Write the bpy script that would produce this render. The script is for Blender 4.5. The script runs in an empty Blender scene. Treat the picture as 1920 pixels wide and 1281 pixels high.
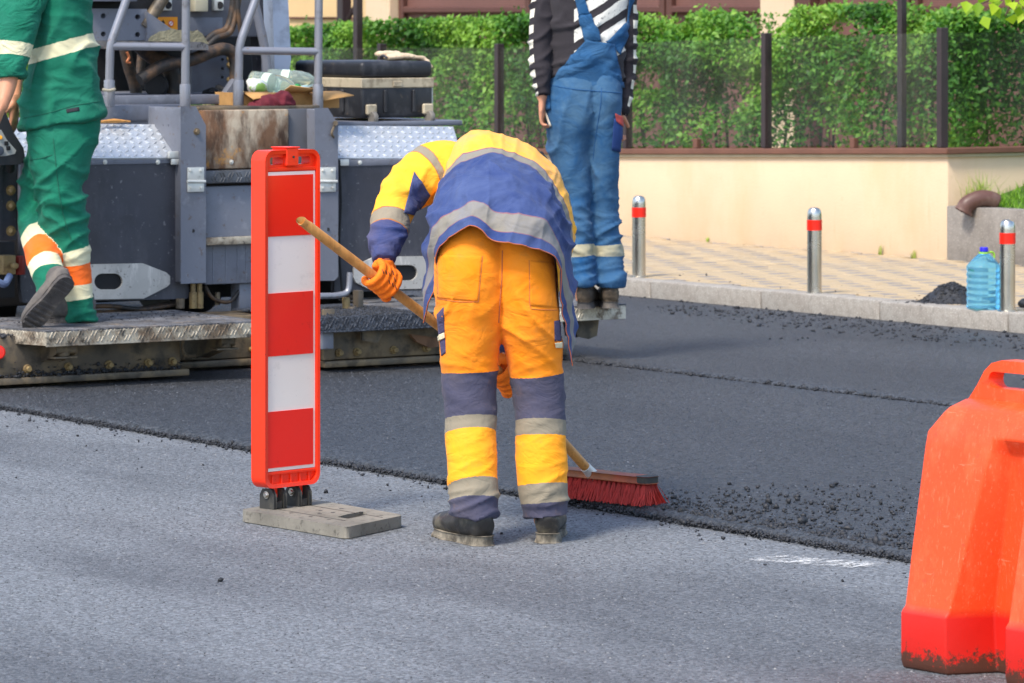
import bpy, bmesh, math, random
import numpy as np
from mathutils import Vector, Matrix, noise, kdtree
from mathutils.bvhtree import BVHTree
from mathutils.geometry import tessellate_polygon

rng = np.random.default_rng(7)
random.seed(7)
SC = bpy.context.scene
COL = SC.collection
R = math.radians

# ------------------------------------------------------------------ camera
# level camera 1.6 m above the road, long lens, lens shifted down
F, CX, HY, H = 8000.0, 960.0, 25.0, 1.6
cam_d = bpy.data.cameras.new('camera')
cam = bpy.data.objects.new('camera', cam_d)
COL.objects.link(cam)
cam.location = (0, 0, H)
cam.rotation_euler = (R(90), 0, 0)
cam_d.sensor_width = 36.0
cam_d.lens = F / 1920 * 36
cam_d.shift_y = -(640.5 - HY) / 1920
cam_d.clip_start = 0.1
cam_d.clip_end = 2000
cam_d.dof.use_dof = True
cam_d.dof.focus_distance = 13.1
cam_d.dof.aperture_fstop = 13.0
SC.camera = cam

# ------------------------------------------------------------------ light
SUN_EL, SUN_AZ = 54.0, -146.0       # azimuth from +Y, clockwise seen from above (negative = left)
wd = bpy.data.worlds.new('World')
SC.world = wd
wd.use_nodes = True
wn = wd.node_tree
wn.nodes.clear()
sky = wn.nodes.new('ShaderNodeTexSky')
sky.sky_type = 'NISHITA'
sky.sun_disc = False
sky.sun_elevation = R(SUN_EL)
sky.sun_rotation = R(SUN_AZ)
sky.air_density = 1.0
sky.dust_density = 1.5
sky.ozone_density = 1.0
bg = wn.nodes.new('ShaderNodeBackground')
bg.inputs[1].default_value = 0.115
wo = wn.nodes.new('ShaderNodeOutputWorld')
wn.links.new(sky.outputs[0], bg.inputs[0])
wn.links.new(bg.outputs[0], wo.inputs[0])
sd = bpy.data.lights.new('sun', 'SUN')
sd.energy = 1.5
sd.angle = R(13)
sd.color = (1.0, 0.93, 0.82)
sun = bpy.data.objects.new('sun', sd)
COL.objects.link(sun)
_sv = Vector((math.sin(R(SUN_AZ)) * math.cos(R(SUN_EL)), math.cos(R(SUN_AZ)) * math.cos(R(SUN_EL)), math.sin(R(SUN_EL))))
sun.rotation_euler = _sv.to_track_quat('Z', 'Y').to_euler()
sun.location = _sv * 50
vs = SC.view_settings
vs.view_transform = 'Standard'
vs.look = 'None'
vs.exposure = 1.55
vs.gamma = 1.0
vs.use_curve_mapping = False

# ------------------------------------------------------------------ measuring helpers
# road frame: a = across the road towards the pavement, b = along the road, turned by TH from the world axes
TH = math.atan(0.67)
cs, sn = math.cos(TH), math.sin(TH)
def W(px, py, Y):
    return Vector(((px - CX) * Y / F, Y, H - (py - HY) * Y / F))
def ra(px, b):
    k = (px - CX) / F
    return b * (sn + k * cs) / (cs - k * sn)
def rb(px, a):
    k = (px - CX) / F
    return a * (cs - k * sn) / (sn + k * cs)
def rz(a, b, py):
    return H - (py - HY) * (sn * a + cs * b) / F
def road(a, b, z=0.0):
    return Vector((cs * a - sn * b, sn * a + cs * b, z))

# ------------------------------------------------------------------ objects
def tag(o, label=None, cat=None, group=None, kind=None):
    if label: o['label'] = label
    if cat: o['category'] = cat
    if group: o['group'] = group
    if kind: o['kind'] = kind
    return o
def thing(name, label, cat, loc=(0, 0, 0), rot=0.0, group=None):
    o = bpy.data.objects.new(name, None)
    o.empty_display_size = 0.1
    COL.objects.link(o)
    o.location = loc
    o.rotation_euler = (0, 0, rot)
    return tag(o, label, cat, group)
def link_mesh(name, me, mat=None, parent=None):
    o = bpy.data.objects.new(name, me)
    COL.objects.link(o)
    if mat is not None:
        for m in (mat if isinstance(mat, (list, tuple)) else [mat]):
            me.materials.append(m)
    if parent is not None:
        o.parent = parent
    return o
def obj(name, bm, mat=None, parent=None, bevel=0.0, seg=1, smooth=35.0, M=None):
    if bevel > 0:
        bm.normal_update()
        es = [e for e in bm.edges if len(e.link_faces) == 2 and e.calc_face_angle(0) > R(25)]
        if es:
            bmesh.ops.bevel(bm, geom=es, offset=bevel, segments=seg, affect='EDGES', profile=0.5, clamp_overlap=True)
    if M is not None:
        bm.transform(M)
    bmesh.ops.recalc_face_normals(bm, faces=bm.faces)
    me = bpy.data.meshes.new(name)
    bm.to_mesh(me)
    bm.free()
    if smooth:
        for p in me.polygons: p.use_smooth = True
        me.set_sharp_from_angle(angle=R(smooth))
    return link_mesh(name, me, mat, parent)
def np_mesh(name, v, f, mat=None, parent=None, smooth=False, attrs=None):
    v = np.asarray(v, dtype=np.float32); f = np.asarray(f, dtype=np.int32)
    me = bpy.data.meshes.new(name)
    n = f.shape[1]
    me.vertices.add(len(v)); me.vertices.foreach_set('co', v.ravel())
    me.loops.add(f.size); me.loops.foreach_set('vertex_index', f.ravel())
    me.polygons.add(len(f)); me.polygons.foreach_set('loop_start', np.arange(0, f.size, n, dtype=np.int32))
    if smooth:
        me.polygons.foreach_set('use_smooth', np.ones(len(f), dtype=bool))
    for k, arr in (attrs or {}).items():
        at = me.attributes.new(k, 'FLOAT', 'POINT'); at.data.foreach_set('value', np.asarray(arr, dtype=np.float32))
    me.update(calc_edges=True)
    return link_mesh(name, me, mat, parent)
def nb(): return bmesh.new()
def box(bm, x0, x1, y0, y1, z0, z1, M=None):
    vs_ = [bm.verts.new((x, y, z)) for z in (z0, z1) for y in (y0, y1) for x in (x0, x1)]
    for q in ((0, 2, 3, 1), (4, 5, 7, 6), (0, 1, 5, 4), (2, 6, 7, 3), (0, 4, 6, 2), (1, 3, 7, 5)):
        bm.faces.new([vs_[i] for i in q])
    if M is not None: bmesh.ops.transform(bm, matrix=M, verts=vs_)
    return vs_
def catmull(pts, sub):
    pts = [np.array(p, dtype=float) for p in pts]
    if len(pts) < 3:
        return [pts[0] + (pts[1] - pts[0]) * i / sub for i in range(sub)] + [pts[-1]]
    P = [2 * pts[0] - pts[1]] + pts + [2 * pts[-1] - pts[-2]]
    out = []
    for i in range(1, len(P) - 2):
        p0, p1, p2, p3 = P[i - 1:i + 3]
        for j in range(sub):
            t = j / sub
            out.append(0.5 * (2 * p1 + (p2 - p0) * t + (2 * p0 - 5 * p1 + 4 * p2 - p3) * t * t + (3 * p1 - p0 - 3 * p2 + p3) * t ** 3))
    out.append(pts[-1])
    return out
def tube(bm, pts, r, n=10, sub=0, cap=True):
    P = [Vector(p) for p in (catmull(pts, sub) if sub else pts)]
    rs = r if isinstance(r, (list, tuple)) else None
    t0 = (P[1] - P[0]).normalized()
    x = t0.orthogonal().normalized()
    rings = []
    for i, p in enumerate(P):
        if i == 0: t = t0
        elif i == len(P) - 1: t = (P[-1] - P[-2]).normalized()
        else: t = ((P[i + 1] - p).normalized() + (p - P[i - 1]).normalized()).normalized()
        x = (x - t * x.dot(t)).normalized()
        y = t.cross(x)
        rr = r if rs is None else np.interp(i / (len(P) - 1), np.linspace(0, 1, len(rs)), rs)
        rings.append([bm.verts.new(p + (x * math.cos(2 * math.pi * k / n) + y * math.sin(2 * math.pi * k / n)) * rr) for k in range(n)])
    for A, B in zip(rings, rings[1:]):
        for k in range(n):
            bm.faces.new((A[k], A[(k + 1) % n], B[(k + 1) % n], B[k]))
    if cap:
        bm.faces.new(rings[0][::-1]); bm.faces.new(rings[-1])
def lathe(bm, prof, n=24, M=None):
    rings = []
    new = []
    for r, z in prof:
        ring = [bm.verts.new((r * math.cos(2 * math.pi * k / n), r * math.sin(2 * math.pi * k / n), z)) for k in range(n)]
        rings.append(ring); new += ring
    for A, B in zip(rings, rings[1:]):
        for k in range(n):
            bm.faces.new((A[k], A[(k + 1) % n], B[(k + 1) % n], B[k]))
    bm.faces.new(rings[0][::-1]); bm.faces.new(rings[-1])
    if M is not None: bmesh.ops.transform(bm, matrix=M, verts=new)
def prism(bm, poly, f0, f1, holes=()):
    """poly: list of 2D points, f0/f1 map a 2D point to the front / back 3D point"""
    loops = [list(poly)] + [list(h) for h in holes]
    tris = tessellate_polygon([[Vector((p[0], p[1], 0)) for p in l] for l in loops])
    flat = [p for l in loops for p in l]
    A = [bm.verts.new(f0(p)) for p in flat]
    B = [bm.verts.new(f1(p)) for p in flat]
    if holes:
        for t in tris:
            try:
                bm.faces.new([A[i] for i in t]); bm.faces.new([B[i] for i in t][::-1])
            except ValueError: pass
    else:
        bm.faces.new(A); bm.faces.new(B[::-1])
    o = 0
    for l in loops:
        m = len(l)
        for i in range(m):
            j = (i + 1) % m
            bm.faces.new((A[o + i], A[o + j], B[o + j], B[o + i]))
        o += m
def rrect(x0, x1, y0, y1, r, n=5):
    out = []
    for cx_, cy_, a0 in ((x1 - r, y1 - r, 0), (x0 + r, y1 - r, 90), (x0 + r, y0 + r, 180), (x1 - r, y0 + r, 270)):
        for i in range(n + 1):
            t = R(a0 + 90 * i / n)
            out.append((cx_ + r * math.cos(t), cy_ + r * math.sin(t)))
    return out
def circ(x, y, r, n=16):
    return [(x + r * math.cos(2 * math.pi * i / n), y + r * math.sin(2 * math.pi * i / n)) for i in range(n)]
def along(p0, p1):
    p0, p1 = Vector(p0), Vector(p1)
    d = p1 - p0
    return Matrix.Translation(p0) @ d.to_track_quat('Z', 'Y').to_matrix().to_4x4(), d.length
def bolt(bm, p, d, r=0.012, h=0.01):
    M, _ = along(p, Vector(p) + Vector(d))
    lathe(bm, [(r * 1.35, -0.002), (r * 1.35, 0.002)], 14, M)
    lathe(bm, [(r, 0.0021), (r, h), (r * .8, h + .002)], 6, M)

# ------------------------------------------------------------------ materials
def hexc(h):
    h = h.lstrip('#')
    c = [int(h[i:i + 2], 16) / 255 for i in (0, 2, 4)]
    return tuple((x / 12.92 if x <= .04045 else ((x + .055) / 1.055) ** 2.4) for x in c)
def node(nt, t, **kw):
    n = nt.nodes.new(t)
    for k, v in kw.items(): setattr(n, k, v)
    return n
def mixc(nt, fac, a, b, mode='MIX'):
    m = node(nt, 'ShaderNodeMix', data_type='RGBA', blend_type=mode)
    for s, v in ((m.inputs[0], fac), (m.inputs[6], a), (m.inputs[7], b)):
        if hasattr(v, 'links') or isinstance(v, bpy.types.NodeSocket): nt.links.new(v, s)
        elif isinstance(v, (int, float)): s.default_value = v
        else: s.default_value = (*v[:3], 1)
    return m.outputs[2]
def math_(nt, op, a, b=0.0):
    m = node(nt, 'ShaderNodeMath', operation=op)
    for s, v in ((m.inputs[0], a), (m.inputs[1], b)):
        if isinstance(v, bpy.types.NodeSocket): nt.links.new(v, s)
        else: s.default_value = v
    return m.outputs[0]
def ramp01(nt, val, lo, hi):
    m = node(nt, 'ShaderNodeMapRange', clamp=True)
    nt.links.new(val, m.inputs[0]); m.inputs[1].default_value = lo; m.inputs[2].default_value = hi
    return m.outputs[0]
def coord(nt, st=(1, 1, 1), kind='Object'):
    tc = node(nt, 'ShaderNodeTexCoord')
    mp = node(nt, 'ShaderNodeMapping')
    mp.inputs['Scale'].default_value = st
    nt.links.new(tc.outputs[kind], mp.inputs[0])
    return mp.outputs[0]
def nz(nt, scale, st=(1, 1, 1), det=6, rough=.6, dist=0.0, vec=None):
    n = node(nt, 'ShaderNodeTexNoise')
    n.inputs['Scale'].default_value = scale; n.inputs['Detail'].default_value = det
    n.inputs['Roughness'].default_value = rough; n.inputs['Distortion'].default_value = dist
    nt.links.new(vec if vec is not None else coord(nt, st), n.inputs['Vector'])
    return n.outputs[0]
def new_mat(name):
    m = bpy.data.materials.new(name)
    m.use_nodes = True
    nt = m.node_tree
    nt.nodes.clear()
    out = node(nt, 'ShaderNodeOutputMaterial')
    p = node(nt, 'ShaderNodeBsdfPrincipled')
    nt.links.new(p.outputs[0], out.inputs[0])
    return m, nt, p, out
def setin(nt, sock, v):
    if isinstance(v, bpy.types.NodeSocket): nt.links.new(v, sock)
    elif isinstance(v, (tuple, list)): sock.default_value = (*v[:3], 1)
    else: sock.default_value = v
def pm(name, col, rough=.6, metal=0.0, var=.12, vs_=7.0, layers=(), bump=0.0, bs=60.0, bst=(1, 1, 1), sheen=0.0, spec=.5, coat=0.0, rvar=.1, base=None, trans=0.0, ior=1.45, bdet=5):
    """principled paint / metal with noise variation and dirt layers (colour, scale, lo, hi, amount, stretch)"""
    m, nt, p, out = new_mat(name)
    c = hexc(col) if isinstance(col, str) else col
    if base is None:
        n = nz(nt, vs_, det=8)
        dk = tuple(x * (1 - var) for x in c); lt = tuple(min(1, x * (1 + var)) for x in c)
        cur = mixc(nt, ramp01(nt, n, .3, .7), dk, lt)
    else:
        cur = base(nt)
    rcur = None
    for L in layers:
        lc, sc, lo, hi, am = L[:5]
        st = L[5] if len(L) > 5 else (1, 1, 1)
        fac = math_(nt, 'MULTIPLY', ramp01(nt, nz(nt, sc, st, det=9, rough=.65), lo - .045, hi - .075), am)
        cur = mixc(nt, fac, cur, hexc(lc) if isinstance(lc, str) else lc)
        rcur = fac if rcur is None else math_(nt, 'MAXIMUM', rcur, fac)
    setin(nt, p.inputs['Base Color'], cur)
    rn = nz(nt, vs_ * 3, det=4)
    rr = node(nt, 'ShaderNodeMapRange'); nt.links.new(rn, rr.inputs[0])
    rr.inputs[3].default_value = max(.02, rough - rvar); rr.inputs[4].default_value = min(1, rough + rvar)
    ro = rr.outputs[0]
    if rcur is not None: ro = math_(nt, 'MAXIMUM', ro, math_(nt, 'MULTIPLY', rcur, .75))
    setin(nt, p.inputs['Roughness'], ro)
    if metal and rcur is not None:
        setin(nt, p.inputs['Metallic'], math_(nt, 'MULTIPLY', math_(nt, 'SUBTRACT', 1.0, rcur), metal))
    else: p.inputs['Metallic'].default_value = metal
    p.inputs['Specular IOR Level'].default_value = spec
    p.inputs['Coat Weight'].default_value = coat
    p.inputs['Sheen Weight'].default_value = sheen
    p.inputs['Transmission Weight'].default_value = trans
    p.inputs['IOR'].default_value = ior
    if bump:
        b = node(nt, 'ShaderNodeBump'); b.inputs['Strength'].default_value = 1.0; b.inputs['Distance'].default_value = bump
        nt.links.new(nz(nt, bs, bst, det=bdet, rough=.6), b.inputs['Height'])
        nt.links.new(b.outputs[0], p.inputs['Normal'])
    return m
def cloth_mat(name, stops, attr='v', rough=.85, fade=.12, wr=.004, ws=9.0, wob=.004, dirt=None, weave=900, faded=None, thread=None, tw=.0022):
    """fabric in bands: stops = [(value, colour)] read from a smooth vertex attribute"""
    m, nt, p, out = new_mat(name)
    at = node(nt, 'ShaderNodeAttribute'); at.attribute_name = attr
    v = math_(nt, 'ADD', at.outputs['Fac'], math_(nt, 'MULTIPLY', math_(nt, 'SUBTRACT', nz(nt, 6, det=3), .5), wob))
    cr = node(nt, 'ShaderNodeValToRGB')
    cr.color_ramp.interpolation = 'CONSTANT'
    els = cr.color_ramp.elements
    els[0].position = stops[0][0]; els[0].color = (*hexc(stops[0][1]), 1)
    els.remove(els[1])
    for pos, c in stops[1:]:
        if thread and pos < .98:
            e = els.new(max(.0005, pos - tw)); e.color = (*hexc(thread), 1)
        e = els.new(pos); e.color = (*hexc(c), 1)
    nt.links.new(v, cr.inputs[0])
    cur = cr.outputs[0]
    n = ramp01(nt, nz(nt, 5.5, det=9, rough=.7, dist=.4), .35, .7)
    cur = mixc(nt, math_(nt, 'MULTIPLY', n, fade), cur, faded or (1, 1, 1), 'MULTIPLY' if faded is None else 'MIX')
    n2 = ramp01(nt, nz(nt, 2.6, det=6), .3, .75)
    cur = mixc(nt, math_(nt, 'MULTIPLY', n2, .18), cur, (.35, .33, .32), 'MULTIPLY')
    if dirt:
        dc, lo, hi, am = dirt
        cur = mixc(nt, math_(nt, 'MULTIPLY', ramp01(nt, nz(nt, 11, det=9, rough=.7), lo, hi), am), cur, hexc(dc))
    setin(nt, p.inputs['Base Color'], cur)
    p.inputs['Roughness'].default_value = rough
    p.inputs['Sheen Weight'].default_value = .05
    p.inputs['Specular IOR Level'].default_value = .15
    rid = math_(nt, 'MULTIPLY', math_(nt, 'ABSOLUTE', math_(nt, 'SUBTRACT', nz(nt, ws, (1, 1, 1.7), det=3, rough=.5, dist=1.2), .5)), 4.0)
    b = node(nt, 'ShaderNodeBump'); b.inputs['Distance'].default_value = wr; b.inputs['Strength'].default_value = .8
    nt.links.new(rid, b.inputs['Height'])
    b2 = node(nt, 'ShaderNodeBump'); b2.inputs['Distance'].default_value = .0006; b2.inputs['Strength'].default_value = .6
    nt.links.new(nz(nt, weave, det=2), b2.inputs['Height'])
    nt.links.new(b.outputs[0], b2.inputs['Normal'])
    nt.links.new(b2.outputs[0], p.inputs['Normal'])
    return m

# ================================================================== SETTING
def asphalt_mat(name, lo, hi, gap, rough, bump, scale=95.0, patch=.35, tint=(1, 1, 1), spk=.0):
    m, nt, p, out = new_mat(name)
    vec = coord(nt)
    vo = node(nt, 'ShaderNodeTexVoronoi'); vo.inputs['Scale'].default_value = scale; vo.inputs['Randomness'].default_value = 1
    nt.links.new(vec, vo.inputs['Vector'])
    sep = node(nt, 'ShaderNodeSeparateColor'); nt.links.new(vo.outputs['Color'], sep.inputs[0])
    cur = mixc(nt, ramp01(nt, sep.outputs[0], .1, .95), tuple(lo * t for t in tint), tuple(hi * t for t in tint))
    fine = nz(nt, 160, det=4, rough=.7, vec=vec)
    cur = mixc(nt, ramp01(nt, fine, .42, .30), cur, tuple(gap * t for t in tint))
    mid = nz(nt, 62, det=3, rough=.6, vec=vec)
    cur = mixc(nt, math_(nt, 'MULTIPLY', ramp01(nt, mid, .46, .36), .9), cur, tuple(gap * t for t in tint))  # near-black pits: shade in the hollows of the relief put into the colour
    lt_ = nz(nt, 48, det=4, rough=.7)
    cur = mixc(nt, math_(nt, 'MULTIPLY', ramp01(nt, lt_, .52, .66), .55), cur, tuple(min(.6, hi * 1.5) * t for t in tint))
    big = nz(nt, 1.0, (1, .30, 1), det=4, rough=.5)
    cur = mixc(nt, math_(nt, 'MULTIPLY', ramp01(nt, big, .42, .60), patch), cur, (.55, .55, .57), 'MULTIPLY')
    st2 = nz(nt, 3.2, (1, .5, 1), det=7, rough=.65)
    cur = mixc(nt, math_(nt, 'MULTIPLY', ramp01(nt, st2, .54, .70), patch * .5), cur, (.45, .45, .47), 'MULTIPLY')
    if spk:
        sp = ramp01(nt, nz(nt, 210, det=1, vec=vec), .70, .74)
        cur = mixc(nt, math_(nt, 'MULTIPLY', sp, spk), cur, (.42, .41, .38))
    setin(nt, p.inputs['Base Color'], cur)
    setin(nt, p.inputs['Roughness'], rough)
    h = math_(nt, 'ADD', math_(nt, 'MULTIPLY', vo.outputs['Distance'], -1.0), math_(nt, 'MULTIPLY', fine, .9))
    h = math_(nt, 'ADD', h, math_(nt, 'MULTIPLY', mid, 1.2))
    b = node(nt, 'ShaderNodeBump'); b.inputs['Distance'].default_value = bump; b.inputs['Strength'].default_value = 1
    nt.links.new(h, b.inputs['Height']); nt.links.new(b.outputs[0], p.inputs['Normal'])
    return m
M_OLD = asphalt_mat('asphalt_old', .12, .225, .055, .75, .005, 90, .85, (.94, 1.0, 1.07), .15)
M_NEW = asphalt_mat('asphalt_fresh', .022, .068, .008, .52, .007, 75, .40, (.92, 1.0, 1.14))
M_NEW2 = asphalt_mat('asphalt_rolled', .027, .08, .010, .54, .007, 75, .6, (.92, 1.0, 1.14))
M_CRUMB = pm('asphalt_crumb', (.022, .023, .027), .55, var=.5, vs_=60, bump=.002, bs=220)
M_EARTH = pm('soil', '#6b6154', .95, var=.3, vs_=.6, bump=.02, bs=8)
M_KERB = pm('granite_kerb', '#9c968d', .85, var=.12, vs_=90, layers=[('#6f6a63', 26, .5, .68, .45), ('#8a8177', 5, .45, .7, .5), ('#d8d2c6', 120, .6, .7, .5)], bump=.0015, bs=150)
M_PAVEY = pm('paver_yellow', '#ae9a7c', .9, var=.14, vs_=5, layers=[('#a58a62', 16, .5, .75, .5), ('#8d867c', 3.0, .5, .75, .35)], bump=.001, bs=300)
M_PAVEG = pm('paver_grey', '#86807a', .9, var=.14, vs_=5, layers=[('#b59c74', 3.0, .5, .75, .35)], bump=.001, bs=300)
M_SAND = pm('joint_sand', '#8d7a58', .95, var=.2, vs_=20)
M_CREAM = pm('cream_render', '#d0b798', .9, var=.05, vs_=2.2, layers=[('#c4a982', 2.4, .53, .75, .5, (1, 1, .45)), ('#b89c76', 9, .66, .78, .3, (1, 1, .2)), ('#a79672', 14, .68, .8, .4)], bump=.002, bs=70)
M_CAP = pm('brown_cap', '#6b4738', .55, var=.15, vs_=4)
M_CONC = pm('concrete_wall', '#8b847c', .92, var=.14, vs_=14, layers=[('#6c655e', 5, .5, .7, .5), ('#b5aea2', 70, .6, .7, .4)], bump=.004, bs=60)
M_DSTEEL = pm('dark_bronze_steel', '#33292a', .45, var=.15, vs_=6)

def sheet(name, mat, a0, a1, b0, b1, z, kind='structure'):
    o = np_mesh(name, [(a0, b0, z), (a1, b0, z), (a1, b1, z), (a0, b1, z)], [(0, 1, 2, 3)], mat)
    o.rotation_euler = (0, 0, TH)
    return tag(o, kind=kind)
sheet('ground', M_EARTH, -400, 400, -400, 400, -0.03)
sheet('road', M_OLD, -14, 8.06, -30, 70, 0.0)
EDGE, JOINT, KERB = 7.91, 11.0, 13.64
Z_NEW, Z_FAR = 0.026, 0.040

def mat_strip(name, mat, a_lo, a_hi, z_top, z_lo, b0, b1, wob, seed, nb_=2600, slope=.03):
    """a laid asphalt mat: ragged edge that slumps down on the low-a side"""
    bs = np.linspace(b0, b1, nb_)
    w = np.array([noise.noise(Vector((b * 2.1, seed, 0))) * wob + noise.noise(Vector((b * 14, seed, 3))) * wob * .5 + noise.noise(Vector((b * 48, seed, 5))) * wob * .45 for b in bs])
    ws = np.array([noise.noise(Vector((b * 30, seed, 9))) for b in bs])
    rows = []
    prof = [(-slope, z_lo), (-slope * .75, z_lo + (z_top - z_lo) * .35), (-slope * .3, z_lo + (z_top - z_lo) * .8), (0.012, z_top), (.10, z_top)]
    for i, (da, z) in enumerate(prof):
        k = 1.0 if i < 4 else 0.0
        zz = z + (ws * .006 if 0 < i < 4 else 0)
        rows.append(np.stack([a_lo + da + w * k + ws * .006 * k, bs, np.full(nb_, 1.0) * zz], 1))
    rows.append(np.stack([np.full(nb_, a_hi), bs, np.full(nb_, z_top)], 1))
    V = np.concatenate(rows)
    Fc = []
    idx = np.arange(nb_ - 1)
    for r in range(len(rows) - 1):
        Fc.append(np.stack([r * nb_ + idx, (r + 1) * nb_ + idx, (r + 1) * nb_ + idx + 1, r * nb_ + idx + 1], 1))
    o = np_mesh(name, V, np.concatenate(Fc), mat, smooth=True)
    o.rotation_euler = (0, 0, TH)
    return tag(o, kind='structure')
mat_strip('fresh_asphalt_lane', M_NEW, EDGE, JOINT + .1, Z_NEW, 0.0, 4, 30, .018, 1.0)
mat_strip('rolled_asphalt_lane', M_NEW2, JOINT, KERB + .02, Z_FAR, Z_NEW - .004, 2, 45, .014, 4.0)

# loose hot-mix crumbs: uncountable, one object
ICO_V = np.array([(0, 0, 1), (.89, 0, .45), (.28, .85, .45), (-.72, .53, .45), (-.72, -.53, .45), (.28, -.85, .45), (.72, .53, -.45), (-.28, .85, -.45), (-.89, 0, -.45), (-.28, -.85, -.45), (.72, -.53, -.45), (0, 0, -1)])
ICO_F = np.array([(0, 1, 2), (0, 2, 3), (0, 3, 4), (0, 4, 5), (0, 5, 1), (1, 6, 2), (2, 7, 3), (3, 8, 4), (4, 9, 5), (5, 10, 1), (2, 6, 7), (3, 7, 8), (4, 8, 9), (5, 9, 10), (1, 10, 6), (6, 11, 7), (7, 11, 8), (8, 11, 9), (9, 11, 10), (10, 11, 6)])
def crumbs(name, pos, size, mat=None, parent=None):
    pos = np.asarray(pos); n = len(pos)
    sc_ = np.asarray(size)[:, None] * rng.uniform(.45, 1.2, (n, 3)) * np.array([.62, .62, .50])
    vv = ICO_V[None] * (1 + rng.uniform(-.42, .42, (n, 12, 1)))
    ang = rng.uniform(0, 6.28, n); ca, sa = np.cos(ang), np.sin(ang)
    vv = vv * sc_[:, None, :]
    x = vv[..., 0] * ca[:, None] - vv[..., 1] * sa[:, None]; y = vv[..., 0] * sa[:, None] + vv[..., 1] * ca[:, None]
    vv = np.stack([x, y, vv[..., 2]], 2) + pos[:, None, :]
    ff = ICO_F[None] + (np.arange(n) * 12)[:, None, None]
    return np_mesh(name, vv.reshape(-1, 3), ff.reshape(-1, 3), mat or M_CRUMB, parent)
P_, S_ = [], []
def add_cr(a, b, z, s):
    P_.append(np.stack([a, b, z + s * .35], 1)); S_.append(s)
n = 11000      # along the open edge of the new lane
b = rng.uniform(8.5, 19.5, n); s = rng.gamma(3, .0020, n) + .003
s *= .8
add_cr(EDGE - .03 + rng.normal(0, .013, n) - (rng.uniform(0, 1, n) > .93) * rng.exponential(.05, n), b, rng.uniform(0, .012, n), s)
n = 4200       # swept crumbs piled in front of the broom
t = rng.uniform(0, 1, n) ** .8
b = 11.15 - t * 3.4 + rng.normal(0, .05, n)
s = rng.gamma(2.6, .0024, n) + .003
add_cr(EDGE + .02 + rng.exponential(.085, n) * (.45 + 1.6 * t), b, np.full(n, Z_NEW - .006), s)
n = 2200       # scattered over the mat on the right
b = 11.45 - rng.gamma(1.7, .75, n); a = EDGE + rng.gamma(1.25, .36, n) * np.clip((11.75 - b) / .8, .2, 1.1)
s = rng.gamma(2.0, .0022, n) + .0018
add_cr(a, b, np.full(n, Z_NEW), s)
n = 70         # big clods
b = 11.4 - rng.gamma(1.8, .7, n); a = EDGE + .06 + rng.gamma(1.6, .34, n) * np.clip((11.7 - b) / .8, .2, 1.1); s = rng.gamma(4, .0028, n) + .005
add_cr(a, b, np.full(n, Z_NEW), s)
n = 90         # a few on the old road
b = rng.uniform(6.5, 15, n); a = EDGE - rng.gamma(1.3, .40, n) - .06; s = rng.gamma(2.5, .0018, n) + .002
add_cr(a, b, np.zeros(n), s)
n = 4000       # seam between the two lanes
b = rng.uniform(11, 18, n); s = rng.gamma(2.2, .0024, n) + .002
add_cr(JOINT - .015 + rng.normal(0, .014, n), b, np.full(n, Z_NEW), s)
n = 6500       # coarse loose strip along the kerb
b = rng.uniform(11.5, 21, n); a = KERB - rng.gamma(1.5, .36, n) - .008
msk = np.array([noise.noise(Vector((x * 1.3, y * .5, 2))) for x, y in zip(a, b)]) > -.12 + .25 * (a < KERB - .8)
s = rng.gamma(2.0, .0030, n) + .002
msk |= (a > KERB - .08)
msk &= a < KERB - .004
add_cr(a[msk], b[msk], np.full(msk.sum(), Z_FAR - .003), s[msk])
n = 110        # a few on the pavement
b = rng.uniform(12, 20, n); a = KERB + .16 + rng.gamma(1.2, .22, n); s = rng.gamma(2.4, .0022, n) + .002
add_cr(a, b, np.full(n, .131), s)
o = crumbs('asphalt_crumbs', np.concatenate(P_), np.concatenate(S_)); o.rotation_euler = (0, 0, TH)
tag(o, 'loose black asphalt crumbs strewn along the edges of the fresh lane', 'asphalt', kind='stuff')

# stone chippings standing proud of the two surfaces
def chips(name, n, fa, fb, z, smin, smax, mat, label):
    a, b_ = fa(n), fb(n)
    r_ = rng.uniform(smin, smax, n); ang = rng.uniform(0, 6.28, n); h = r_ * rng.uniform(.25, .7, n)
    V = np.zeros((n, 5, 3))
    for k in range(4):
        rr = r_ * rng.uniform(.5, 1.2, n)
        V[:, k, 0] = a + np.cos(ang + k * 1.57) * rr; V[:, k, 1] = b_ + np.sin(ang + k * 1.57) * rr; V[:, k, 2] = z - .0006
    V[:, 4, 0] = a + rng.normal(0, .25, n) * r_; V[:, 4, 1] = b_ + rng.normal(0, .25, n) * r_; V[:, 4, 2] = z + h
    Fc = (np.array([(0, 1, 4), (1, 2, 4), (2, 3, 4), (3, 0, 4)])[None] + (np.arange(n) * 5)[:, None, None]).reshape(-1, 3)
    o = np_mesh(name, V.reshape(-1, 3), Fc, mat, attrs={'rnd': np.repeat(rng.uniform(0, 1, n), 5)})
    o.rotation_euler = (0, 0, TH)
    return tag(o, label, 'chippings', kind='stuff')
def chip_mat(name, cols, rough):
    m, nt, p, out = new_mat(name)
    at = node(nt, 'ShaderNodeAttribute'); at.attribute_name = 'rnd'
    cr = node(nt, 'ShaderNodeValToRGB'); els = cr.color_ramp.elements
    els[0].position = cols[0][0]; els[0].color = (*cols[0][1], 1); els[1].position = cols[-1][0]; els[1].color = (*cols[-1][1], 1)
    for q, c in cols[1:-1]: e = els.new(q); e.color = (*c, 1)
    nt.links.new(at.outputs['Fac'], cr.inputs[0]); nt.links.new(cr.outputs[0], p.inputs['Base Color']); p.inputs['Roughness'].default_value = rough
    return m
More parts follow.
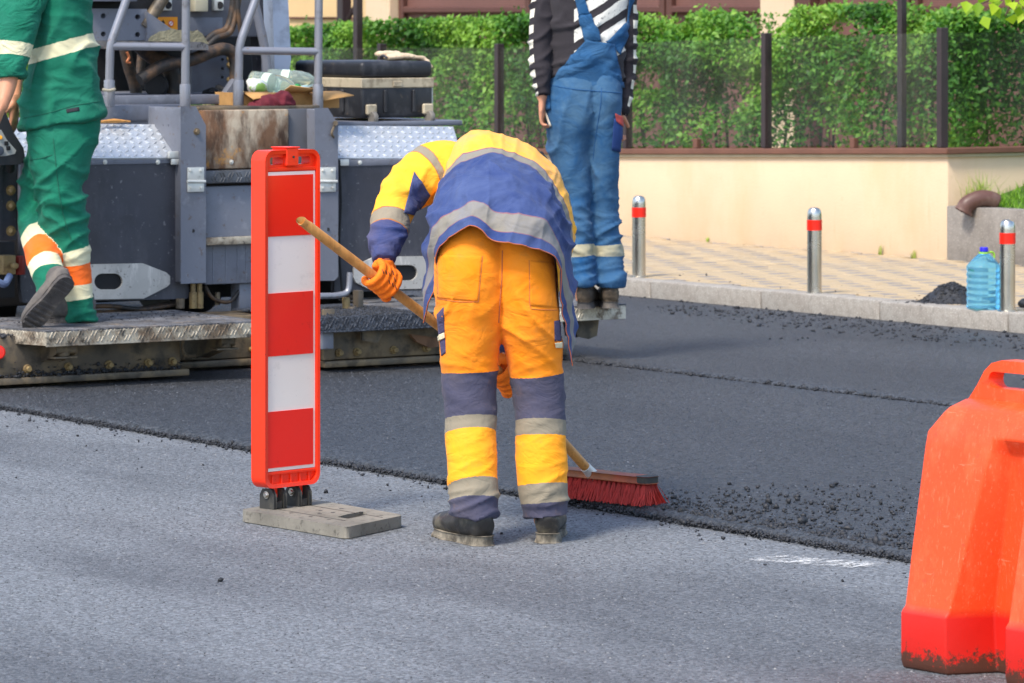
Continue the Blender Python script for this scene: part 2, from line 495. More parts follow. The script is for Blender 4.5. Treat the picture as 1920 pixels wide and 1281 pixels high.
chips('road_chippings', 60000, lambda n: EDGE - .06 - rng.uniform(0, 4.6, n), lambda n: rng.uniform(5.5, 15.5, n), 0.0, .0025, .006, chip_mat('chip_old', [(0, (.03, .032, .036)), (.4, (.095, .099, .108)), (.9, (.165, .17, .18)), (1, (.27, .27, .265))], .8), 'fine stone chippings bedded in the worn grey road surface')
chips('lane_chippings', 90000, lambda n: EDGE + .02 + rng.uniform(0, 5.65, n) ** 1.0, lambda n: rng.uniform(5.5, 21, n), Z_NEW, .0025, .0065, chip_mat('chip_new', [(0, (.007, .008, .010)), (.45, (.032, .035, .042)), (.9, (.075, .081, .094)), (1, (.14, .15, .165))], .45), 'fine black stone chippings in the freshly laid asphalt lanes')
# worn white road paint left on the old surface
m, nt, p, out = new_mat('worn_white_paint')
setin(nt, p.inputs['Base Color'], (.72, .71, .68)); p.inputs['Roughness'].default_value = .8
tr = node(nt, 'ShaderNodeBsdfTransparent'); mx = node(nt, 'ShaderNodeMixShader')
tc_ = coord(nt)
nn = math_(nt, 'ADD', math_(nt, 'MULTIPLY', nz(nt, 9, (1, 2.2, 1), det=8, rough=.75), .65), math_(nt, 'MULTIPLY', nz(nt, 90, det=3, rough=.7), .5))
at = node(nt, 'ShaderNodeAttribute'); at.attribute_name = 'wear'
nt.links.new(ramp01(nt, math_(nt, 'ADD', nn, math_(nt, 'MULTIPLY', at.outputs['Fac'], .50)), .83, 1.02), mx.inputs[0])
nt.links.new(tr.outputs[0], mx.inputs[1]); nt.links.new(p.outputs[0], mx.inputs[2]); nt.links.new(mx.outputs[0], out.inputs[0])
M_WPAINT = m
def paint_strip(pxs, half, name='road_marking'):
    V, Fc, wv = [], [], []
    N = 24
    g0 = np.array(pxs[0]); g1 = np.array(pxs[1])
    for i in range(N + 1):
        t = i / N
        a = g0[0] + (g1[0] - g0[0]) * t; b = g0[1] + (g1[1] - g0[1]) * t
        for j, h in enumerate((-1, -.4, .4, 1)):
            V.append((a + h * half, b, .004)); wv.append((1 - abs(h)) * min(1, 5 * t, 5 * (1 - t)))
    for i in range(N):
        for j in range(3):
            q = i * 4 + j
            Fc.append((q, q + 1, q + 5, q + 4))
    o = np_mesh(name, V, Fc, M_WPAINT, attrs={'wear': wv}); o.rotation_euler = (0, 0, TH)
    return tag(o, kind='structure')
def gr(px, py, z=0.0):
    Y = F * (H - z) / (py - HY); X = (px - CX) * Y / F
    return (cs * X + sn * Y, -sn * X + cs * Y)
paint_strip((gr(1375, 1043), gr(1700, 1068)), .16)
paint_strip((gr(1280, 1024), gr(1470, 1010)), .12)

# kerb of granite stones
kroot = thing('kerb', None, None, road(KERB, 18, 0), TH); tag(kroot, kind='structure')
bm = nb(); box(bm, 0, .15, -.497, .497, -.05, .135)
proto = obj('kerb_stone', bm, M_KERB, kroot, bevel=.012, seg=2)
proto.location = (0, -9.5, 0)
for i in range(1, 36):
    c_ = proto.copy(); COL.objects.link(c_); c_.location = (random.uniform(-.003, .003), -9.5 + i * 1.0, random.uniform(-.003, .003))

# pavement: windmill pattern of yellow bricks round grey squares
WALL = 16.32
proot = thing('pavement', None, None, (0, 0, 0), TH); tag(proot, kind='structure')
bm = nb(); box(bm, KERB + .152, 24, 0, 60, -.05, .122)
obj('paving_bed', bm, M_SAND, proot, smooth=0)
def paver_mesh(name, la, lb, mat):
    bm = nb(); g = .003; box(bm, g, la - g, g, lb - g, .08, .132)
    o = obj(name, bm, mat, None, bevel=.004, seg=1, smooth=0); me = o.data; bpy.data.objects.remove(o); return me
me_s = paver_mesh('paver_square', .1, .1, M_PAVEG)
me_h = paver_mesh('paver_across', .2, .1, M_PAVEY)
me_v = paver_mesh('paver_along', .1, .2, M_PAVEY)
cells = []
for i in range(0, 26):
    for j in range(0, 150):
        k = (2 * i - j) % 5
        if k in (0, 4, 3):
            a, b = KERB + .155 + i * .1, 10.0 + j * .1
            if k == 4 and a + .2 > WALL + .06: continue
            X, Y = cs * a - sn * b, sn * a + cs * b
            px = CX + F * X / Y
            near = -300 < px < 2150
            cells.append((0 if 1150 < px < 1935 else 1, Y, a, b, k, near))
cells.sort()
rest = {0: [], 1: []}
for q, (_, Y, a, b, k, near) in enumerate(cells):
    me = {0: me_s, 4: me_h, 3: me_v}[k]
    dz = random.uniform(-.002, .002)
    if q < 300:
        o = bpy.data.objects.new('paver', me); COL.objects.link(o); o.parent = proot; o.location = (a, b, dz)
    elif near:
        rest[0 if k == 0 else 1].append((me, a, b, dz))
for gi, lst in rest.items():
    V, Fc, off = [], [], 0
    polys = {}
    for me, a, b, dz in lst:
        co = np.empty(len(me.vertices) * 3); me.vertices.foreach_get('co', co); co = co.reshape(-1, 3)
        V.append(co + (a, b, dz))
        for pl in me.polygons: Fc.append([v + off for v in pl.vertices])
        off += len(co)
    me = bpy.data.meshes.new('paver_field'); me.from_pydata(np.concatenate(V).tolist(), [], Fc)
    tag(link_mesh('paver_field', me, (M_PAVEG, M_PAVEY)[gi], proot), kind='stuff')

# ------------------------------------------------------------------ low cream wall with glass fence, concrete planter, hedge, building
BC = rb(1777, WALL)            # corner of the wall
def wz(b):                      # top of the wall: it rises slightly towards the corner
    return rz(WALL, b, 291)
B1 = 34.0
wroot = thing('garden_wall', 'low cream rendered wall behind the bollards, with a brown metal coping', 'wall', road(WALL, BC, 0), TH)
bm = nb()
zc, ze = wz(BC), wz(BC) - .02 * (B1 - BC) * .5
zl = wz(rb(1165, WALL)); slope = (zc - zl) / (rb(1165, WALL) - BC)
zf = lambda b: zc - slope * (b - BC)
TW = .3
for (p0, p1) in (((0, 0), (0, B1 - BC)),):
    pass
L_ = B1 - BC
def quadbox(bm, pts, z0, zt):
    A = [bm.verts.new((x, y, z0)) for x, y in pts]; B = [bm.verts.new((x, y, zt(y))) for x, y in pts]
    m = len(pts)
    bm.faces.new(A[::-1]); bm.faces.new(B)
    for i in range(m): bm.faces.new((A[i], A[(i + 1) % m], B[(i + 1) % m], B[i]))
lz = lambda y: zc - slope * max(y, 0)
quadbox(bm, [(0, 0), (5, 0), (5, TW), (TW, TW), (TW, L_), (0, L_)], 0.1, lz)
obj('wall', bm, M_CREAM, wroot, bevel=.01, seg=2, smooth=30)
bm = nb()
quadbox2 = lambda bm, pts, d0, d1: None
def strip(bm, pts, d0, d1):
    A = [bm.verts.new((x, y, lz(y) + d0)) for x, y in pts]; B = [bm.verts.new((x, y, lz(y) + d1)) for x, y in pts]
    m = len(pts)
    bm.faces.new(A[::-1]); bm.faces.new(B)
    for i in range(m): bm.faces.new((A[i], A[(i + 1) % m], B[(i + 1) % m], B[i]))
strip(bm, [(-.035, -.035), (5, -.035), (5, TW + .03), (TW + .03, TW + .03), (TW + .03, L_), (-.035, L_)], .008, .042)
obj('coping', bm, M_CAP, wroot, bevel=.004)
bm = nb()
strip(bm, [(-.018, -.018), (5, -.018), (5, TW), (TW, TW), (TW, L_), (-.018, L_)], -.012, .006)
obj('drip_strip', bm, pm('drip_strip', '#a8997f', .8), wroot)
# glass fence on the wall
FA = .09
gl, nt, p, out = new_mat('fence_glass')
nt.nodes.remove(p)
trn = node(nt, 'ShaderNodeBsdfTransparent'); trn.inputs[0].default_value = (.93, .955, .94, 1)
gls = node(nt, 'ShaderNodeBsdfGlossy'); gls.inputs['Roughness'].default_value = .03
dif = node(nt, 'ShaderNodeBsdfDiffuse'); dif.inputs[0].default_value = (.55, .55, .5, 1)
fr = node(nt, 'ShaderNodeLayerWeight'); fr.inputs[0].default_value = .35
mx1 = node(nt, 'ShaderNodeMixShader'); mx2 = node(nt, 'ShaderNodeMixShader')
nt.links.new(math_(nt, 'MULTIPLY', ramp01(nt, nz(nt, 2.2, (1, 1, .4), det=6), .35, .8), .035), mx1.inputs[0])
nt.links.new(trn.outputs[0], mx1.inputs[1]); nt.links.new(dif.outputs[0], mx1.inputs[2])
nt.links.new(math_(nt, 'ADD', math_(nt, 'MULTIPLY', math_(nt, 'POWER', fr.outputs[1], 3.0), .35), .02), mx2.inputs[0]); nt.links.new(mx1.outputs[0], mx2.inputs[1]); nt.links.new(gls.outputs[0], mx2.inputs[2])
nt.links.new(mx2.outputs[0], out.inputs[0])
M_GLASS = gl
froot = thing('glass_fence', 'glass panel fence with dark bronze posts standing on the cream wall', 'fence', road(WALL, BC, zc), TH)
aF = WALL + FA
posts = [rb(1767, aF) - BC] + [rb(x, aF) - BC for x in (1437, 1176, 936, 716)]
posts += [posts[-1] + 2.0, posts[-1] + 4.0]
def zt_post(l):
    b = l + BC
    X, Y = cs * aF - sn * b, sn * aF + cs * b
    px = CX + F * X / Y
    return rz(aF, b, np.interp(px, [936, 1437, 1766], [82, 62, 52])) - zc
for l in posts:
    bm = nb(); box(bm, FA - .03, FA + .03, l - .022, l + .022, lz(l) - zc + .043, zt_post(l)); obj('post', bm, M_DSTEEL, froot, bevel=.004)
for l0, l1 in zip(posts, posts[1:]):
    bm = nb()
    z0a, z0b = lz(l0) - zc + .055, lz(l1) - zc + .055
    z1a, z1b = zt_post(l0) - .03, zt_post(l1) - .03
    x0, x1 = FA - .005, FA + .005
    vs8 = [bm.verts.new(v) for v in ((x0, l0 + .024, z0a), (x0, l1 - .024, z0b), (x0, l1 - .024, z1b), (x0, l0 + .024, z1a), (x1, l0 + .024, z0a), (x1, l1 - .024, z0b), (x1, l1 - .024, z1b), (x1, l0 + .024, z1a))]
    for q in ((0, 1, 2, 3), (7, 6, 5, 4), (0, 4, 5, 1), (1, 5, 6, 2), (2, 6, 7, 3), (3, 7, 4, 0)): bm.faces.new([vs8[i] for i in q])
    obj('pane', bm, M_GLASS, froot, smooth=0)
    bm = nb(); mid = (l0 + l1) / 2 - .02; box(bm, FA - .02, FA + .02, mid - .022, mid + .022, lz(mid) - zc + .043, lz(mid) - zc + .105); obj('clip', bm, M_CAP, froot, bevel=.003)
# side return of the fence
for k in range(3):
    xa = FA + .03 + k * 1.5
    bm = nb(); box(bm, xa, xa + 1.42, posts[0] - .005, posts[0] + .005, .055, zt_post(posts[0]) - .03); obj('pane', bm, M_GLASS, froot, smooth=0)
    bm = nb(); box(bm, xa + 1.425, xa + 1.485, posts[0] - .022, posts[0] + .022, .043, zt_post(posts[0])); obj('post', bm, M_DSTEEL, froot, bevel=.004)

# concrete planter wall right of the corner
croot = thing('planter_wall', 'rough grey concrete planter wall holding a strip of grass', 'wall', road(WALL, BC, 0), TH)
zpl = rz(WALL, BC, 386)
bm = nb(); box(bm, -.012, .12, -5, -.004, .1, zpl); obj('wall', bm, M_CONC, croot, bevel=.006, seg=2)
# sloping lawn in the planter
bm = nb()
zr = zpl + .12
vsq = [bm.verts.new(v) for v in ((.122, -5, zpl - .02), (.122, -.004, zpl - .02), (4.9, -.004, zr + 1.15), (4.9, -5, zr + 1.15))]
bm.faces.new(vsq)
lawn = obj('lawn', bm, pm('lawn_soil', '#3f5a20', .95, var=.3, vs_=20, bump=.01, bs=60)); lawn.location = road(WALL, BC, 0); lawn.rotation_euler = (0, 0, TH); tag(lawn, kind='structure')
def leaf_mat(name, cols, trans=.35, rough=.5):
    m, nt, p, out = new_mat(name)
    at = node(nt, 'ShaderNodeAttribute'); at.attribute_name = 'rnd'
    cr = node(nt, 'ShaderNodeValToRGB'); els = cr.color_ramp.elements
    els[0].position = 0; els[0].color = (*hexc(cols[0]), 1); els[1].position = 1; els[1].color = (*hexc(cols[-1]), 1)
    for i, c in enumerate(cols[1:-1]):
        e = els.new((i + 1) / (len(cols) - 1)); e.color = (*hexc(c), 1)
    nt.links.new(at.outputs['Fac'], cr.inputs[0])
    nt.links.new(cr.outputs[0], p.inputs['Base Color']); p.inputs['Roughness'].default_value = rough; p.inputs['Specular IOR Level'].default_value = .35
    tl = node(nt, 'ShaderNodeBsdfTranslucent'); nt.links.new(mixc(nt, 1.0, cr.outputs[0], (1.3, 1.25, .6), 'MULTIPLY'), tl.inputs[0])
    mx = node(nt, 'ShaderNodeMixShader'); mx.inputs[0].default_value = trans
    nt.links.new(p.outputs[0], mx.inputs[1]); nt.links.new(tl.outputs[0], mx.inputs[2]); nt.links.new(mx.outputs[0], out.inputs[0])
    return m
def leaves(name, pos, size, mat, parent, up=.5, face=None, wide=.6, hang=False, tone=None):
    """pointed leaves folded along the midrib: 6 vertices, 4 triangles each"""
    pos = np.asarray(pos); n = len(pos); size = np.asarray(size)
    nrm = rng.normal(0, 1, (n, 3)); nrm[:, 2] += up * 2
    if face is not None: nrm += np.asarray(face) * 1.4
    nrm /= np.linalg.norm(nrm, axis=1)[:, None]
    d = rng.normal(0, 1, (n, 3))
    if hang: d[:, 2] -= 2.2
    d -= nrm * (d * nrm).sum(1)[:, None]; d /= np.linalg.norm(d, axis=1)[:, None]
    w = np.cross(nrm, d)
    L, Wd = size[:, None], (size * wide)[:, None]
    fold = rng.uniform(.05, .3, (n, 1)) * Wd
    v0 = pos; v1 = pos + d * L * .38 + w * Wd * .5 + nrm * fold; v2 = pos + d * L * .38 - w * Wd * .5 + nrm * fold
    vm = pos + d * L * .42; v3 = pos + d * L - nrm * L * rng.uniform(0, .25, (n, 1))
    V = np.stack([v0, v1, vm, v2, v3], 1).reshape(-1, 3)
    o_ = (np.arange(n) * 5)[:, None, None]
    Fc = (np.array([(0, 2, 1), (0, 3, 2), (2, 4, 1), (3, 4, 2)])[None] + o_).reshape(-1, 3)
    rnd = np.repeat(rng.uniform(0, 1, n) if tone is None else np.clip(tone + rng.normal(0, .2, n), 0, 1), 5)
    return np_mesh(name, V, Fc, mat, parent, attrs={'rnd': rnd})
M_HEDGE = leaf_mat('hedge_leaf', ['#2f5a1c', '#467a26', '#629030', '#86ad44'], .32)
M_TREE = leaf_mat('linden_leaf', ['#6f9a1e', '#8fb529', '#b4cf3a'], .5)
M_BARK = pm('bark', '#54463a', .95, var=.3, vs_=12, bump=.012, bs=26, bst=(1, 1, .25))
# grass blades
n = 9000
ga = .13 + rng.uniform(0, 1.6, n) ** 1.3; gb = rng.uniform(-2.2, -.03, n)
gz = zpl - .02 + (ga - .122) / 4.78 * (zr + 1.15 - zpl + .02)
hgt = rng.uniform(.02, .06, n); ang = rng.uniform(0, 6.28, n)
dx, dy = np.cos(ang) * .004, np.sin(ang) * .004
ln = rng.normal(0, .015, (n, 2))
V = np.stack([np.stack([ga - dx, gb - dy, gz], 1), np.stack([ga + dx, gb + dy, gz], 1), np.stack([ga + ln[:, 0], gb + ln[:, 1], gz + hgt], 1)], 1).reshape(-1, 3)
gro = np_mesh('grass', V, (np.arange(n * 3)).reshape(-1, 3), leaf_mat('grass_blade', ['#4d7a1c', '#6f9e2a', '#8cb53a'], .3), attrs={'rnd': np.repeat(rng.uniform(0, 1, n), 3)})
gro.location = lawn.location; gro.rotation_euler = lawn.rotation_euler
tag(gro, 'short bright green grass on the bank behind the concrete planter wall', 'grass', kind='stuff')
# tuft and weeds
def tuft(name, label, a, b, z, n, h, spread, mat, wmm=.004):
    r_ = thing(name, label, 'weed', road(a, b, z), TH)
    ang = rng.uniform(0, 6.28, n); lean = rng.uniform(0, spread, n); hh = h * rng.uniform(.5, 1, n)
    V, Fc, rr = [], [], []
    for i in range(n):
        dx, dy = math.cos(ang[i]), math.sin(ang[i])
        x0, y0 = rng.normal(0, spread * .2, 2)
        for k, t in enumerate((0, .5, 1)):
            w = wmm * (1 - t * .9)
            cx_, cy_, cz_ = x0 + dx * lean[i] * t * t, y0 + dy * lean[i] * t * t, hh[i] * (t - .25 * t * t * (lean[i] / spread))
            V += [(cx_ - dy * w, cy_ + dx * w, cz_), (cx_ + dy * w, cy_ - dx * w, cz_)]
        q = i * 6
        Fc += [(q, q + 1, q + 3, q + 2), (q + 2, q + 3, q + 5, q + 4)]
        rr += [rng.uniform()] * 6
    np_mesh('blades', V, Fc, mat, r_, attrs={'rnd': rr})
    return r_
M_WEED = leaf_mat('weed_leaf', ['#7f8f3a', '#8fae3c', '#b7b76a'], .3)
tuft('grass_tuft', 'dry green tuft of grass growing above the brown drain pipe', WALL + .16, BC - .12, zpl, 90, .24, .2, M_WEED)
for px, h, txt in ((1326, .05, 'tiny yellowish weed at the wall foot nearest the person in blue'), (1650, .08, 'small green weed at the wall foot, taller of the two near the wall corner'), (1713, .06, 'small green weed at the wall foot nearest the wall corner')):
    tuft('weed', txt, WALL - .02, rb(px, WALL - .02), .125, 9, h, .035, M_WEED, .006)
# brown drain pipe elbow
droot = thing('drain_pipe', 'brown plastic drain pipe elbow sticking out over the concrete planter wall', 'pipe', road(WALL, BC - .27, zpl), TH)
bm = nb()
pts = [(.13, -.02, .03), (.08, -.01, .05), (.02, .01, .05), (-.045, .035, .02), (-.065, .045, -.02)]
tube(bm, pts, .050, 18, 5, cap=False)
M_PIPE = pm('brown_pvc', '#5d4037', .45, var=.2, vs_=8, layers=[('#8d7a6c', 9, .55, .75, .4)])
po = obj('pipe', bm, M_PIPE, droot)
sm_ = po.modifiers.new('wall', 'SOLIDIFY'); sm_.thickness = .006
bm = nb(); tube(bm, [(-.060, .043, -.012), (-.068, .047, -.028)], .056, 18, cap=False); obj('rim', bm, M_PIPE, droot)

# hedge behind the glass
def hedge_top(b):
    X, Y = cs * 16.95 - sn * b, sn * 16.95 + cs * b
    px = CX + F * X / Y
    py = np.interp(px, [-400, 540, 720, 1000, 1180, 1400, 1436, 1465, 1488, 1520, 1690, 1800, 1950], [60, 55, 42, 30, 32, 22, 30, 105, 95, 15, 6, 20, 22])
    return rz(16.95, b, py)
hroot = thing('hedge', 'dense clipped green hedge behind the glass fence', 'hedge', road(16.95, BC, .5), TH)
n = 140000
hb = rng.uniform(BC - 2.5, B1, n)
top = np.array([hedge_top(x) for x in hb])
lump = np.array([noise.noise(Vector((x * 1.7, z_ * 2.4, 0))) for x, z_ in zip(hb, rng.uniform(0, 1, n))])
u1 = rng.uniform(0, 1, n)
hz = .55 + (top - .55) * np.sqrt(rng.uniform(0.0, 1, n)) + np.where(u1 > .93, rng.exponential(.035, n), 0)
lump = np.array([noise.noise(Vector((x * 2.6, z_ * 3.4, 0))) for x, z_ in zip(hb, hz)])
ha = 16.70 - .20 * lump + rng.exponential(.12, n) * (1 + .4 * lump)
near = hb < BC + .25
ha = np.where(near, 16.62 + rng.uniform(0, 3.2, n), np.minimum(ha, 17.4))
hb2 = np.where(near, BC + .30 + rng.exponential(.12, n) - .1 * lump, hb)
keep = (hz < top + .09 * np.array([noise.noise(Vector((x * 2.3, 0, 4.4))) + .5 * noise.noise(Vector((x * 7.0, 0, 1.4))) for x in hb]) + .02)
gap = np.array([noise.noise(Vector((x * 3.1, z_ * 4.0, 7.7))) for x, z_ in zip(hb2, hz)]) < -.42
keep &= ~gap
pos = np.stack([ha - 16.95, hb2 - BC, hz - .5], 1)[keep]
tone = np.array([.5 + .9 * noise.noise(Vector((x * 1.1, y * 1.6, z_ * 2.2))) for x, y, z_ in pos])
leaves('foliage', pos, rng.uniform(.022, .052, len(pos)), M_HEDGE, hroot, up=.6, face=(-.6, -.1, 0), wide=.62, tone=tone)
bm = nb()
for i in range(60):
    bb = BC + .5 + i * .22; base = Vector((random.uniform(-.02, .25), bb - BC, 0))
    tube(bm, [base, base + Vector((random.uniform(-.1, .05), random.uniform(-.1, .1), .45)), base + Vector((random.uniform(-.15, .1), random.uniform(-.2, .2), .85))], [.012, .008, .003], 5, 3)
obj('stems', bm, M_BARK, hroot)
# pot-bound ground inside
sheet('garden_bed', M_EARTH, WALL + .28, 21, 17, 40, .45)

# building beyond the hedge
AB = 20.2
b0 = rb(1990, AB) - 3
broot = thing('brown_building', 'cream building with brown panelled shutters beyond the hedge', 'building', road(AB, b0, 0), TH)
M_BROWN = pm('brown_panel', '#6d4a41', .6, var=.1, vs_=2)
M_BROWN2 = pm('brown_frame', '#55352c', .55, var=.1, vs_=2)
M_BEIGE = pm('beige_cladding', '#c9ab7c', .85, var=.08, vs_=1.5)
yb = lambda px: rb(px, AB) - b0
bm = nb(); box(bm, .25, 6, 0, yb(-700), 0, 5.2); obj('wall', bm, M_BEIGE, broot)
for x0, x1 in ((733, 688), (1492, 1428), (1990, 1930)):
    bm = nb(); box(bm, -.02, .3, yb(x0), yb(x1), 0, 4.9); obj('column', bm, M_CREAM, broot, bevel=.01)
for x0, x1 in ((1428, 1236), (1232, 985), (980, 735), (1690, 1524), (1925, 1696)):
    y0, y1 = yb(x0), yb(x1)
    bm = nb(); box(bm, .12, .28, y0, y1, .3, 4.2); pn = obj('shutter_panel', bm, M_BROWN, broot)
    for (q0, q1, z0, z1) in ((y0, y0 + .07, .3, 4.2), (y1 - .07, y1, .3, 4.2), (y0 + .072, y1 - .072, 1.60, 1.66), (y0 + .072, y1 - .072, 4.1, 4.2)):
        bm = nb(); box(bm, .06, .118, q0, q1, z0, z1); obj('moulding', bm, M_BROWN2, pn, bevel=.012)
bm = nb(); box(bm, -.04, .28, yb(1523), yb(1494), 0, 4.6); obj('pillar', bm, M_BROWN2, broot, bevel=.02)
for px in (560, 620):
    bm = nb(); box(bm, .22, .248, yb(px + 30), yb(px - 60), 1.55, 1.565); obj('joint', bm, M_BROWN2, broot)
bm = nb(); lathe(bm, [(.06, 0), (.06, .03), (.04, .04)], 16, Matrix.Translation((.24, yb(562), 1.45)) @ Matrix.Rotation(R(-90), 4, 'Y')); obj('vent_cap', bm, M_BROWN2, broot)
# steel frame posts in the garden
def gpost(px, a, w, zt, label):
    bq = rb(px, a)
    r_ = thing('steel_post', label, 'post', road(a, bq, .45), TH, 'dark steel posts in the garden')
    bm = nb(); box(bm, -w / 2, w / 2, -w / 2, w / 2, 0, zt); obj('shaft', bm, M_DSTEEL, r_, bevel=.004)
    bm = nb(); box(bm, -w, w, -w, w, -.0, .02); obj('base_plate', bm, M_DSTEEL, r_)
    return r_
gpost(671, 16.58, .055, 2.6, 'slim dark steel post in front of the hedge, left of the black case')
r_ = gpost(645, 18.6, .09, 2.6, 'thick dark steel post behind the hedge with a diagonal brace')
bm = nb(); tube(bm, [(0, 0, 1.05), (0, -.42, 1.42)], .022, 6); obj('brace', bm, M_DSTEEL, r_)
gpost(1691, 16.62, .045, 2.4, 'dark steel post rising from the hedge above the right glass panel')

# ================================================================== STREET THINGS
M_STEEL = pm('brushed_steel', '#c9c4ba', .26, 1.0, var=.06, vs_=3, layers=[('#8d8577', 9, .62, .8, .35)], bump=.0006, bs=60, bst=(6, 6, .3))
M_REDBAND = pm('red_reflective', '#e8220c', .4, var=.06)
def bollard(px, py, label):
    b = None
    Y = F * (H - .132) / (py - HY) + .06; X = (px - CX) * Y / F
    r_ = thing('bollard', label, 'bollard', (X, Y, .132), 0, 'steel bollards along the kerb')
    rad, h = .038, .452
    bm = nb(); lathe(bm, [(rad, 0), (rad, h - .05), (rad * .99, h - .035), (rad * .92, h - .018), (rad * .75, h - .006), (rad * .4, h), (.001, h + .001)], 32); obj('post', bm, M_STEEL, r_)
    bm = nb(); lathe(bm, [(rad + .0005, h - .118), (rad + .002, h - .118), (rad + .002, h - .064), (rad + .0005, h - .064)], 32); obj('red_band', bm, M_REDBAND, r_)
    bm = nb(); lathe(bm, [(rad + .014, .0005), (rad + .014, .004), (rad + .004, .007), (rad + .001, .007)], 32); obj('base_ring', bm, M_STEEL, r_)
bollard(1198, 521, 'steel bollard with red band just right of the person in blue overalls')
bollard(1527, 553, 'steel bollard with red band in front of the middle of the cream wall')
bollard(1889, 586, 'steel bollard with red band beside the blue water bottle')

# five litre water bottle
Y = F * (H - .132) / (584 - HY) + .13; X = (1845 - CX) * Y / F
wb = thing('water_bottle', 'large blue five litre plastic water bottle standing on the pavement', 'bottle', (X, Y, .132), R(20))
m, nt, p, out = new_mat('blue_pet')
p.inputs['Base Color'].default_value = (.25, .70, .98, 1); p.inputs['Roughness'].default_value = .06
p.inputs['Transmission Weight'].default_value = .85; p.inputs['IOR'].default_value = 1.2
M_PET = m
def bottle_body(bm, s=1.0):
    prof = []
    def ring(hw, z, ch):
        c = hw * ch
        return [(hw, -hw + c, z), (hw, hw - c, z), (hw - c, hw, z), (-hw + c, hw, z), (-hw, hw - c, z), (-hw, -hw + c, z), (-hw + c, -hw, z), (hw - c, -hw, z)]
    hs = [(.060, 0, .35), (.072, .006, .35), (.0745, .015, .35)]
    z = .022
    for k in range(6):
        hs += [(.0745, z, .35), (.0705, z + .012, .35), (.0745, z + .024, .35)]; z += .031
    hs += [(.0745, .213, .35), (.071, .222, .4), (.055, .245, .5), (.032, .272, .6), (.020, .282, .6), (.018, .292, .6)]
    rings = []
    for hw, z, ch in hs:
        rings.append([bm.verts.new((x * s, y * s, zz)) for x, y, zz in ring(hw, z, ch)])
    for A, B in zip(rings, rings[1:]):
        for k in range(8): bm.faces.new((A[k], A[(k + 1) % 8], B[(k + 1) % 8], B[k]))
    bm.faces.new(rings[0][::-1]); bm.faces.new(rings[-1])
bm = nb(); bottle_body(bm); obj('body', bm, M_PET, wb, bevel=.002, smooth=45)
bm = nb(); lathe(bm, [(.021, .288), (.021, .306), (.019, .309), (.001, .309)], 20); obj('cap', bm, pm('blue_cap', '#2a22c8', .4), wb, bevel=.001)
bm = nb(); lathe(bm, [(.026, .278), (.026, .284), (.020, .284)], 18); cr_ = obj('neck_ring', bm, pm('lime_handle', '#9fd63a', .4), wb)
bm = nb(); tube(bm, [(.02, 0, .281), (.05, .01, .283), (.062, .012, .268), (.058, .012, .24)], .005, 8, 4); obj('handle', bm, bpy.data.materials['lime_handle'], wb)

# heap of spilled asphalt
Y = F * (H - .132) / (570 - HY); X = (1780 - CX) * Y / F
ph = thing('asphalt_heap', 'small heap of black asphalt on the pavement left of the water bottle', 'asphalt heap', (X + .02, Y + .16, .132), TH)
bm = nb()
N = 40
g = [[None] * N for _ in range(N)]
def heap_h(x, y):
    r1 = math.hypot((x - .015) / .17, y / .16); r2 = math.hypot((x + .09) / .10, (y + .03) / .10)
    h = (1 - min(1, r1) ** 1.5) * .10 + max(0, 1 - r2) * .02
    return h + noise.noise(Vector((x * 22, y * 22, 0))) * .012 * min(1, h * 30) + noise.noise(Vector((x * 60, y * 60, 1))) * .006 * min(1, h * 40) - .004
for i in range(N):
    for j in range(N):
        x, y = -.22 + .44 * i / (N - 1), -.2 + .4 * j / (N - 1)
        g[i][j] = bm.verts.new((x, y, heap_h(x, y)))
for i in range(N - 1):
    for j in range(N - 1): bm.faces.new((g[i][j], g[i + 1][j], g[i + 1][j + 1], g[i][j + 1]))
obj('mound', bm, M_CRUMB, ph, smooth=60)
n = 900
hx = rng.normal(0, .10, n); hy = rng.normal(0, .08, n)
hzv = np.array([max(0, heap_h(x, y)) for x, y in zip(hx, hy)])
tag(crumbs('crumbs', np.stack([hx, hy, hzv + .001], 1), rng.gamma(2.5, .0022, n) + .002, M_CRUMB, ph), kind='stuff')
# dark lump standing in for a shovel blade tip / shoe at the right border
Y = F * (H - .132) / (578 - HY); X = (1925 - CX) * Y / F
cl = thing('dark_item', 'small dark item on the pavement at the right edge, beside the bollard', 'dark item', (X, Y + .02, .132), 0)
bm = nb(); bmesh.ops.create_icosphere(bm, subdivisions=3, radius=.04)
for v in bm.verts:
    v.co *= 1 + .22 * noise.noise(v.co * 30); v.co.z = max(v.co.z * .7, -.02) + .02
obj('dark_lump', bm, M_CRUMB, cl, smooth=80)

# ------------------------------------------------------------------ guide beacon
Yb = 13.50
mpp = Yb / F
bx = W(536, 945, Yb); bx.z = 0
YAW = R(47)      # the face runs away to the right
bc = thing('guide_beacon', 'tall red and white striped guide beacon on a grey rubber foot', 'guide beacon', (bx.x, bx.y, 0), YAW)
M_RED = pm('beacon_red_plastic', '#f2330f', .42, var=.05, vs_=4, layers=[('#c22a14', 40, .62, .75, .35), ('#3a2a24', 120, .70, .75, .7)], bump=.0004, bs=120)
M_RFACE = pm('beacon_red_foil', '#fb2416', .35, var=.03, vs_=3, layers=[('#b51d18', 30, .66, .8, .25)], coat=.2)
M_WFACE = pm('beacon_white_foil', '#f4ece4', .35, var=.03, vs_=3, layers=[('#b9b2ab', 24, .62, .8, .3), ('#8d867e', 140, .72, .76, .5)], coat=.2)
M_RUB = pm('grey_rubber_foot', '#6f6a60', .95, var=.12, vs_=9, layers=[('#8f897d', 4, .4, .65, .7), ('#3f3b35', 45, .6, .72, .6)], bump=.002, bs=160)
M_BLKP = pm('black_plastic', '#33322f', .6, var=.15, vs_=20, layers=[('#77705f', 18, .58, .75, .4)])
z0, z1 = .106, 1.168
hw, th = .120, .063
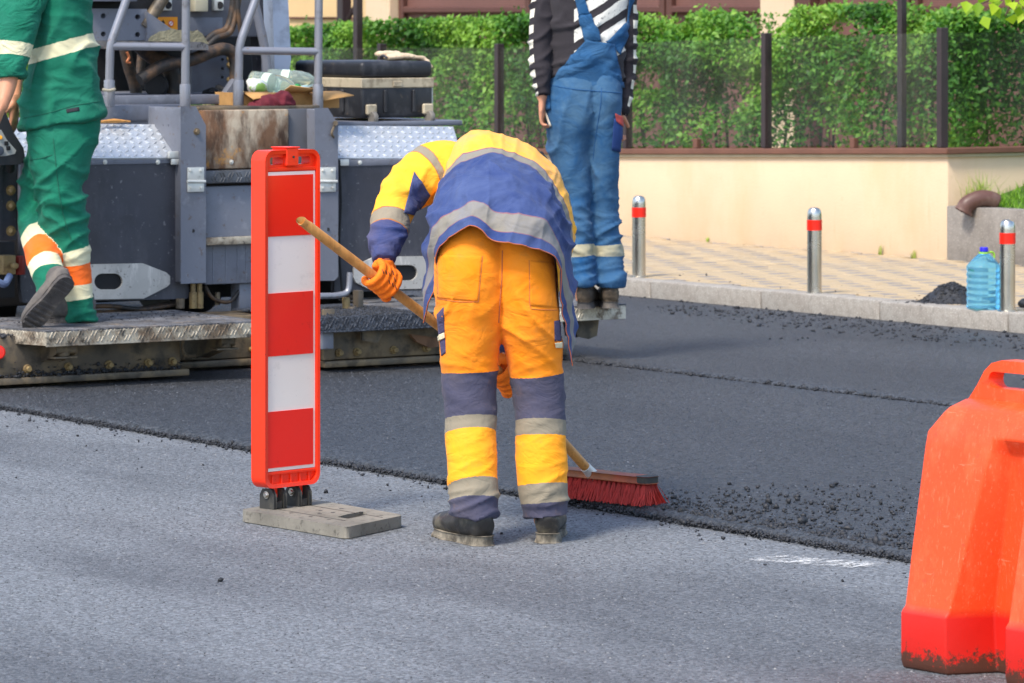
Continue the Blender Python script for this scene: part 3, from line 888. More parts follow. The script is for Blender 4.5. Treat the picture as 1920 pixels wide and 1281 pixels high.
fy, by = -th / 2, th / 2
outer = rrect(-hw, hw, z0, z1, .035)
slots = [rrect(-.088, -.030, z1 - .046, z1 - .022, .007, 3), rrect(.030, .088, z1 - .046, z1 - .022, .007, 3)]
bm = nb()
prism(bm, outer, lambda p: (p[0], fy + .012, p[1]), lambda p: (p[0], by - .012, p[1]), slots)
obj('panel_core', bm, M_RED, bc, smooth=40)
bm = nb()     # raised rim front and back: the side band is one moulded hoop
inner = rrect(-hw + .012, hw - .012, z0 + .045, z1 - .060, .006)
prism(bm, [(x * 1.006, (z - .65) * 1.001 + .65) for x, z in outer], lambda p: (p[0], fy, p[1]), lambda p: (p[0], by, p[1]), [rrect(-hw + .012, hw - .012, z0 + .012, z1 - .012, .026)])
obj('rim', bm, M_RED, bc, bevel=.004, seg=2, smooth=40)
bm = nb()
box(bm, -hw + .010, hw - .010, fy + .004, fy + .02, z1 - .066, z1 - .054); box(bm, -hw + .010, hw - .010, fy + .004, fy + .02, z0 + .040, z0 + .050)
for k in range(5):
    xk = -.08 + .04 * k; box(bm, xk - .003, xk + .003, fy + .006, fy + .02, z0 + .010, z0 + .041)
obj('ribs', bm, M_RED, bc, bevel=.002)
# stripes on a foil with a white border line on top, right and bottom
x0, x1, s0, s1 = -hw + .014, hw - .014, z0 + .052, z1 - .068
bm = nb(); box(bm, x0, x1, fy + .008, fy + .0112, s0, s1); obj('white_foil', bm, M_WFACE, bc)
hts = [0, .215, .405, .615, .800, 1.0]
tot = s1 - s0
for k in (0, 2, 4):
    za, zb = s1 - tot * hts[k + 1], s1 - tot * hts[k]
    if k == 0: zb -= .011
    if k == 4: za += .011
    bm = nb()
    box(bm, x0 + .001, x1 - .011, fy + .005, fy + .0078, za, zb)
    obj('red_stripe', bm, M_RFACE, bc)
bm = nb(); box(bm, -.028, .024, fy - .002, by + .002, z1 - .050, z1 + .006); box(bm, -.034, .03, fy - .004, by + .004, z1 + .0065, z1 + .010); lamp = obj('lamp_bracket', bm, M_RED, bc, bevel=.003)
bm = nb(); lathe(bm, [(.004, 0), (.004, .002)], 10, Matrix.Translation((0, fy - .0035, z1 - .022)) @ Matrix.Rotation(R(90), 4, 'X')); obj('bracket_hole', bm, M_BLKP, lamp)
for sx in (-.055, .055):
    bm = nb(); tube(bm, [(sx, 0, z0 + .01), (sx, 0, .078)], .012, 8); box(bm, sx - .013, sx + .013, -.008, .008, .070, z0 + .004); obj('hinge_tongue', bm, M_RED, bc, bevel=.003)
    bm = nb()
    for q in (-1, 1):
        prism(bm, [(-.030, .0385), (.030, .0385), (.030, .082), (.018, .099), (-.018, .099), (-.030, .082)], lambda p, q=q: (sx + q * .016, p[0], p[1]), lambda p, q=q: (sx + q * .028, p[0], p[1]))
    box(bm, sx - .0158, sx + .0158, -.028, .028, .039, .062)
    hb_ = obj('hinge_block', bm, M_BLKP, bc, bevel=.003)
    bm = nb(); bolt(bm, (sx - .030, 0, .083), (-1, 0, 0), .009, .006); obj('bolt', bm, M_STEEL, hb_)
# rubber foot (wide slab, cut corner, slot)
fo = [(-.170, -.315), (.160, -.315), (.195, -.280), (.195, .090), (.175, .135), (-.165, .135), (-.185, .115), (-.185, -.300)]
# the slab is laid out from the measured corners on the road
g4 = [gr(*q, z=.038) for q in ((450, 956), (650, 989), (757, 966), (577, 935))]
loc = []
ci, si = math.cos(-YAW), math.sin(-YAW)
for a_, b_ in g4:
    w_ = road(a_, b_); d_ = w_ - Vector((bx.x, bx.y, 0)); loc.append((d_.x * ci - d_.y * si, d_.x * si + d_.y * ci))
def rounded_poly(P, r, n=4):
    out = []
    m = len(P)
    for i in range(m):
        p, a_, b_ = Vector(P[i]), Vector(P[i - 1]), Vector(P[(i + 1) % m])
        d1, d2 = (a_ - p).normalized(), (b_ - p).normalized()
        s_, e_ = p + d1 * r, p + d2 * r
        for k in range(n + 1):
            t = k / n; out.append(tuple((s_ * (1 - t) ** 2 + p * 2 * t * (1 - t) + e_ * t * t)))
    return out
foot = rounded_poly(loc, .03)
cx_ = Vector((sum(p[0] for p in loc) / 4, sum(p[1] for p in loc) / 4))
e1 = (Vector(loc[2]) + Vector(loc[1]) - Vector(loc[3]) - Vector(loc[0])).normalized()    # long axis
e2 = Vector((-e1.y, e1.x))
def fpt(s_, t_): q = cx_ + e1 * s_ + e2 * t_; return (q.x, q.y)
slot = []
for q in ((632, 970), (652, 964), (676, 960), (686, 961), (688, 965), (672, 969), (652, 973)):
    a_, b_ = gr(*q, z=.038); w_ = road(a_, b_); d_ = w_ - Vector((bx.x, bx.y, 0)); slot.append((d_.x * ci - d_.y * si, d_.x * si + d_.y * ci))
bm = nb(); prism(bm, foot, lambda p: (p[0], p[1], .003), lambda p: (p[0], p[1], .038), [slot])
bmesh.ops.remove_doubles(bm, verts=bm.verts, dist=1e-5)
ft = obj('rubber_foot', bm, M_RUB, bc, bevel=.004, seg=2, smooth=40)
bm = nb()
for t_ in (-.07, .07):
    p0, p1 = fpt(-.22, t_), fpt(.22, t_)
    tube(bm, [(p0[0], p0[1], .0375), (p1[0], p1[1], .0375)], .002, 6)
for s_, t_ in ((-.05, -.09), (.06, -.09), (.16, -.09), (-.05, .02), (.02, .02), (-.05, .1), (.06, .1), (.17, .1), (.02, -.03)):
    q = fpt(s_, t_); lathe(bm, [(.007, .036), (.007, .0388)], 10, Matrix.Translation((q[0], q[1], 0)))
obj('foot_studs', bm, M_BLKP, ft)

# ------------------------------------------------------------------ plastic water-filled barrier
bl = thing('traffic_barrier', 'large red plastic water-filled road barrier at the right edge', 'traffic barrier', (W(1690, 1252, 10.43).x, 10.43, 0), math.atan2(-.79, .61))
m = pm('barrier_red_plastic', '#f04a1a', .42, var=.06, vs_=3, layers=[('#ff6a3c', 9, .55, .72, .5, (1, 1, .5)), ('#ff8f6c', 130, .685, .74, .4, (1, 1, .06)), ('#ff9a78', 140, .695, .75, .4, (.08, 1, .6)), ('#ff7f58', 170, .62, .72, .35, (1, 1, .3)), ('#c23a22', 40, .66, .74, .4)], bump=.0006, bs=50)
nt = m.node_tree; p = [n_ for n_ in nt.nodes if n_.type == 'BSDF_PRINCIPLED'][0]
src = p.inputs['Base Color'].links[0].from_socket
sx_ = node(nt, 'ShaderNodeSeparateXYZ'); nt.links.new(coord(nt), sx_.inputs[0])
zlo = ramp01(nt, sx_.outputs[2], .16, .135)
cur = mixc(nt, zlo, src, hexc('#cc1c10'))                     # lower moulded band is a deeper red
gr_ = math_(nt, 'ADD', ramp01(nt, sx_.outputs[2], .085, .0), math_(nt, 'MULTIPLY', math_(nt, 'SUBTRACT', nz(nt, 34, det=9, rough=.75), .5), 2.6))
cur = mixc(nt, math_(nt, 'MULTIPLY', ramp01(nt, gr_, .40, .62), .93), cur, hexc('#3a2f22'))
nt.links.new(cur, p.inputs['Base Color'])
M_BARR = m
LB = 1.2
lev = [(0, .166, 0), (.02, .171, -.003), (.140, .171, -.003), (.152, .162, .003), (.30, .146, .012), (.45, .129, .022), (.540, .119, .028), (.578, .114, .032), (.628, .096, .072), (.640, .085, .080), (.658, .045, .095)]
bm = nb()
rings = []
for z, d, ins in lev:
    t = max(0, min(1, (z - .15) / .42))
    e1_, e2_ = .158 + .085 * t, .362 + .030 * t
    cw_ = .045
    base = [(0, 0), (e1_, 0), (e1_ + cw_, 1), (e2_ - cw_, 1), (e2_, 0)]
    half = base + [(LB - x, k) for x, k in base[::-1]]
    fr_ = []
    for x, k in half:
        xx = ins + x * (LB - 2 * ins) / LB
        back = min(d, .040 + .045 * min(1, z / .58))
        fr_.append((xx, back if (k and z < .56) else d))
    ring = [bm.verts.new((x, -d_, z)) for x, d_ in fr_] + [bm.verts.new((x, d_, z)) for x, d_ in fr_[::-1]]
    rings.append(ring)
m_ = len(rings[0])
for A_, B_ in zip(rings, rings[1:]):
    for k in range(m_): bm.faces.new((A_[k], A_[(k + 1) % m_], B_[(k + 1) % m_], B_[k]))
bm.faces.new(rings[0][::-1]); bm.faces.new(rings[-1])
bmesh.ops.triangulate(bm, faces=[f for f in bm.faces if len(f.verts) > 4])
# front foot line of the barrier is the object's origin, so move the middle back
obj('body', bm, M_BARR, bl, bevel=.006, seg=3, smooth=28, M=Matrix.Translation((0, .17, 0)))
bm = nb()
hd = [(.080, .650), (.115, .692), (.140, .728), (.165, .748), (.200, .757), (.40, .757), (.435, .748), (.46, .728), (.485, .692), (.52, .650)]
prism(bm, hd, lambda p: (p[0], .145, p[1]), lambda p: (p[0], .195, p[1]), [rrect(.155, .445, .688, .728, .019)])
obj('handle', bm, M_BARR, bl, bevel=.008, seg=2, smooth=50)
bm = nb(); lathe(bm, [(.05, .65), (.05, .672), (.045, .676)], 20, Matrix.Translation((.85, .17, 0))); obj('filler_cap', bm, M_BLKP, bl, bevel=.002)

# ------------------------------------------------------------------ street tree just outside the frame, one bough hangs in
tb = road(*gr(2120, 560, .13), .13)
tr_ = thing('street_tree', 'leafy bough of a tree with lime green leaves in the upper right corner', 'tree', (tb.x, tb.y, .13), 0)
Yt = tb.y
def tl(px, py, dy=0):
    w_ = W(px, py, Yt + dy); return w_ - Vector((tb.x, tb.y, .13))
bm = nb()
tube(bm, [(0, 0, -.02), (.02, .02, .8), (-.02, 0, 1.7), (.0, .03, 2.6), (.05, .0, 3.4)], [.07, .055, .05, .04, .02], 10, 4); obj('trunk', bm, M_BARK, tr_)
lim = []
bm = nb()
boughs = [[(-.0, 0, 1.75), tl(2040, -90), tl(1950, -50), tl(1880, -12), tl(1838, 8)], [tl(1950, -50), tl(1905, -10), tl(1885, 30)], [(0, 0, 2.0), (.3, .4, 2.4), (.5, .8, 2.6)], [(0, 0, 2.3), (.4, -.3, 2.8), (.6, -.5, 3.1)], [(0, 0, 2.5), (-.4, .2, 3.0), (-.6, .3, 3.3)], [(0, 0, 2.9), (.1, -.3, 3.4), (.1, -.5, 3.7)]]
for q in boughs: tube(bm, q, [.018, .012, .004], 6, 4)
obj('branches', bm, M_BARK, tr_)
pos = []
for px, py in ((1812, 2), (1822, 8), (1835, 4), (1843, 30), (1850, 0), (1862, 6), (1868, 12), (1874, 2), (1884, -4), (1895, 4), (1905, 6), (1912, 12), (1908, 34), (1918, 22), (1925, 5), (1890, -12), (1870, -14), (1840, -14), (1915, -6), (1930, 30)):
    pos.append(tl(px, py, random.uniform(-.08, .08)))
pos = np.array(pos)
leaves('hanging_leaves', pos, rng.uniform(.065, .085, len(pos)), M_TREE, tr_, up=0, face=(0, -1.2, .1), wide=.85, hang=True)
cp = []
for q in boughs[2:]:
    for k in range(130): cp.append(Vector(q[-1]) * random.uniform(.75, 1.05) + Vector(rng.normal(0, .22, 3)))
for k in range(60): cp.append(tl(2000 + random.uniform(-30, 120), -95 + random.uniform(-80, 15), random.uniform(-.2, .2)))
leaves('crown', np.array(cp), rng.uniform(.06, .085, len(cp)), M_TREE, tr_, up=.4, wide=.85)

# ================================================================== ASPHALT PAVER
A0, B0 = 9.6, 16.04
pv = thing('asphalt_paver', 'grey asphalt paver with walkway, side panels and handrails seen from behind', 'paver machine', road(A0, B0, 0), TH)
M_GREY = pm('paver_grey_paint', '#6f727c', .45, var=.08, vs_=3, layers=[('#4a4a4e', 6, .56, .75, .45), ('#8d8f96', 18, .62, .75, .4), ('#5e4a38', 30, .66, .74, .6)], bump=.0006, bs=40)
M_DGREY = pm('paver_dark_panel', '#3d3e46', .5, var=.12, vs_=3, layers=[('#6a6a70', 7, .55, .8, .4, (1, 1, .3)), ('#8b8b8c', 46, .68, .74, .55), ('#2a2a2e', 5, .5, .7, .4)], bump=.0006, bs=60)
M_ALU = pm('tread_aluminium', '#c6cace', .38, .55, var=.08, vs_=4, layers=[('#8d8a84', 7, .56, .78, .5), ('#6b5a42', 22, .68, .78, .5)], bump=.0004, bs=60)
M_ALUD = pm('dirty_tread_lip', '#b3aa98', .6, .3, var=.2, vs_=8, layers=[('#5a4632', 9, .46, .66, .85), ('#231f1b', 24, .58, .70, .8)], bump=.001, bs=90)
M_TOP = pm('dirty_walkway', '#77777a', .7, .2, var=.2, vs_=10, layers=[('#3c3a3a', 8, .44, .66, .8), ('#8a7a66', 14, .58, .72, .6), ('#1c1c1e', 60, .58, .66, .7)], bump=.002, bs=120)
M_TAR = pm('tarred_walkway', '#2e3138', .7, var=.4, vs_=60, layers=[('#5d626c', 90, .52, .64, .6)], bump=.006, bs=130)
M_OILY = pm('oily_steel', '#5f564a', .5, .2, var=.25, vs_=5, layers=[('#86704e', 5, .48, .7, .6), ('#2a2621', 11, .54, .7, .7)], bump=.001, bs=60)
M_BLACK = pm('flat_black', '#17171a', .7, var=.3, vs_=6)  # even black; on hole discs and slot backs it paints in their inner shade
M_RUST = pm('burnt_paint', '#b3a48e', .7, var=.15, vs_=6, layers=[('#6b4528', 5, .46, .62, .9, (1, 1, .45)), ('#3a2618', 9, .52, .68, .9, (1, 1, .35)), ('#c58a3c', 7, .64, .72, .7)], bump=.002, bs=40)
M_TUBE = pm('handrail_steel', '#85868d', .38, .35, var=.08, vs_=6, layers=[('#4d4a48', 10, .6, .75, .6), ('#7a5a3e', 26, .68, .75, .7)])
M_GALV = pm('galvanised_hinge', '#cfcfc8', .5, .3, var=.1, vs_=12, layers=[('#7d766a', 16, .6, .75, .6)])
M_HOSE = pm('rubber_hose', '#2b2826', .6, var=.25, vs_=20, layers=[('#6f5237', 9, .52, .7, .7)], bump=.001, bs=80)
M_BRASS = pm('brassy_bolt', '#8d7850', .6, .2, var=.2, vs_=30, layers=[('#5a4630', 30, .55, .7, .7)])
M_BLUEG = pm('paver_light_column', '#8b98ad', .45, var=.08, vs_=3, layers=[('#5d636e', 6, .6, .75, .5)])
def L(px, py, b):
    a = ra(px, b); return Vector((a - A0, b - B0, rz(a, b, py)))
def pbox(bm, x0, x1, yt, yb_, b, dep):
    A, B = L(x0, yt, b), L(x1, yt, b); C, D = L(x0, yb_, b), L(x1, yb_, b)
    zt, zb = (A.z + B.z) / 2, (C.z + D.z) / 2
    return box(bm, A.x, B.x, b - B0, b - B0 + dep, min(zb, zt), max(zb, zt))
def ppoly(bm, pts, b, dep, holes=()):
    q = [L(x, y, b) for x, y in pts]; hq = [[L(x, y, b) for x, y in h] for h in holes]
    prism(bm, [(v.x, v.z) for v in q], lambda p: (p[0], b - B0, p[1]), lambda p: (p[0], b - B0 + dep, p[1]), [[(v.x, v.z) for v in h] for h in hq])
def part(name, fn, mat, parent=pv, bevel=.004, seg=2, smooth=35):
    bm = nb(); fn(bm); return obj(name, bm, mat, parent, bevel=bevel, seg=seg, smooth=smooth)
# --- screed (bottom beams)
b = 16.04
def scr(bm):
    al, ar = ra(-60, b), ra(338, b)
    box(bm, al - A0, ar - A0, 0, .30, .075, .245)
s1_ = part('left_screed', scr, M_OILY)
def sole(bm):
    al, ar = ra(-60, b), ra(352, b); box(bm, al - A0 - .01, ar - A0, -.015, .33, .042, .07)
part('screed_plate', sole, M_OILY, s1_, .003)
bm = nb()
for px in (50, 127, 203, 277, 322):
    q = L(px, 705, b); q.z = .105
    tube(bm, [q + Vector((0, .01, .0)), q + Vector((0, -.03, 0))], .013, 6); tube(bm, [q + Vector((0, 0, 0)), q + Vector((0, -.012, 0))], .019, 10)
    obj('bolt', bm, M_BRASS, s1_, bevel=.002); bm = nb()
bm.free()
def scr2(bm):
    al, ar = ra(345, b + .32), ra(612, b + .32); box(bm, al - A0, ar - A0, .32, .62, .075, .26)
s2_ = part('centre_screed', scr2, M_OILY)
part('screed_plate', lambda bm: box(bm, ra(340, b + .3) - A0, ra(612, b + .3) - A0, .30, .60, .042, .07), M_OILY, s2_, .003)
for px in (360, 398, 470):
    bm = nb(); q = L(px, 670, b + .32); q.z = .11; tube(bm, [q, q + Vector((0, -.03, 0))], .013, 6); obj('bolt', bm, M_BRASS, s2_, bevel=.002)
def scr3(bm):
    box(bm, ra(607, b) - A0, ra(1052, b) - A0, 0, .30, .075, .245)
s3_ = part('right_screed', scr3, M_OILY)
part('screed_plate', lambda bm: box(bm, ra(606, b) - A0, ra(1060, b) - A0, -.015, .33, .042, .07), M_OILY, s3_, .003)
for px in (634, 668, 737, 798):
    bm = nb(); q = L(px, 680, b); q.z = .105
    tube(bm, [q + Vector((0, .01, 0)), q + Vector((0, -.03, 0))], .013, 6); tube(bm, [q, q + Vector((0, -.012, 0))], .019, 10); obj('bolt', bm, M_BRASS, s3_, bevel=.002)
part('end_bracket', lambda bm: box(bm, ra(606, b - .02) - A0, ra(628, b - .02) - A0, -.02, -.003, .075, .30), M_OILY, s3_)
# --- walkway platforms with chevron tread lips
ZP = .275
def lip_tread(p0, p1, z0, z1, parent, mat=M_ALUD, pitch=.052):
    """slanted raised bars along a vertical lip between two points of the plan"""
    p0, p1 = Vector(p0), Vector(p1); d = (p1 - p0); Ln = d.length; d.normalize(); nrm = Vector((d.y, -d.x))
    V, Fc = [], []
    k = 0; x = .02
    while x < Ln - .02:
        for row in range(2):
            zc_ = z0 + (z1 - z0) * (.28 + .46 * row)
            for q in range(2):
                s_ = 1 if (row + k) % 2 else -1
                cx2 = x + (q - .5) * .016
                h = .012
                for (du, dv, out_) in ((-.009, -h * s_, .0), (-.004, -h * s_ - .002 * s_, .0), (.009, h * s_, .0), (.004, h * s_ + .002 * s_, .0), (-.006, -h * s_ * .8, .0026), (.006, h * s_ * .8, .0026)):
                    P = p0 + d * (cx2 + du) + nrm * (out_ + .0003); V.append((P.x, P.y, zc_ + dv))
                o_ = len(V) - 6
                Fc += [(o_, o_ + 1, o_ + 5, o_ + 4), (o_ + 1, o_ + 2, o_ + 5, o_ + 5), (o_ + 2, o_ + 3, o_ + 4, o_ + 5), (o_ + 3, o_, o_ + 4, o_ + 4)]
        x += pitch * .62; k += 1
    me = bpy.data.meshes.new('tread_bars'); me.from_pydata(V, [], [tuple(dict.fromkeys(f)) for f in Fc])
    tag(link_mesh('tread_bars', me, mat, parent), kind='stuff')
def plat(x0, x1, b0_, b1_, name, topmat, lipmat, cut=None):
    aL, aR = ra(x0, b0_) - A0, ra(x1, b0_) - A0
    f, r_ = b0_ - B0, b1_ - B0
    poly = [(aL, f), (aR, f), (aR, r_), (aL - .12, r_), (aL - .12, f + .42)] if cut else [(aL, f), (aR, f), (aR, r_), (aL, r_)]
    bm = nb(); prism(bm, poly, lambda p: (p[0], p[1], ZP - .006), lambda p: (p[0], p[1], ZP)); w_ = obj(name, bm, topmat, pv)
    bm = nb()
    ins = [(aL + .0005, f + .0005), (aR - .0005, f + .0005)]
    box(bm, aL, aR, f, f + .008, ZP - .068, ZP - .0065); box(bm, aR - .008, aR, f + .0085, r_, ZP - .062, ZP - .0065)
    lp = obj('walkway_lip', bm, lipmat, w_, bevel=.002)
    lip_tread((aL + .01, f), (aR - .01, f), ZP - .058, ZP - .004, w_, lipmat)
    if cut:
        bm = nb(); e = [(aL, f), (aL - .12, f + .42)]
        prism(bm, [(aL - .0005, f - .0), (aL - .1205, f + .42), (aL - .112, f + .42), (aL + .0075, f + .009)], lambda p: (p[0], p[1], ZP - .062), lambda p: (p[0], p[1], ZP - .0065)); obj('walkway_lip', bm, lipmat, w_)
        lip_tread((aL - .12, f + .42), (aL, f), ZP - .058, ZP - .004, w_, lipmat)
    return w_
BF = 15.86
wl = plat(87, 500, BF, BF + .82, 'left_walkway', M_TOP, M_ALUD, cut=True)
wr_ = plat(592, 815, BF + .03, BF + .75, 'right_walkway', M_TAR, M_TAR)
M_ALUL = pm('pale_tread_lip', '#cfc7b6', .55, .2, var=.2, vs_=8, layers=[('#5a4632', 22, .56, .70, .8)])
we = plat(820, 1174, BF + .01, BF + .72, 'end_walkway', M_TOP, M_ALUL)
part('walkway_bracket', lambda bm: (ppoly(bm, [(1078, 596), (1122, 596), (1118, 628), (1104, 634), (1084, 630)], BF + .12, .10),), M_OILY, we, .005)
n = 1500
xa, xb = ra(596, BF) - A0, ra(812, BF) - A0
tag(crumbs('asphalt_bits', np.stack([rng.uniform(xa, xb, n), rng.uniform(BF + .035, BF + .60, n) - B0, np.full(n, ZP + .001)], 1), rng.gamma(2.2, .0022, n) + .002, M_CRUMB, wr_), kind='stuff')
n = 260
xa, xb = ra(95, BF) - A0, ra(495, BF) - A0
tag(crumbs('asphalt_bits', np.stack([rng.uniform(xa, xb, n), rng.uniform(BF + .3, BF + .8, n) - B0, np.full(n, ZP + .001)], 1), rng.gamma(2.0, .0016, n) + .0015, M_CRUMB, wl), kind='stuff')
# brackets under the walkways
def brk(name, px, b_, w, mat=M_OILY):
    a = ra(px, b_) - A0; y = b_ - B0
    def f(bm):
        prism(bm, [(y - .01, ZP - .064), (y + .30, ZP - .064), (y + .30, ZP - .17), (y + .22, ZP - .17), (y - .01, ZP - .10)], lambda p: (a - w / 2, p[0], p[1]), lambda p: (a + w / 2, p[0], p[1]))
    part(name, f, mat, wl, .006)
    def g(bm):
        tube(bm, [(a, y + .02, ZP - .07), (a, y + .02, ZP - .115)], .03, 12); box(bm, a - .055, a + .055, y - .012, y + .06, ZP - .125, ZP - .1155)
    part('bracket_foot', g, mat, wl, .004)
brk('walkway_bracket', 122, BF + .06, .10); brk('walkway_bracket', 425, BF + .08, .07)
def hook(px, py, b_, parent, s=1.0, mat=M_OILY):
    q = L(px, py, b_)
    bm = nb(); tube(bm, [q + Vector((0, 0, .05 * s)), q + Vector((0, 0, -.005 * s)), q + Vector((.02 * s, 0, -.03 * s)), q + Vector((.06 * s, 0, -.03 * s))], .008 * s, 8, 4); obj('hook', bm, mat, parent)
hook(343, 655, b - .02, s1_)
for px, py in ((642, 545), (633, 625)):
    q = L(px, py, 16.30); bm = nb()
    tube(bm, [q + Vector((-.12, 0, -.02)), q + Vector((-.02, 0, -.02)), q + Vector((.03, 0, .0)), q + Vector((.04, 0, .08))], .014, 10, 5); obj('hydraulic_pipe', bm, M_TUBE if py < 600 else M_OILY, s3_)
part('pipe_clamp', lambda bm: pbox(bm, 604, 626, 622, 655, 15.93, .05), M_GREY, s3_, .005)
part('strut_plate', lambda bm: ppoly(bm, [(680, 612), (726, 612), (708, 642), (680, 638)], 15.98, .015), M_OILY, s3_, .002)
part('gusset', lambda bm: ppoly(bm, [(772, 628), (828, 636), (826, 648), (806, 651), (782, 640)], 15.99, .02), M_RUST, s3_, .003)
part('support_post', lambda bm: pbox(bm, 672, 682, 545, 640, 16.34, .05), M_OILY, s3_, .004)
part('valve_stack', lambda bm: tube(bm, [L(649, 558, 16.32), L(649, 585, 16.32)], .018, 12), M_BRASS, s3_, .003)
part('stud', lambda bm: tube(bm, [L(660, 575, 16.3), L(660, 590, 16.3)], .022, 10), M_OILY, s3_, .003)
part('far_step', lambda bm: ppoly(bm, [(690, 568), (830, 560), (835, 566), (780, 578), (695, 572)], 16.55, .25), M_TOP, s3_, .003)
# --- dark body core behind everything
part('chassis', lambda bm: (box(bm, ra(-120, 17.2) - A0, ra(880, 17.2) - A0, 17.25 - B0, 20.6 - B0, .34, 1.0), box(bm, ra(-100, 17.2) - A0, ra(850, 17.2) - A0, 16.95 - B0, 17.25 - B0, .30, .62)), M_BLACK, pv, .01)
for sgn, a_ in ((-1, ra(60, 17.2)), (1, ra(760, 17.2))):
    for k in range(2):
        bm = nb(); lathe(bm, [(.0, 0), (.28, 0), (.30, .03), (.30, .27), (.28, .30), (.0, .30)], 28, Matrix.Translation((a_ - A0 - .15, 17.9 - B0 + k * 1.5, .335)) @ Matrix.Rotation(R(90), 4, 'Y'))
        obj('wheel', bm, M_BLACK, pv)
# --- left side
BP = 16.72
part('left_panel', lambda bm: ppoly(bm, [(44, 566), (40, 540), (40, 308), (344, 308), (353, 556), (350, 559)], BP, .03), M_DGREY)
part('panel_strip', lambda bm: pbox(bm, 60, 336, 297.5, 309, BP - .004, .05), M_GREY, pv, .002)
def tread_cover(name, quad, b0_, b1_, mat=M_ALU):
    """sloping cover: front edge px pair at depth b0, rear edge px pair at depth b1"""
    f0, f1 = L(*quad[0], b0_), L(*quad[1], b0_); r1, r0 = L(*quad[2], b1_), L(*quad[3], b1_)
    bm = nb()
    up = (f1 - f0).cross(r0 - f0).normalized()
    A = [bm.verts.new(v) for v in (f0, f1, r1, r0)]; B = [bm.verts.new(v - up * .012) for v in (f0, f1, r1, r0)]
    bm.faces.new(A); bm.faces.new(B[::-1])
    for i in range(4): bm.faces.new((A[i], B[i], B[(i + 1) % 4], A[(i + 1) % 4]))
    o_ = obj(name, bm, mat, pv, bevel=.002)
    V, Fc = [], []
    nu = int((f1 - f0).length / .040); nv = max(3, int((r0 - f0).length / .036))
    for i in range(nu):
        for j in range(nv):
            u_, v_ = (i + .5) / nu, (j + .5) / nv
            c = (f0 * (1 - u_) + f1 * u_) * (1 - v_) + (r0 * (1 - u_) + r1 * u_) * v_
            e1_ = (f1 - f0).normalized(); e2_ = up.cross(e1_)
            t = R(38 if (i + j) % 2 else -38); dd = e1_ * math.cos(t) + e2_ * math.sin(t); ee = up.cross(dd)
            for q in (dd * .017, ee * .0062, -dd * .017, -ee * .0062): V.append(c + q + up * .0004)
            V.append(c + dd * .007 + up * .0055); V.append(c - dd * .007 + up * .0055)
            o = len(V) - 6
            Fc += [(o, o + 1, o + 4), (o + 4, o + 1, o + 5), (o + 1, o + 2, o + 5), (o + 5, o + 2, o + 3), (o + 3, o + 4, o + 5), (o + 3, o, o + 4)]
    me = bpy.data.meshes.new('tread_lozenges'); me.from_pydata([tuple(v) for v in V], [], Fc)
    tag(link_mesh('tread_lozenges', me, mat, o_), kind='stuff')
    return o_
tc1 = tread_cover('left_tread_cover', [(20, 296), (337, 296), (312, 233), (30, 231)], BP - .01, BP + .20)
tc2 = tread_cover('right_tread_cover', [(632, 296), (868, 297), (850, 237), (632, 235)], BP + .02, BP + .22)
for px in (197, 296): part('strip_bolt', lambda bm, px=px: bolt(bm, L(px, 304, BP - .005), (0, -1, 0), .008, .004), M_GALV, pv, 0)
# aluminium pull plates with oval hole
def pull(pts, hole, b_, name='pull_plate'):
    o_ = part(name, lambda bm: ppoly(bm, pts, b_, .012, [hole]), pm(name + '_alu', '#b4b1ab', .55, .1, var=.12, vs_=5, layers=[('#86837d', 8, .53, .72, .6, (1, 1, .3)), ('#dedad2', 26, .62, .72, .5, (1, 1, .2)), ('#55504a', 40, .64, .72, .6)]), pv, 0, smooth=30)
    bm = nb(); prism(bm, [(L(x, y, b_).x, L(x, y, b_).z) for x, y in hole], lambda p: (p[0], b_ + .013 - B0, p[1]), lambda p: (p[0], b_ + .0145 - B0, p[1])); obj('slot_back', bm, M_BLACK, o_)
    return o_
ov = lambda x0, x1, y0, y1: rrect(x0, x1, y0, y1, (y1 - y0) / 2 - .1, 6)
pull([(160, 496), (268, 494), (312, 511), (319, 518), (319, 532), (313, 538), (270, 560), (160, 562)], ov(177, 230, 513, 543), BP - .016)
pull([(664, 502), (672, 496), (702, 482), (830, 480), (830, 541), (700, 543), (690, 541), (668, 530), (663, 520)], ov(720, 783, 497, 526), BP - .016)
part('right_panel', lambda bm: ppoly(bm, [(628, 546), (634, 309), (850, 309), (850, 542)], BP, .03), M_DGREY)
part('panel_strip', lambda bm: pbox(bm, 634, 850, 298.5, 310, BP - .004, .05), M_GREY, pv, .002)
part('strip_bolt', lambda bm: bolt(bm, L(675, 305, BP - .005), (0, -1, 0), .008, .004), M_GALV, pv, 0)
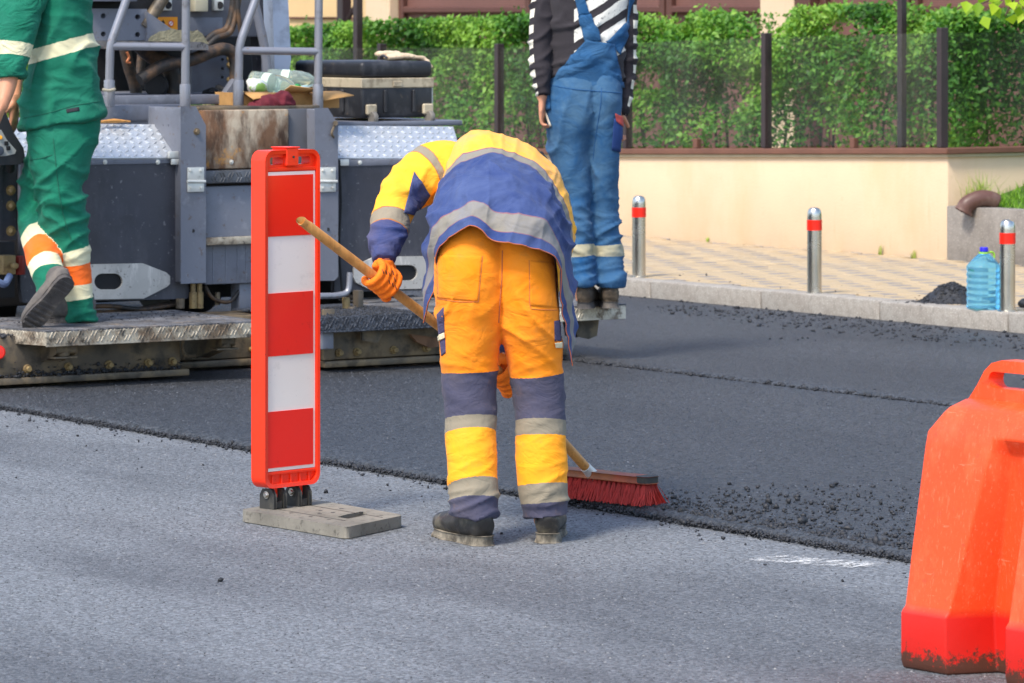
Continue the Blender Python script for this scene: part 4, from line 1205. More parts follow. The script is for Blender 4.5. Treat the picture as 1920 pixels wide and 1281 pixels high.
# --- posts with chamfered tops, cross beam
part('left_post', lambda bm: ppoly(bm, [(341, 530), (341, 202), (366, 202), (384, 236), (384, 528)], BP - .06, .30), M_GREY, pv, .006)
part('left_beam', lambda bm: (pbox(bm, 180, 352, 197, 235, BP + .24, .12), ppoly(bm, [(318, 236), (342, 236), (342, 290)], BP + .06, .05)), M_GREY, pv, .006)
part('right_post', lambda bm: ppoly(bm, [(597, 524), (592, 205), (614, 205), (632, 234), (632, 518), (626, 524)], BP - .06, .30), M_GREY, pv, .006)
part('right_side_plate', lambda bm: pbox(bm, 541, 594, 204, 345, BP + .02, .10), pm('side_plate_paint', '#56575c', .55, var=.1, vs_=3, layers=[('#3d3c3c', 8, .55, .75, .4)]), pv, .004)
def hinge(x0, x1):
    h = part('hinge', lambda bm: (pbox(bm, x0, x1, 314, 338, BP - .068, .006), pbox(bm, x0, x1, 343, 360, BP - .068, .006)), M_GALV, pv, .002)
    part('hinge_pin', lambda bm: tube(bm, [L(x0 - 1, 340.5, BP - .07), L(x1 + 2, 340.5, BP - .07)], .007, 10), M_GALV, h, 0)
    for px in (x0 + 6, x1 - 6):
        for py in (320, 352): part('hinge_bolt', lambda bm, px=px, py=py: bolt(bm, L(px, py, BP - .069), (0, -1, 0), .006, .003), M_GALV, h, 0)
hinge(352, 383); hinge(600, 630)
part('latch', lambda bm: (pbox(bm, 318, 336, 284, 297, BP - .03, .02), pbox(bm, 322, 337, 298, 309, BP - .03, .012)), M_GALV, pv, .003)
part('latch', lambda bm: pbox(bm, 637, 655, 299, 311, BP - .03, .012), M_GALV, pv, .003)
part('post_bolt', lambda bm: bolt(bm, L(369, 247, BP - .061), (0, -1, 0), .012, .01), M_OILY, pv, 0)
part('post_hole', lambda bm: lathe(bm, [(.008, 0), (.008, .001)], 14, along(L(362, 433, BP - .061), L(362, 433, BP - .2))[0]), M_BLACK, pv, 0)
part('post_hole', lambda bm: lathe(bm, [(.008, 0), (.008, .001)], 14, along(L(615, 430, BP - .061), L(615, 430, BP - .2))[0]), M_BLACK, pv, 0)
part('post_pin', lambda bm: (tube(bm, [L(627, 236, BP - .07), L(622, 250, BP - .075), L(626, 258, BP - .07)], .006, 8, 3), tube(bm, [L(629, 231, BP - .05), L(629, 231, BP - .085)], .012, 10)), M_OILY, pv, 0)
# --- centre
part('burnt_box', lambda bm: pbox(bm, 383, 542, 206, 316, BP + .0, .30), M_RUST, pv, .008)
part('box_rim', lambda bm: pbox(bm, 372, 600, 199, 207, BP + .05, .30), M_OILY, pv, .005)
part('centre_tread_lip', lambda bm: pbox(bm, 385, 592, 318, 342, BP - .03, .10), pm('dark_tread', '#5d6066', .5, .3, var=.15, vs_=8, layers=[('#33322f', 9, .5, .7, .6)]), pv, .006)
lip_tread((ra(388, BP) - A0, BP - .031 - B0), (ra(590, BP) - A0, BP - .031 - B0), L(470, 341, BP).z, L(470, 321, BP).z, pv, bpy.data.materials['dark_tread'], .07)
cpn = part('centre_panel', lambda bm: pbox(bm, 385, 597, 347, 530, BP + .0, .05), M_GREY, pv, .006)
for px in (400, 424, 446, 462): part('panel_rib', lambda bm, px=px: pbox(bm, px - 1, px + 1, 462, 526, BP - .003, .004), M_GREY, cpn, 0)
part('centre_ledge', lambda bm: pbox(bm, 384, 590, 443, 457, BP - .05, .05), M_ALUD, cpn, .004)
part('panel_hole', lambda bm: lathe(bm, [(.014, 0), (.014, .001)], 14, along(L(472, 487, BP - .001), L(472, 487, BP - .2))[0]), M_BLACK, cpn, 0)
part('box_bolt', lambda bm: bolt(bm, L(434, 304, BP - .001), (0, -1, 0), .008, .006), M_GALV, pv, 0)
part('centre_leg', lambda bm: pbox(bm, 449, 478, 531, 592, BP + .02, .08), M_GREY, pv, .004)
for px in (362, 374): part('hose_coupling', lambda bm, px=px: (tube(bm, [L(px, 532, BP - .02), L(px, 555, BP - .02)], .012, 10), tube(bm, [L(px, 548, BP - .02), L(px, 578, BP - .02)], .018, 8)), M_BRASS, pv, 0)
part('hose_coupling', lambda bm: tube(bm, [L(338, 560, BP - .02), L(338, 578, BP - .02)], .02, 10), M_OILY, pv, 0)
part('linkage', lambda bm: tube(bm, [L(408, 548, BP + .05), L(408, 572, BP + .05)], .012, 8), M_OILY, pv, 0)
def hang(pts, b_, r, mat, name='cable'):
    part(name, lambda bm: tube(bm, [L(x, y, b_) for x, y in pts], r, 8, 6), mat, pv, 0, smooth=60)
hang([(60, 566), (120, 578), (200, 574), (270, 580), (345, 568)], BP + .03, .010, M_HOSE)
hang([(90, 560), (160, 586), (240, 584), (300, 574), (338, 566)], BP + .06, .014, M_HOSE)
hang([(384, 536), (400, 560), (430, 566), (449, 545)], BP + .03, .009, M_HOSE)
hang([(640, 548), (690, 570), (760, 566), (820, 556)], BP + .03, .011, M_HOSE)
hang([(636, 300), (639, 380), (636, 460), (641, 545)], BP - .035, .006, M_BLACK)
for (x0, x1, zz, bb, nn_) in ((-40, 336, .246, 16.05, 900), (610, 830, .246, 16.05, 500), (60, 345, .345, BP - .02, 0)):
    if nn_:
        xa, xb = ra(x0, bb) - A0, ra(x1, bb) - A0
        tag(crumbs('caked_asphalt', np.stack([rng.uniform(xa, xb, nn_), bb - B0 + rng.uniform(-.01, .12, nn_), zz + rng.uniform(-.004, .006, nn_)], 1), rng.gamma(2.2, .0032, nn_) + .003, M_CRUMB, pv), kind='stuff')
nn_ = 700
xa, xb = ra(-40, 16.03) - A0, ra(340, 16.03) - A0
tag(crumbs('caked_asphalt', np.stack([rng.uniform(xa, xb, nn_), np.full(nn_, 16.032 - B0), .072 + rng.exponential(.012, nn_)], 1), rng.gamma(2.0, .0026, nn_) + .002, M_CRUMB, pv), kind='stuff')
# --- handrails: straight rails with collars, cranked rails, cross bars
def rail(pts, b_, r, name='handrail', sub=0):
    return part(name, lambda bm: tube(bm, [L(x, y, b_) for x, y in pts], r, 14, sub), M_TUBE, pv, 0, smooth=60)
BR = BP + .10
for px in (347, 596):
    r_ = rail([(px, 206), (px + 3, -130)], BR, .019)
    part('collar', lambda bm, px=px: tube(bm, [L(px, 203, BR), L(px, 158, BR)], .025, 14), M_TUBE, r_, .003)
for x0, x1 in ((205, 347), (447, 596)):
    r_ = rail([(x0, 200), (x0, 160), (x0 + 1, 120), (x0 + 3, 85), (x0 + 14, 50), (x0 + 32, 0), (x0 + 60, -80)], BR + .10, .019, 'cranked_handrail', 5)
    part('collar', lambda bm, x0=x0: tube(bm, [L(x0, 200, BR + .10), L(x0, 150, BR + .10)], .025, 14), M_TUBE, r_, .003)
    part('cross_bar', lambda bm, x0=x0, x1=x1: tube(bm, [L(x0 + 2, 87 if x0 < 300 else 95, BR + .10), L(x1, 88 if x0 < 300 else 97, BR)], .018, 14), M_TUBE, r_, 0)
part('rope', lambda bm: tube(bm, [L(192, 168, BR + .06), L(204, 170, BR + .05), L(214, 168, BR + .06), L(214, 167, BR + .14)], .007, 8, 3), pm('rope', '#a59c88', .9), pv, 0)
# --- engine bay behind the rails
BE = 17.75
part('bay_floor', lambda bm: pbox(bm, 205, 500, 178, 196, BP + .42, 1.0), M_GREY, pv, .004)
part('bay_back', lambda bm: pbox(bm, 120, 520, 40, 190, BE + .45, .05), M_BLACK, pv, 0)
part('holed_frame', lambda bm: ppoly(bm, [(170, 16), (276, 17), (276, 76), (170, 76)], BE - .42, .04, [circ(194, 30, 5, 14), circ(258, 32, 5, 14), circ(194, 64, 5, 14), circ(258, 65, 5, 14)]), M_GREY, pv, 0)
part('frame_back', lambda bm: pbox(bm, 160, 290, -160, 78, BE - .36, .1), M_BLACK, pv, 0)
part('upper_frame', lambda bm: pbox(bm, 170, 258, -20, 3, BE - .5, .15), M_GREY, pv, .006)
part('gusset_plate', lambda bm: ppoly(bm, [(276, 22), (330, 60), (330, 77), (276, 77)], BE - .44, .02), M_GREY, pv, 0)
part('tray', lambda bm: ppoly(bm, [(166, 77), (380, 80), (390, 86), (390, 93), (166, 90)], BE - .60, .35), M_TOP, pv, .003)
part('tray_heap', lambda bm: ppoly(bm, [(280, 79), (284, 71), (292, 67), (300, 62), (311, 61), (322, 57), (336, 60), (347, 58), (360, 62), (370, 60), (378, 66), (386, 79)], BE - .46, .2), pm('dusty_heap', '#8d876e', .95, var=.3, vs_=30, bump=.01, bs=60), pv, .008)
part('tank_face', lambda bm: pbox(bm, 285, 500, -170, 70, BE - .2, .9), pm('tank_paint', '#63646b', .5, var=.08, vs_=3, layers=[('#47474b', 5, .5, .75, .5)]), pv, .012)
tkf = part('tank_hatch', lambda bm: pbox(bm, 345, 418, 33, 68, BE - .206, .01), M_GREY, pv, .004)
stk = part('warning_sticker', lambda bm: pbox(bm, 294, 333, 32, 57, BE - .2045, .004), pm('orange_sticker', '#f39a1e', .5, var=.04), pv, 0)
c0 = L(321, 44, BE - .2085)
def disc(bm, r0, r1, y):
    for k in range(24):
        t0, t1 = 2 * math.pi * k / 24, 2 * math.pi * (k + 1) / 24
        bm.faces.new([bm.verts.new((c0.x + r * math.cos(t), y, c0.z + r * math.sin(t))) for r, t in ((r0, t0), (r1, t0), (r1, t1), (r0, t1))])
part('sign_disc', lambda bm: disc(bm, .0005, .0135, BE - .2065 - B0), pm('sticker_white', '#f2eee6', .5, var=.02), stk, 0)
part('sign_ring', lambda bm: (disc(bm, .0105, .014, BE - .2085 - B0), box(bm, -.011, .011, BE - .2088 - B0, BE - .2080 - B0, -.0015, .0015, Matrix.Translation((c0.x, 0, c0.z)) @ Matrix.Rotation(R(-45), 4, 'Y'))), pm('sticker_red', '#d8332a', .5, var=.02), stk, 0)
part('sign_triangle', lambda bm: ppoly(bm, [(302, 44), (306, 37), (310, 44)], BE - .2075, .002), M_BLACK, stk, 0)
for px in (314, 411): sc_ = part('socket', lambda bm, px=px: pbox(bm, px - 9, px + 9, -2, 20, BE - .23, .03), M_GALV, pv, .004); part('socket_hole', lambda bm, px=px: lathe(bm, [(.018, 0), (.016, .006), (.001, .006)], 16, along(L(px + 1, 10, BE - .23), L(px + 1, 10, BE - .6))[0]), M_BLACK, sc_, 0)
part('junction_box', lambda bm: pbox(bm, 366, 391, -40, 22, BE - .26, .08), pm('ivory_plastic', '#c9c0a4', .5, var=.1), pv, .006)
part('diagonal_arm', lambda bm: tube(bm, [L(270, 52, BE - .41), L(330, -40, BE - .41)], .030, 12), M_OILY, pv, 0)
part('side_plate', lambda bm: ppoly(bm, [(360, 92), (455, 92), (455, 192), (360, 192)], BE - .1, .03, [circ(417, 112, 3, 10), circ(417, 129, 3, 10), circ(417, 145, 3, 10), circ(431, 129, 3, 10)]), pm('plate_blue_grey', '#5f636d', .5, var=.1, vs_=3, layers=[('#3c3c40', 5, .55, .75, .5)]), pv, 0)
def hose(pts, b_, r, mat=M_HOSE, name='hose'):
    part(name, lambda bm: tube(bm, [L(*q[:2], b_ + (q[2] if len(q) > 2 else 0)) for q in pts], r, 12, 6), mat, pv, 0, smooth=60)
hose([(262, 150), (295, 128), (320, 119), (360, 112), (395, 98), (420, 92), (438, 102), (442, 130), (440, 165), (440, 210)], BE - .55, .030)
hose([(262, 84), (285, 104), (310, 118), (322, 140), (322, 175), (312, 215)], BE - .35, .040)
hose([(228, 60), (240, 120), (252, 160), (262, 215)], BE - .1, .028); hose([(268, 60), (264, 120), (258, 170), (250, 215)], BE + .05, .022)
hose([(270, 165), (285, 148), (303, 144)], BE - .4, .02)
hose([(372, 92), (400, 66), (425, 55), (436, 20), (440, -30)], BE - .35, .018); hose([(380, 96), (405, 72), (432, 60), (444, 20), (452, -30)], BE - .42, .014); hose([(446, -30), (446, 20), (452, 60)], BE - .45, .012)
hose([(238, 98), (242, 108), (238, 116), (244, 118)], BP + .15, .006, pm('copper_hook', '#a8623a', .5, .3), 'wire_hook')
part('pump', lambda bm: lathe(bm, [(.02, 0), (.05, .0), (.055, .01), (.055, .12), (.04, .13), (.04, .2)], 18, along(L(292, 160, BE - .45), L(312, 172, BE + .3))[0]), M_BLACK, pv, .003)
for py in (110, 122, 150): part('fitting', lambda bm, py=py: tube(bm, [L(430, py, BE - .15), L(434, py, BE - .25)], .016, 8), M_BRASS, pv, .003)
part('rag_heap', lambda bm: [tube(bm, [L(385 + 12 * k, 176 - 5 * (k % 3), BE - .4), L(400 + 10 * k, 172 + 4 * (k % 2), BE - .45), L(412 + 9 * k, 180, BE - .4)], .02, 8, 4) for k in range(4)], M_BLACK, pv, 0)
part('bay_slope', lambda bm: ppoly(bm, [(412, 192), (442, 148), (448, 192)], BE - .6, .05), M_GREY, pv, 0)
part('light_column', lambda bm: ppoly(bm, [(508, -170), (529, -170), (543, 110), (530, 205), (520, 205)], BE - .30, .12), M_BLUEG, pv, .008)
part('dark_column', lambda bm: ppoly(bm, [(476, -170), (506, -170), (522, 205), (508, 205), (500, 140)], BE - .20, .12), M_DGREY, pv, .008)
part('strut', lambda bm: tube(bm, [L(478, 8, BE - .5), L(496, 90, BE - .5), L(503, 160, BE - .5)], .022, 10, 4), M_GREY, pv, 0)
# --- deck under the case
part('right_deck', lambda bm: pbox(bm, 535, 868, 228, 238, BP + .24, .9), M_GREY, pv, .006)
part('left_deck', lambda bm: pbox(bm, -60, 340, 224, 234, BP + .24, .45), M_GREY, pv, .006)
# --- left upright with bolts, control console
part('left_upright', lambda bm: (pbox(bm, -40, 32, 300, 452, BP - .20, .12), pbox(bm, -40, 6, 235, 452, BP - .215, .10)), M_DGREY, pv, .006)
part('upright_foot', lambda bm: pbox(bm, -40, 28, 454, 560, BP - .02, .1), M_BLACK, pv, .004)
for py in (357, 386, 433): part('upright_bolt', lambda bm, py=py: (bolt(bm, L(20, py, BP - .20), (0, -1, 0), .017, .02), tube(bm, [L(20, py, BP - .20), L(20, py, BP - .235)], .009, 8)), M_BRASS, pv, 0)
part('valve_block', lambda bm: (pbox(bm, 6, 30, 479, 515, BP - .1, .06), tube(bm, [L(24, 498, BP - .1), L(30, 499, BP - .15)], .014, 8)), M_BRASS, pv, .004)
part('red_valve', lambda bm: tube(bm, [L(38, 480, BP - .06), L(38, 515, BP - .06)], .022, 10), pm('red_valve', '#7c1f16', .5, var=.1), pv, .004)
part('blue_hose', lambda bm: tube(bm, [L(-10, 525, BP - .2), L(8, 533, BP - .2), L(18, 518, BP - .15)], .016, 10, 4), pm('blue_hose', '#5a6a8c', .5), pv, 0)
cons = part('control_console', lambda bm: ppoly(bm, [(-60, 210), (5, 210), (22, 252), (40, 280), (42, 294), (36, 303), (-60, 308)], BP - .38, .10), pm('console_black', '#26262a', .5, var=.1), pv, .012, 3)
part('console_face', lambda bm: ppoly(bm, [(-60, 240), (2, 244), (12, 262), (30, 282), (28, 288), (12, 292), (-60, 298)], BP - .383, .004), pm('console_grey', '#9b9c98', .5, var=.06), cons, .001)
part('console_button', lambda bm: tube(bm, [L(1, 258, BP - .382), L(1, 258, BP - .392)], .009, 12), pm('button_yellow', '#e8a022', .4), cons, .002)
for x, y in ((13, 269), (17, 278)): part('console_switch', lambda bm, x=x, y=y: pbox(bm, x - 4, x + 3, y - 4, y + 4, BP - .389, .007), M_BLACK, cons, .002)
part('console_knob', lambda bm: tube(bm, [L(-2, 283, BP - .382), L(-2, 283, BP - .41)], .022, 16), pm('knob_navy', '#27303c', .4), cons, .003)
part('console_neck', lambda bm: tube(bm, [L(19, 300, BP - .33), L(19, 318, BP - .28)], .02, 10), M_BLACK, cons, 0)
part('red_reflector', lambda bm: lathe(bm, [(.03, 0), (.03, .006), (.026, .01), (.001, .011)], 20, along(L(-3, 661, b - .018), L(-3, 661, b - .4))[0]), pm('red_lens', '#c81808', .25), s1_, 0)

# ------------------------------------------------------------------ things lying on the paver
def on(px, py, b_): q = L(px, py, b_); w_ = road(q.x + A0, q.y + B0, q.z); return w_
M_CASE = pm('black_case', '#26272b', .45, var=.2, vs_=6, layers=[('#5a5a5c', 9, .58, .76, .5), ('#7a6a52', 26, .66, .74, .4)], bump=.001, bs=60)
M_STRAP = pm('case_band', '#b5a88e', .6, var=.12, vs_=9, layers=[('#6b5a44', 12, .56, .7, .6)])
BCs = BP + .30
cb = on(678, 236, BCs); CYAW = TH
case = thing('tool_case', 'big black wheeled tool case with a beige band on the paver deck', 'case', cb, CYAW)
Yc = cb.y; mp_ = Yc / F
cw, cd, ch_ = .40, .62, 121 * mp_
# local frame: corner nearest the camera is the origin; x runs right, y runs back-left
bm = nb(); box(bm, 0, cw, 0, cd, .035, ch_ * .62); obj('lower_shell', bm, M_CASE, case, bevel=.018, seg=3)
bm = nb(); box(bm, -.003, cw + .003, -.003, cd + .003, ch_ * .62 - .012, ch_ * .62 + .035); obj('band', bm, M_STRAP, case, bevel=.004)
bm = nb(); box(bm, -.001, cw + .001, -.001, cd + .001, ch_ * .62 + .0355, ch_); obj('lid', bm, M_CASE, case, bevel=.025, seg=3)
for x in (.03, cw - .055):
    bm = nb(); box(bm, x - .012, x + .045, -.022, -.0005, .05, .10); wh = obj('wheel_housing', bm, M_STRAP, case, bevel=.006)
    bm = nb(); lathe(bm, [(.0, -.012), (.028, -.012), (.031, -.006), (.031, .006), (.028, .012), (0, .012)], 20, Matrix.Translation((x + .016, -.030, .036)) @ Matrix.Rotation(R(90), 4, 'Y')); obj('wheel', bm, pm('caster_grey', '#77726a', .6, var=.2, vs_=20), wh)
for x in (.12, .28):
    bm = nb(); box(bm, x, x + .018, -.012, -.0005, .06, ch_ * .55); obj('rib', bm, M_CASE, case, bevel=.004)
bm = nb(); box(bm, .17, .22, -.012, -.0035, ch_ * .62 - .006, ch_ * .62 + .02); obj('latch', bm, M_STRAP, case, bevel=.003)
bm = nb(); box(bm, cw + .003, cw + .012, .02, .07, .06, ch_ * .6); obj('side_clip', bm, M_GALV, case, bevel=.002)
for y in (.15, .35):
    bm = nb(); box(bm, -.012, -.0005, y, y + .02, .06, ch_ * .55); obj('rib', bm, M_CASE, case, bevel=.004)

# ================================================================== CLOTH AND BODY TOOLS
def loft(keys, n=32, sub=7, ref=(1, 0, 0)):
    """keys: (centre, rx, ry, v); rings across the path, rx along ref. returns verts, faces, v values, u values"""
    K = [np.array([*Vector(k[0]), k[1], k[2], k[3]]) for k in keys]
    P = np.array(catmull(K, sub))
    C = P[:, :3]
    ref = np.array(Vector(ref).normalized())
    T = np.gradient(C, axis=0); T /= np.linalg.norm(T, axis=1)[:, None]
    X = ref[None] - T * (T @ ref)[:, None]; X /= np.linalg.norm(X, axis=1)[:, None]
    Yv = np.cross(T, X)
    th = np.linspace(0, 2 * np.pi, n, endpoint=False)
    V = C[:, None] + X[:, None] * np.cos(th)[None, :, None] * np.abs(P[:, 3])[:, None, None] + Yv[:, None] * np.sin(th)[None, :, None] * np.abs(P[:, 4])[:, None, None]
    m = len(C)
    Fc = []
    for i in range(m - 1):
        for k in range(n):
            Fc.append((i * n + k, i * n + (k + 1) % n, (i + 1) * n + (k + 1) % n, (i + 1) * n + k))
    Fc.append(tuple(range(n))[::-1]); Fc.append(tuple((m - 1) * n + k for k in range(n)))
    return V.reshape(-1, 3), Fc, np.repeat(P[:, 5], n), np.tile(th / (2 * np.pi), m)
def ell(c, r, v=0.0, n=24):
    c = Vector(c); rx, ry, rz_ = r
    keys = []
    Vv, Fc, vv, uu = [], [], [], []
    m = 14
    for i in range(m + 1):
        t = math.pi * i / m
        s_ = max(math.sin(t), .02)
        for k in range(n):
            p_ = 2 * math.pi * k / n
            Vv.append((c.x + rx * s_ * math.cos(p_), c.y + ry * s_ * math.sin(p_), c.z - rz_ * math.cos(t))); vv.append(v); uu.append(k / n)
    for i in range(m):
        for k in range(n): Fc.append((i * n + k, i * n + (k + 1) % n, (i + 1) * n + (k + 1) % n, (i + 1) * n + k))
    Fc.append(tuple(range(n))[::-1]); Fc.append(tuple(m * n + k for k in range(n)))
    return np.array(Vv), Fc, np.array(vv), np.array(uu)
def fuse(name, lofts, voxel, mat, parent, smooth=6, wrinkle=None, origin=(0, 0, 0), post=None):
    """union of lofted tubes as one continuous skin; carries v (band value), u and part id to the new surface"""
    V = np.concatenate([l[0] for l in lofts]) - np.array(origin)
    Fc, o = [], 0
    for l in lofts:
        Fc += [tuple(i + o for i in f) for f in l[1]]; o += len(l[0])
    vv = np.concatenate([l[2] for l in lofts]); uu = np.concatenate([l[3] for l in lofts])
    pid = np.concatenate([np.full(len(l[0]), i, dtype=float) for i, l in enumerate(lofts)])
    me = bpy.data.meshes.new(name + '_tmp'); me.from_pydata(V.tolist(), [], Fc)
    bm = bmesh.new(); bm.from_mesh(me); bmesh.ops.recalc_face_normals(bm, faces=bm.faces); bm.to_mesh(me); bm.free()
    to = bpy.data.objects.new('tmp', me); COL.objects.link(to)
    rm = to.modifiers.new('r', 'REMESH'); rm.mode = 'VOXEL'; rm.voxel_size = voxel
    if smooth:
        s_ = to.modifiers.new('s', 'SMOOTH'); s_.factor = .5; s_.iterations = smooth
    dg = bpy.context.evaluated_depsgraph_get(); dg.update()
    nm = bpy.data.meshes.new_from_object(to.evaluated_get(dg))
    bpy.data.objects.remove(to); bpy.data.meshes.remove(me)
    nm.name = name
    kd = kdtree.KDTree(len(V))
    for i, p_ in enumerate(V): kd.insert(p_, i)
    kd.balance()
    nv = len(nm.vertices)
    av = np.zeros(nv); ap = np.zeros(nv); au = np.zeros(nv)
    co = np.empty(nv * 3); nm.vertices.foreach_get('co', co); co = co.reshape(-1, 3)
    no = np.empty(nv * 3); nm.vertices.foreach_get('normal', no); no = no.reshape(-1, 3)
    for i in range(nv):
        r_ = kd.find_n(co[i], 5)
        w_ = np.array([1 / (q[2] + 1e-3) ** 2 for q in r_]); ix = [q[1] for q in r_]
        k0 = pid[ix[0]]
        same = np.array([pid[j] == k0 for j in ix]); w_ = w_ * same
        av[i] = (vv[ix] * w_).sum() / w_.sum(); ap[i] = k0; au[i] = uu[ix[0]]
    if wrinkle is not None:
        d = np.array([wrinkle(Vector(co[i]) + Vector(origin), av[i], int(ap[i]), Vector(no[i])) for i in range(nv)])
        co = co + no * d[:, None]
    if post is not None: co, av = post(co, av, ap, no)
    nm.vertices.foreach_set('co', co.ravel())
    for k, arr in (('v', av), ('pid', ap)):
        at = nm.attributes.new(k, 'FLOAT', 'POINT'); at.data.foreach_set('value', arr.astype(np.float32))
    for p_ in nm.polygons: p_.use_smooth = True
    nm.update()
    return link_mesh(name, nm, mat, parent)
def ridge(p, f, fz, seed, warp=.5):
    q = Vector((p.x * f + seed, p.y * f - seed, p.z * fz))
    w_ = noise.noise(q * .5 + Vector((3.1, seed, 0))) * warp
    return 1 - 2 * abs(noise.noise(q + Vector((w_, w_, w_ * 2))))
def folds(p, seed, ang, fl, fc, y_=1.0):
    c, s_ = math.cos(ang), math.sin(ang)
    x2 = p.x * c + p.z * s_; z2 = -p.x * s_ + p.z * c
    w_ = noise.noise(Vector((p.x * 4 + seed, p.y * 4, p.z * 4))) * .7
    n_ = noise.noise(Vector((x2 * fl + seed, p.y * fl * y_ + w_, z2 * fc + w_)))
    r_ = max(0.0, 1 - abs(n_) * 2.6)
    return r_ * r_
def skin_mat():
    return pm('skin', '#c98d6c', .5, var=.08, vs_=14, layers=[('#b8705a', 30, .55, .75, .3)], bump=.0006, bs=160)
M_SKIN = skin_mat()
M_HAIR = pm('dark_hair', '#2a2321', .6, var=.3, vs_=30, bump=.004, bs=60, bst=(1, 1, .3))
def hand_lofts(wr, kn, side, curl=.9, s=1.0, thumb=1):
    """wr wrist, kn direction to the knuckles, side = direction from little to index finger; returns lofts for palm, four fingers, thumb"""
    wr, kn, side = Vector(wr), Vector(kn).normalized(), Vector(side)
    side = (side - kn * side.dot(kn)).normalized()
    nrm = kn.cross(side)                     # palm normal, fingers curl towards it
    out = [loft([(wr - kn * .03 * s, .026 * s, .019 * s, 0), (wr + kn * .01 * s, .029 * s, .018 * s, 0), (wr + kn * .05 * s, .040 * s, .016 * s, 0), (wr + kn * .088 * s, .040 * s, .013 * s, 0)], 18, 5, side)]
    for i, (off, ln) in enumerate(((-.031, .062), (-.011, .078), (.010, .083), (.030, .074))):
        base = wr + kn * .082 * s + side * off * s
        p = base.copy(); ang = .15; pts = [(p - kn * .02 * s, .0092 * s, .0092 * s, 0)]
        for k in range(4):
            d = kn * math.cos(ang) + nrm * math.sin(ang)
            pts.append((p.copy(), .0092 * s - k * .0006, .0092 * s - k * .0006, 0)); p = p + d * ln * s * (.45, .30, .25, .2)[k]; ang += curl * (.9, 1.0, .8, .5)[k]
        out.append(loft(pts, 10, 4, side))
    b0_ = wr + kn * .02 * s + side * .026 * s * thumb
    d1 = (kn * .6 + side * .7 * thumb + nrm * .35).normalized(); d2 = (kn * .85 + side * .1 * thumb + nrm * .5).normalized()
    out.append(loft([(b0_, .014 * s, .013 * s, 0), (b0_ + d1 * .035 * s, .0115 * s, .0115 * s, 0), (b0_ + d1 * .04 * s + d2 * .03 * s, .0105 * s, .0105 * s, 0), (b0_ + d1 * .04 * s + d2 * .055 * s, .0085 * s, .0085 * s, 0)], 10, 4, nrm))
    return out
def fist(G, d, wr, rs, face=(0, -1, 0), cuff=True):
    """gloved fist closed on a round stick through G along d, coming from the wrist wr"""
    G, d, wr = Vector(G), Vector(d).normalized(), Vector(wr)
    w = (wr - G); w = (w - d * w.dot(d)).normalized()
    n_ = d.cross(w)
    if n_.dot(Vector(face)) < 0: n_ = -n_
    back = G + w * (rs + .030) - n_ * .004
    out = [loft([(wr + (wr - back) * .10, .030, .026, 0), (wr, .031, .026, 0), (wr * .5 + back * .5, .041, .024, 0), (back, .046, .021, 0), (back - w * .018, .044, .018, 0)], 20, 5, d)]
    for i in range(4):
        off = -.036 + .024 * i
        pts = []
        for k, (ph, rr) in enumerate(((10, .036), (50, .027), (95, .0165), (140, .0150), (185, .0150), (230, .0155), (262, .017))):
            t = R(ph); pts.append((G + d * (off + .003 * math.sin(k)) + (w * math.cos(t) + n_ * math.sin(t)) * (rs + rr * (1.0 if i != 3 else 1.05)), .0122 - .0002 * k, .0122 - .0002 * k, 0))
        out.append(loft(pts, 12, 4, d))
    pts = []
    b0_ = wr * .55 + back * .45 + d * .035
    for q in (b0_ - n_ * .004, G + d * .052 + w * (rs + .02) - n_ * .012, G + d * .058 - n_ * (rs + .016) + w * .006, G + d * .054 - n_ * (rs + .010) - w * .022, G + d * .05 - w * (rs + .012) - n_ * .002):
        pts.append((q, .0135, .0135, 0))
    out.append(loft(pts, 12, 4, w))
    return out
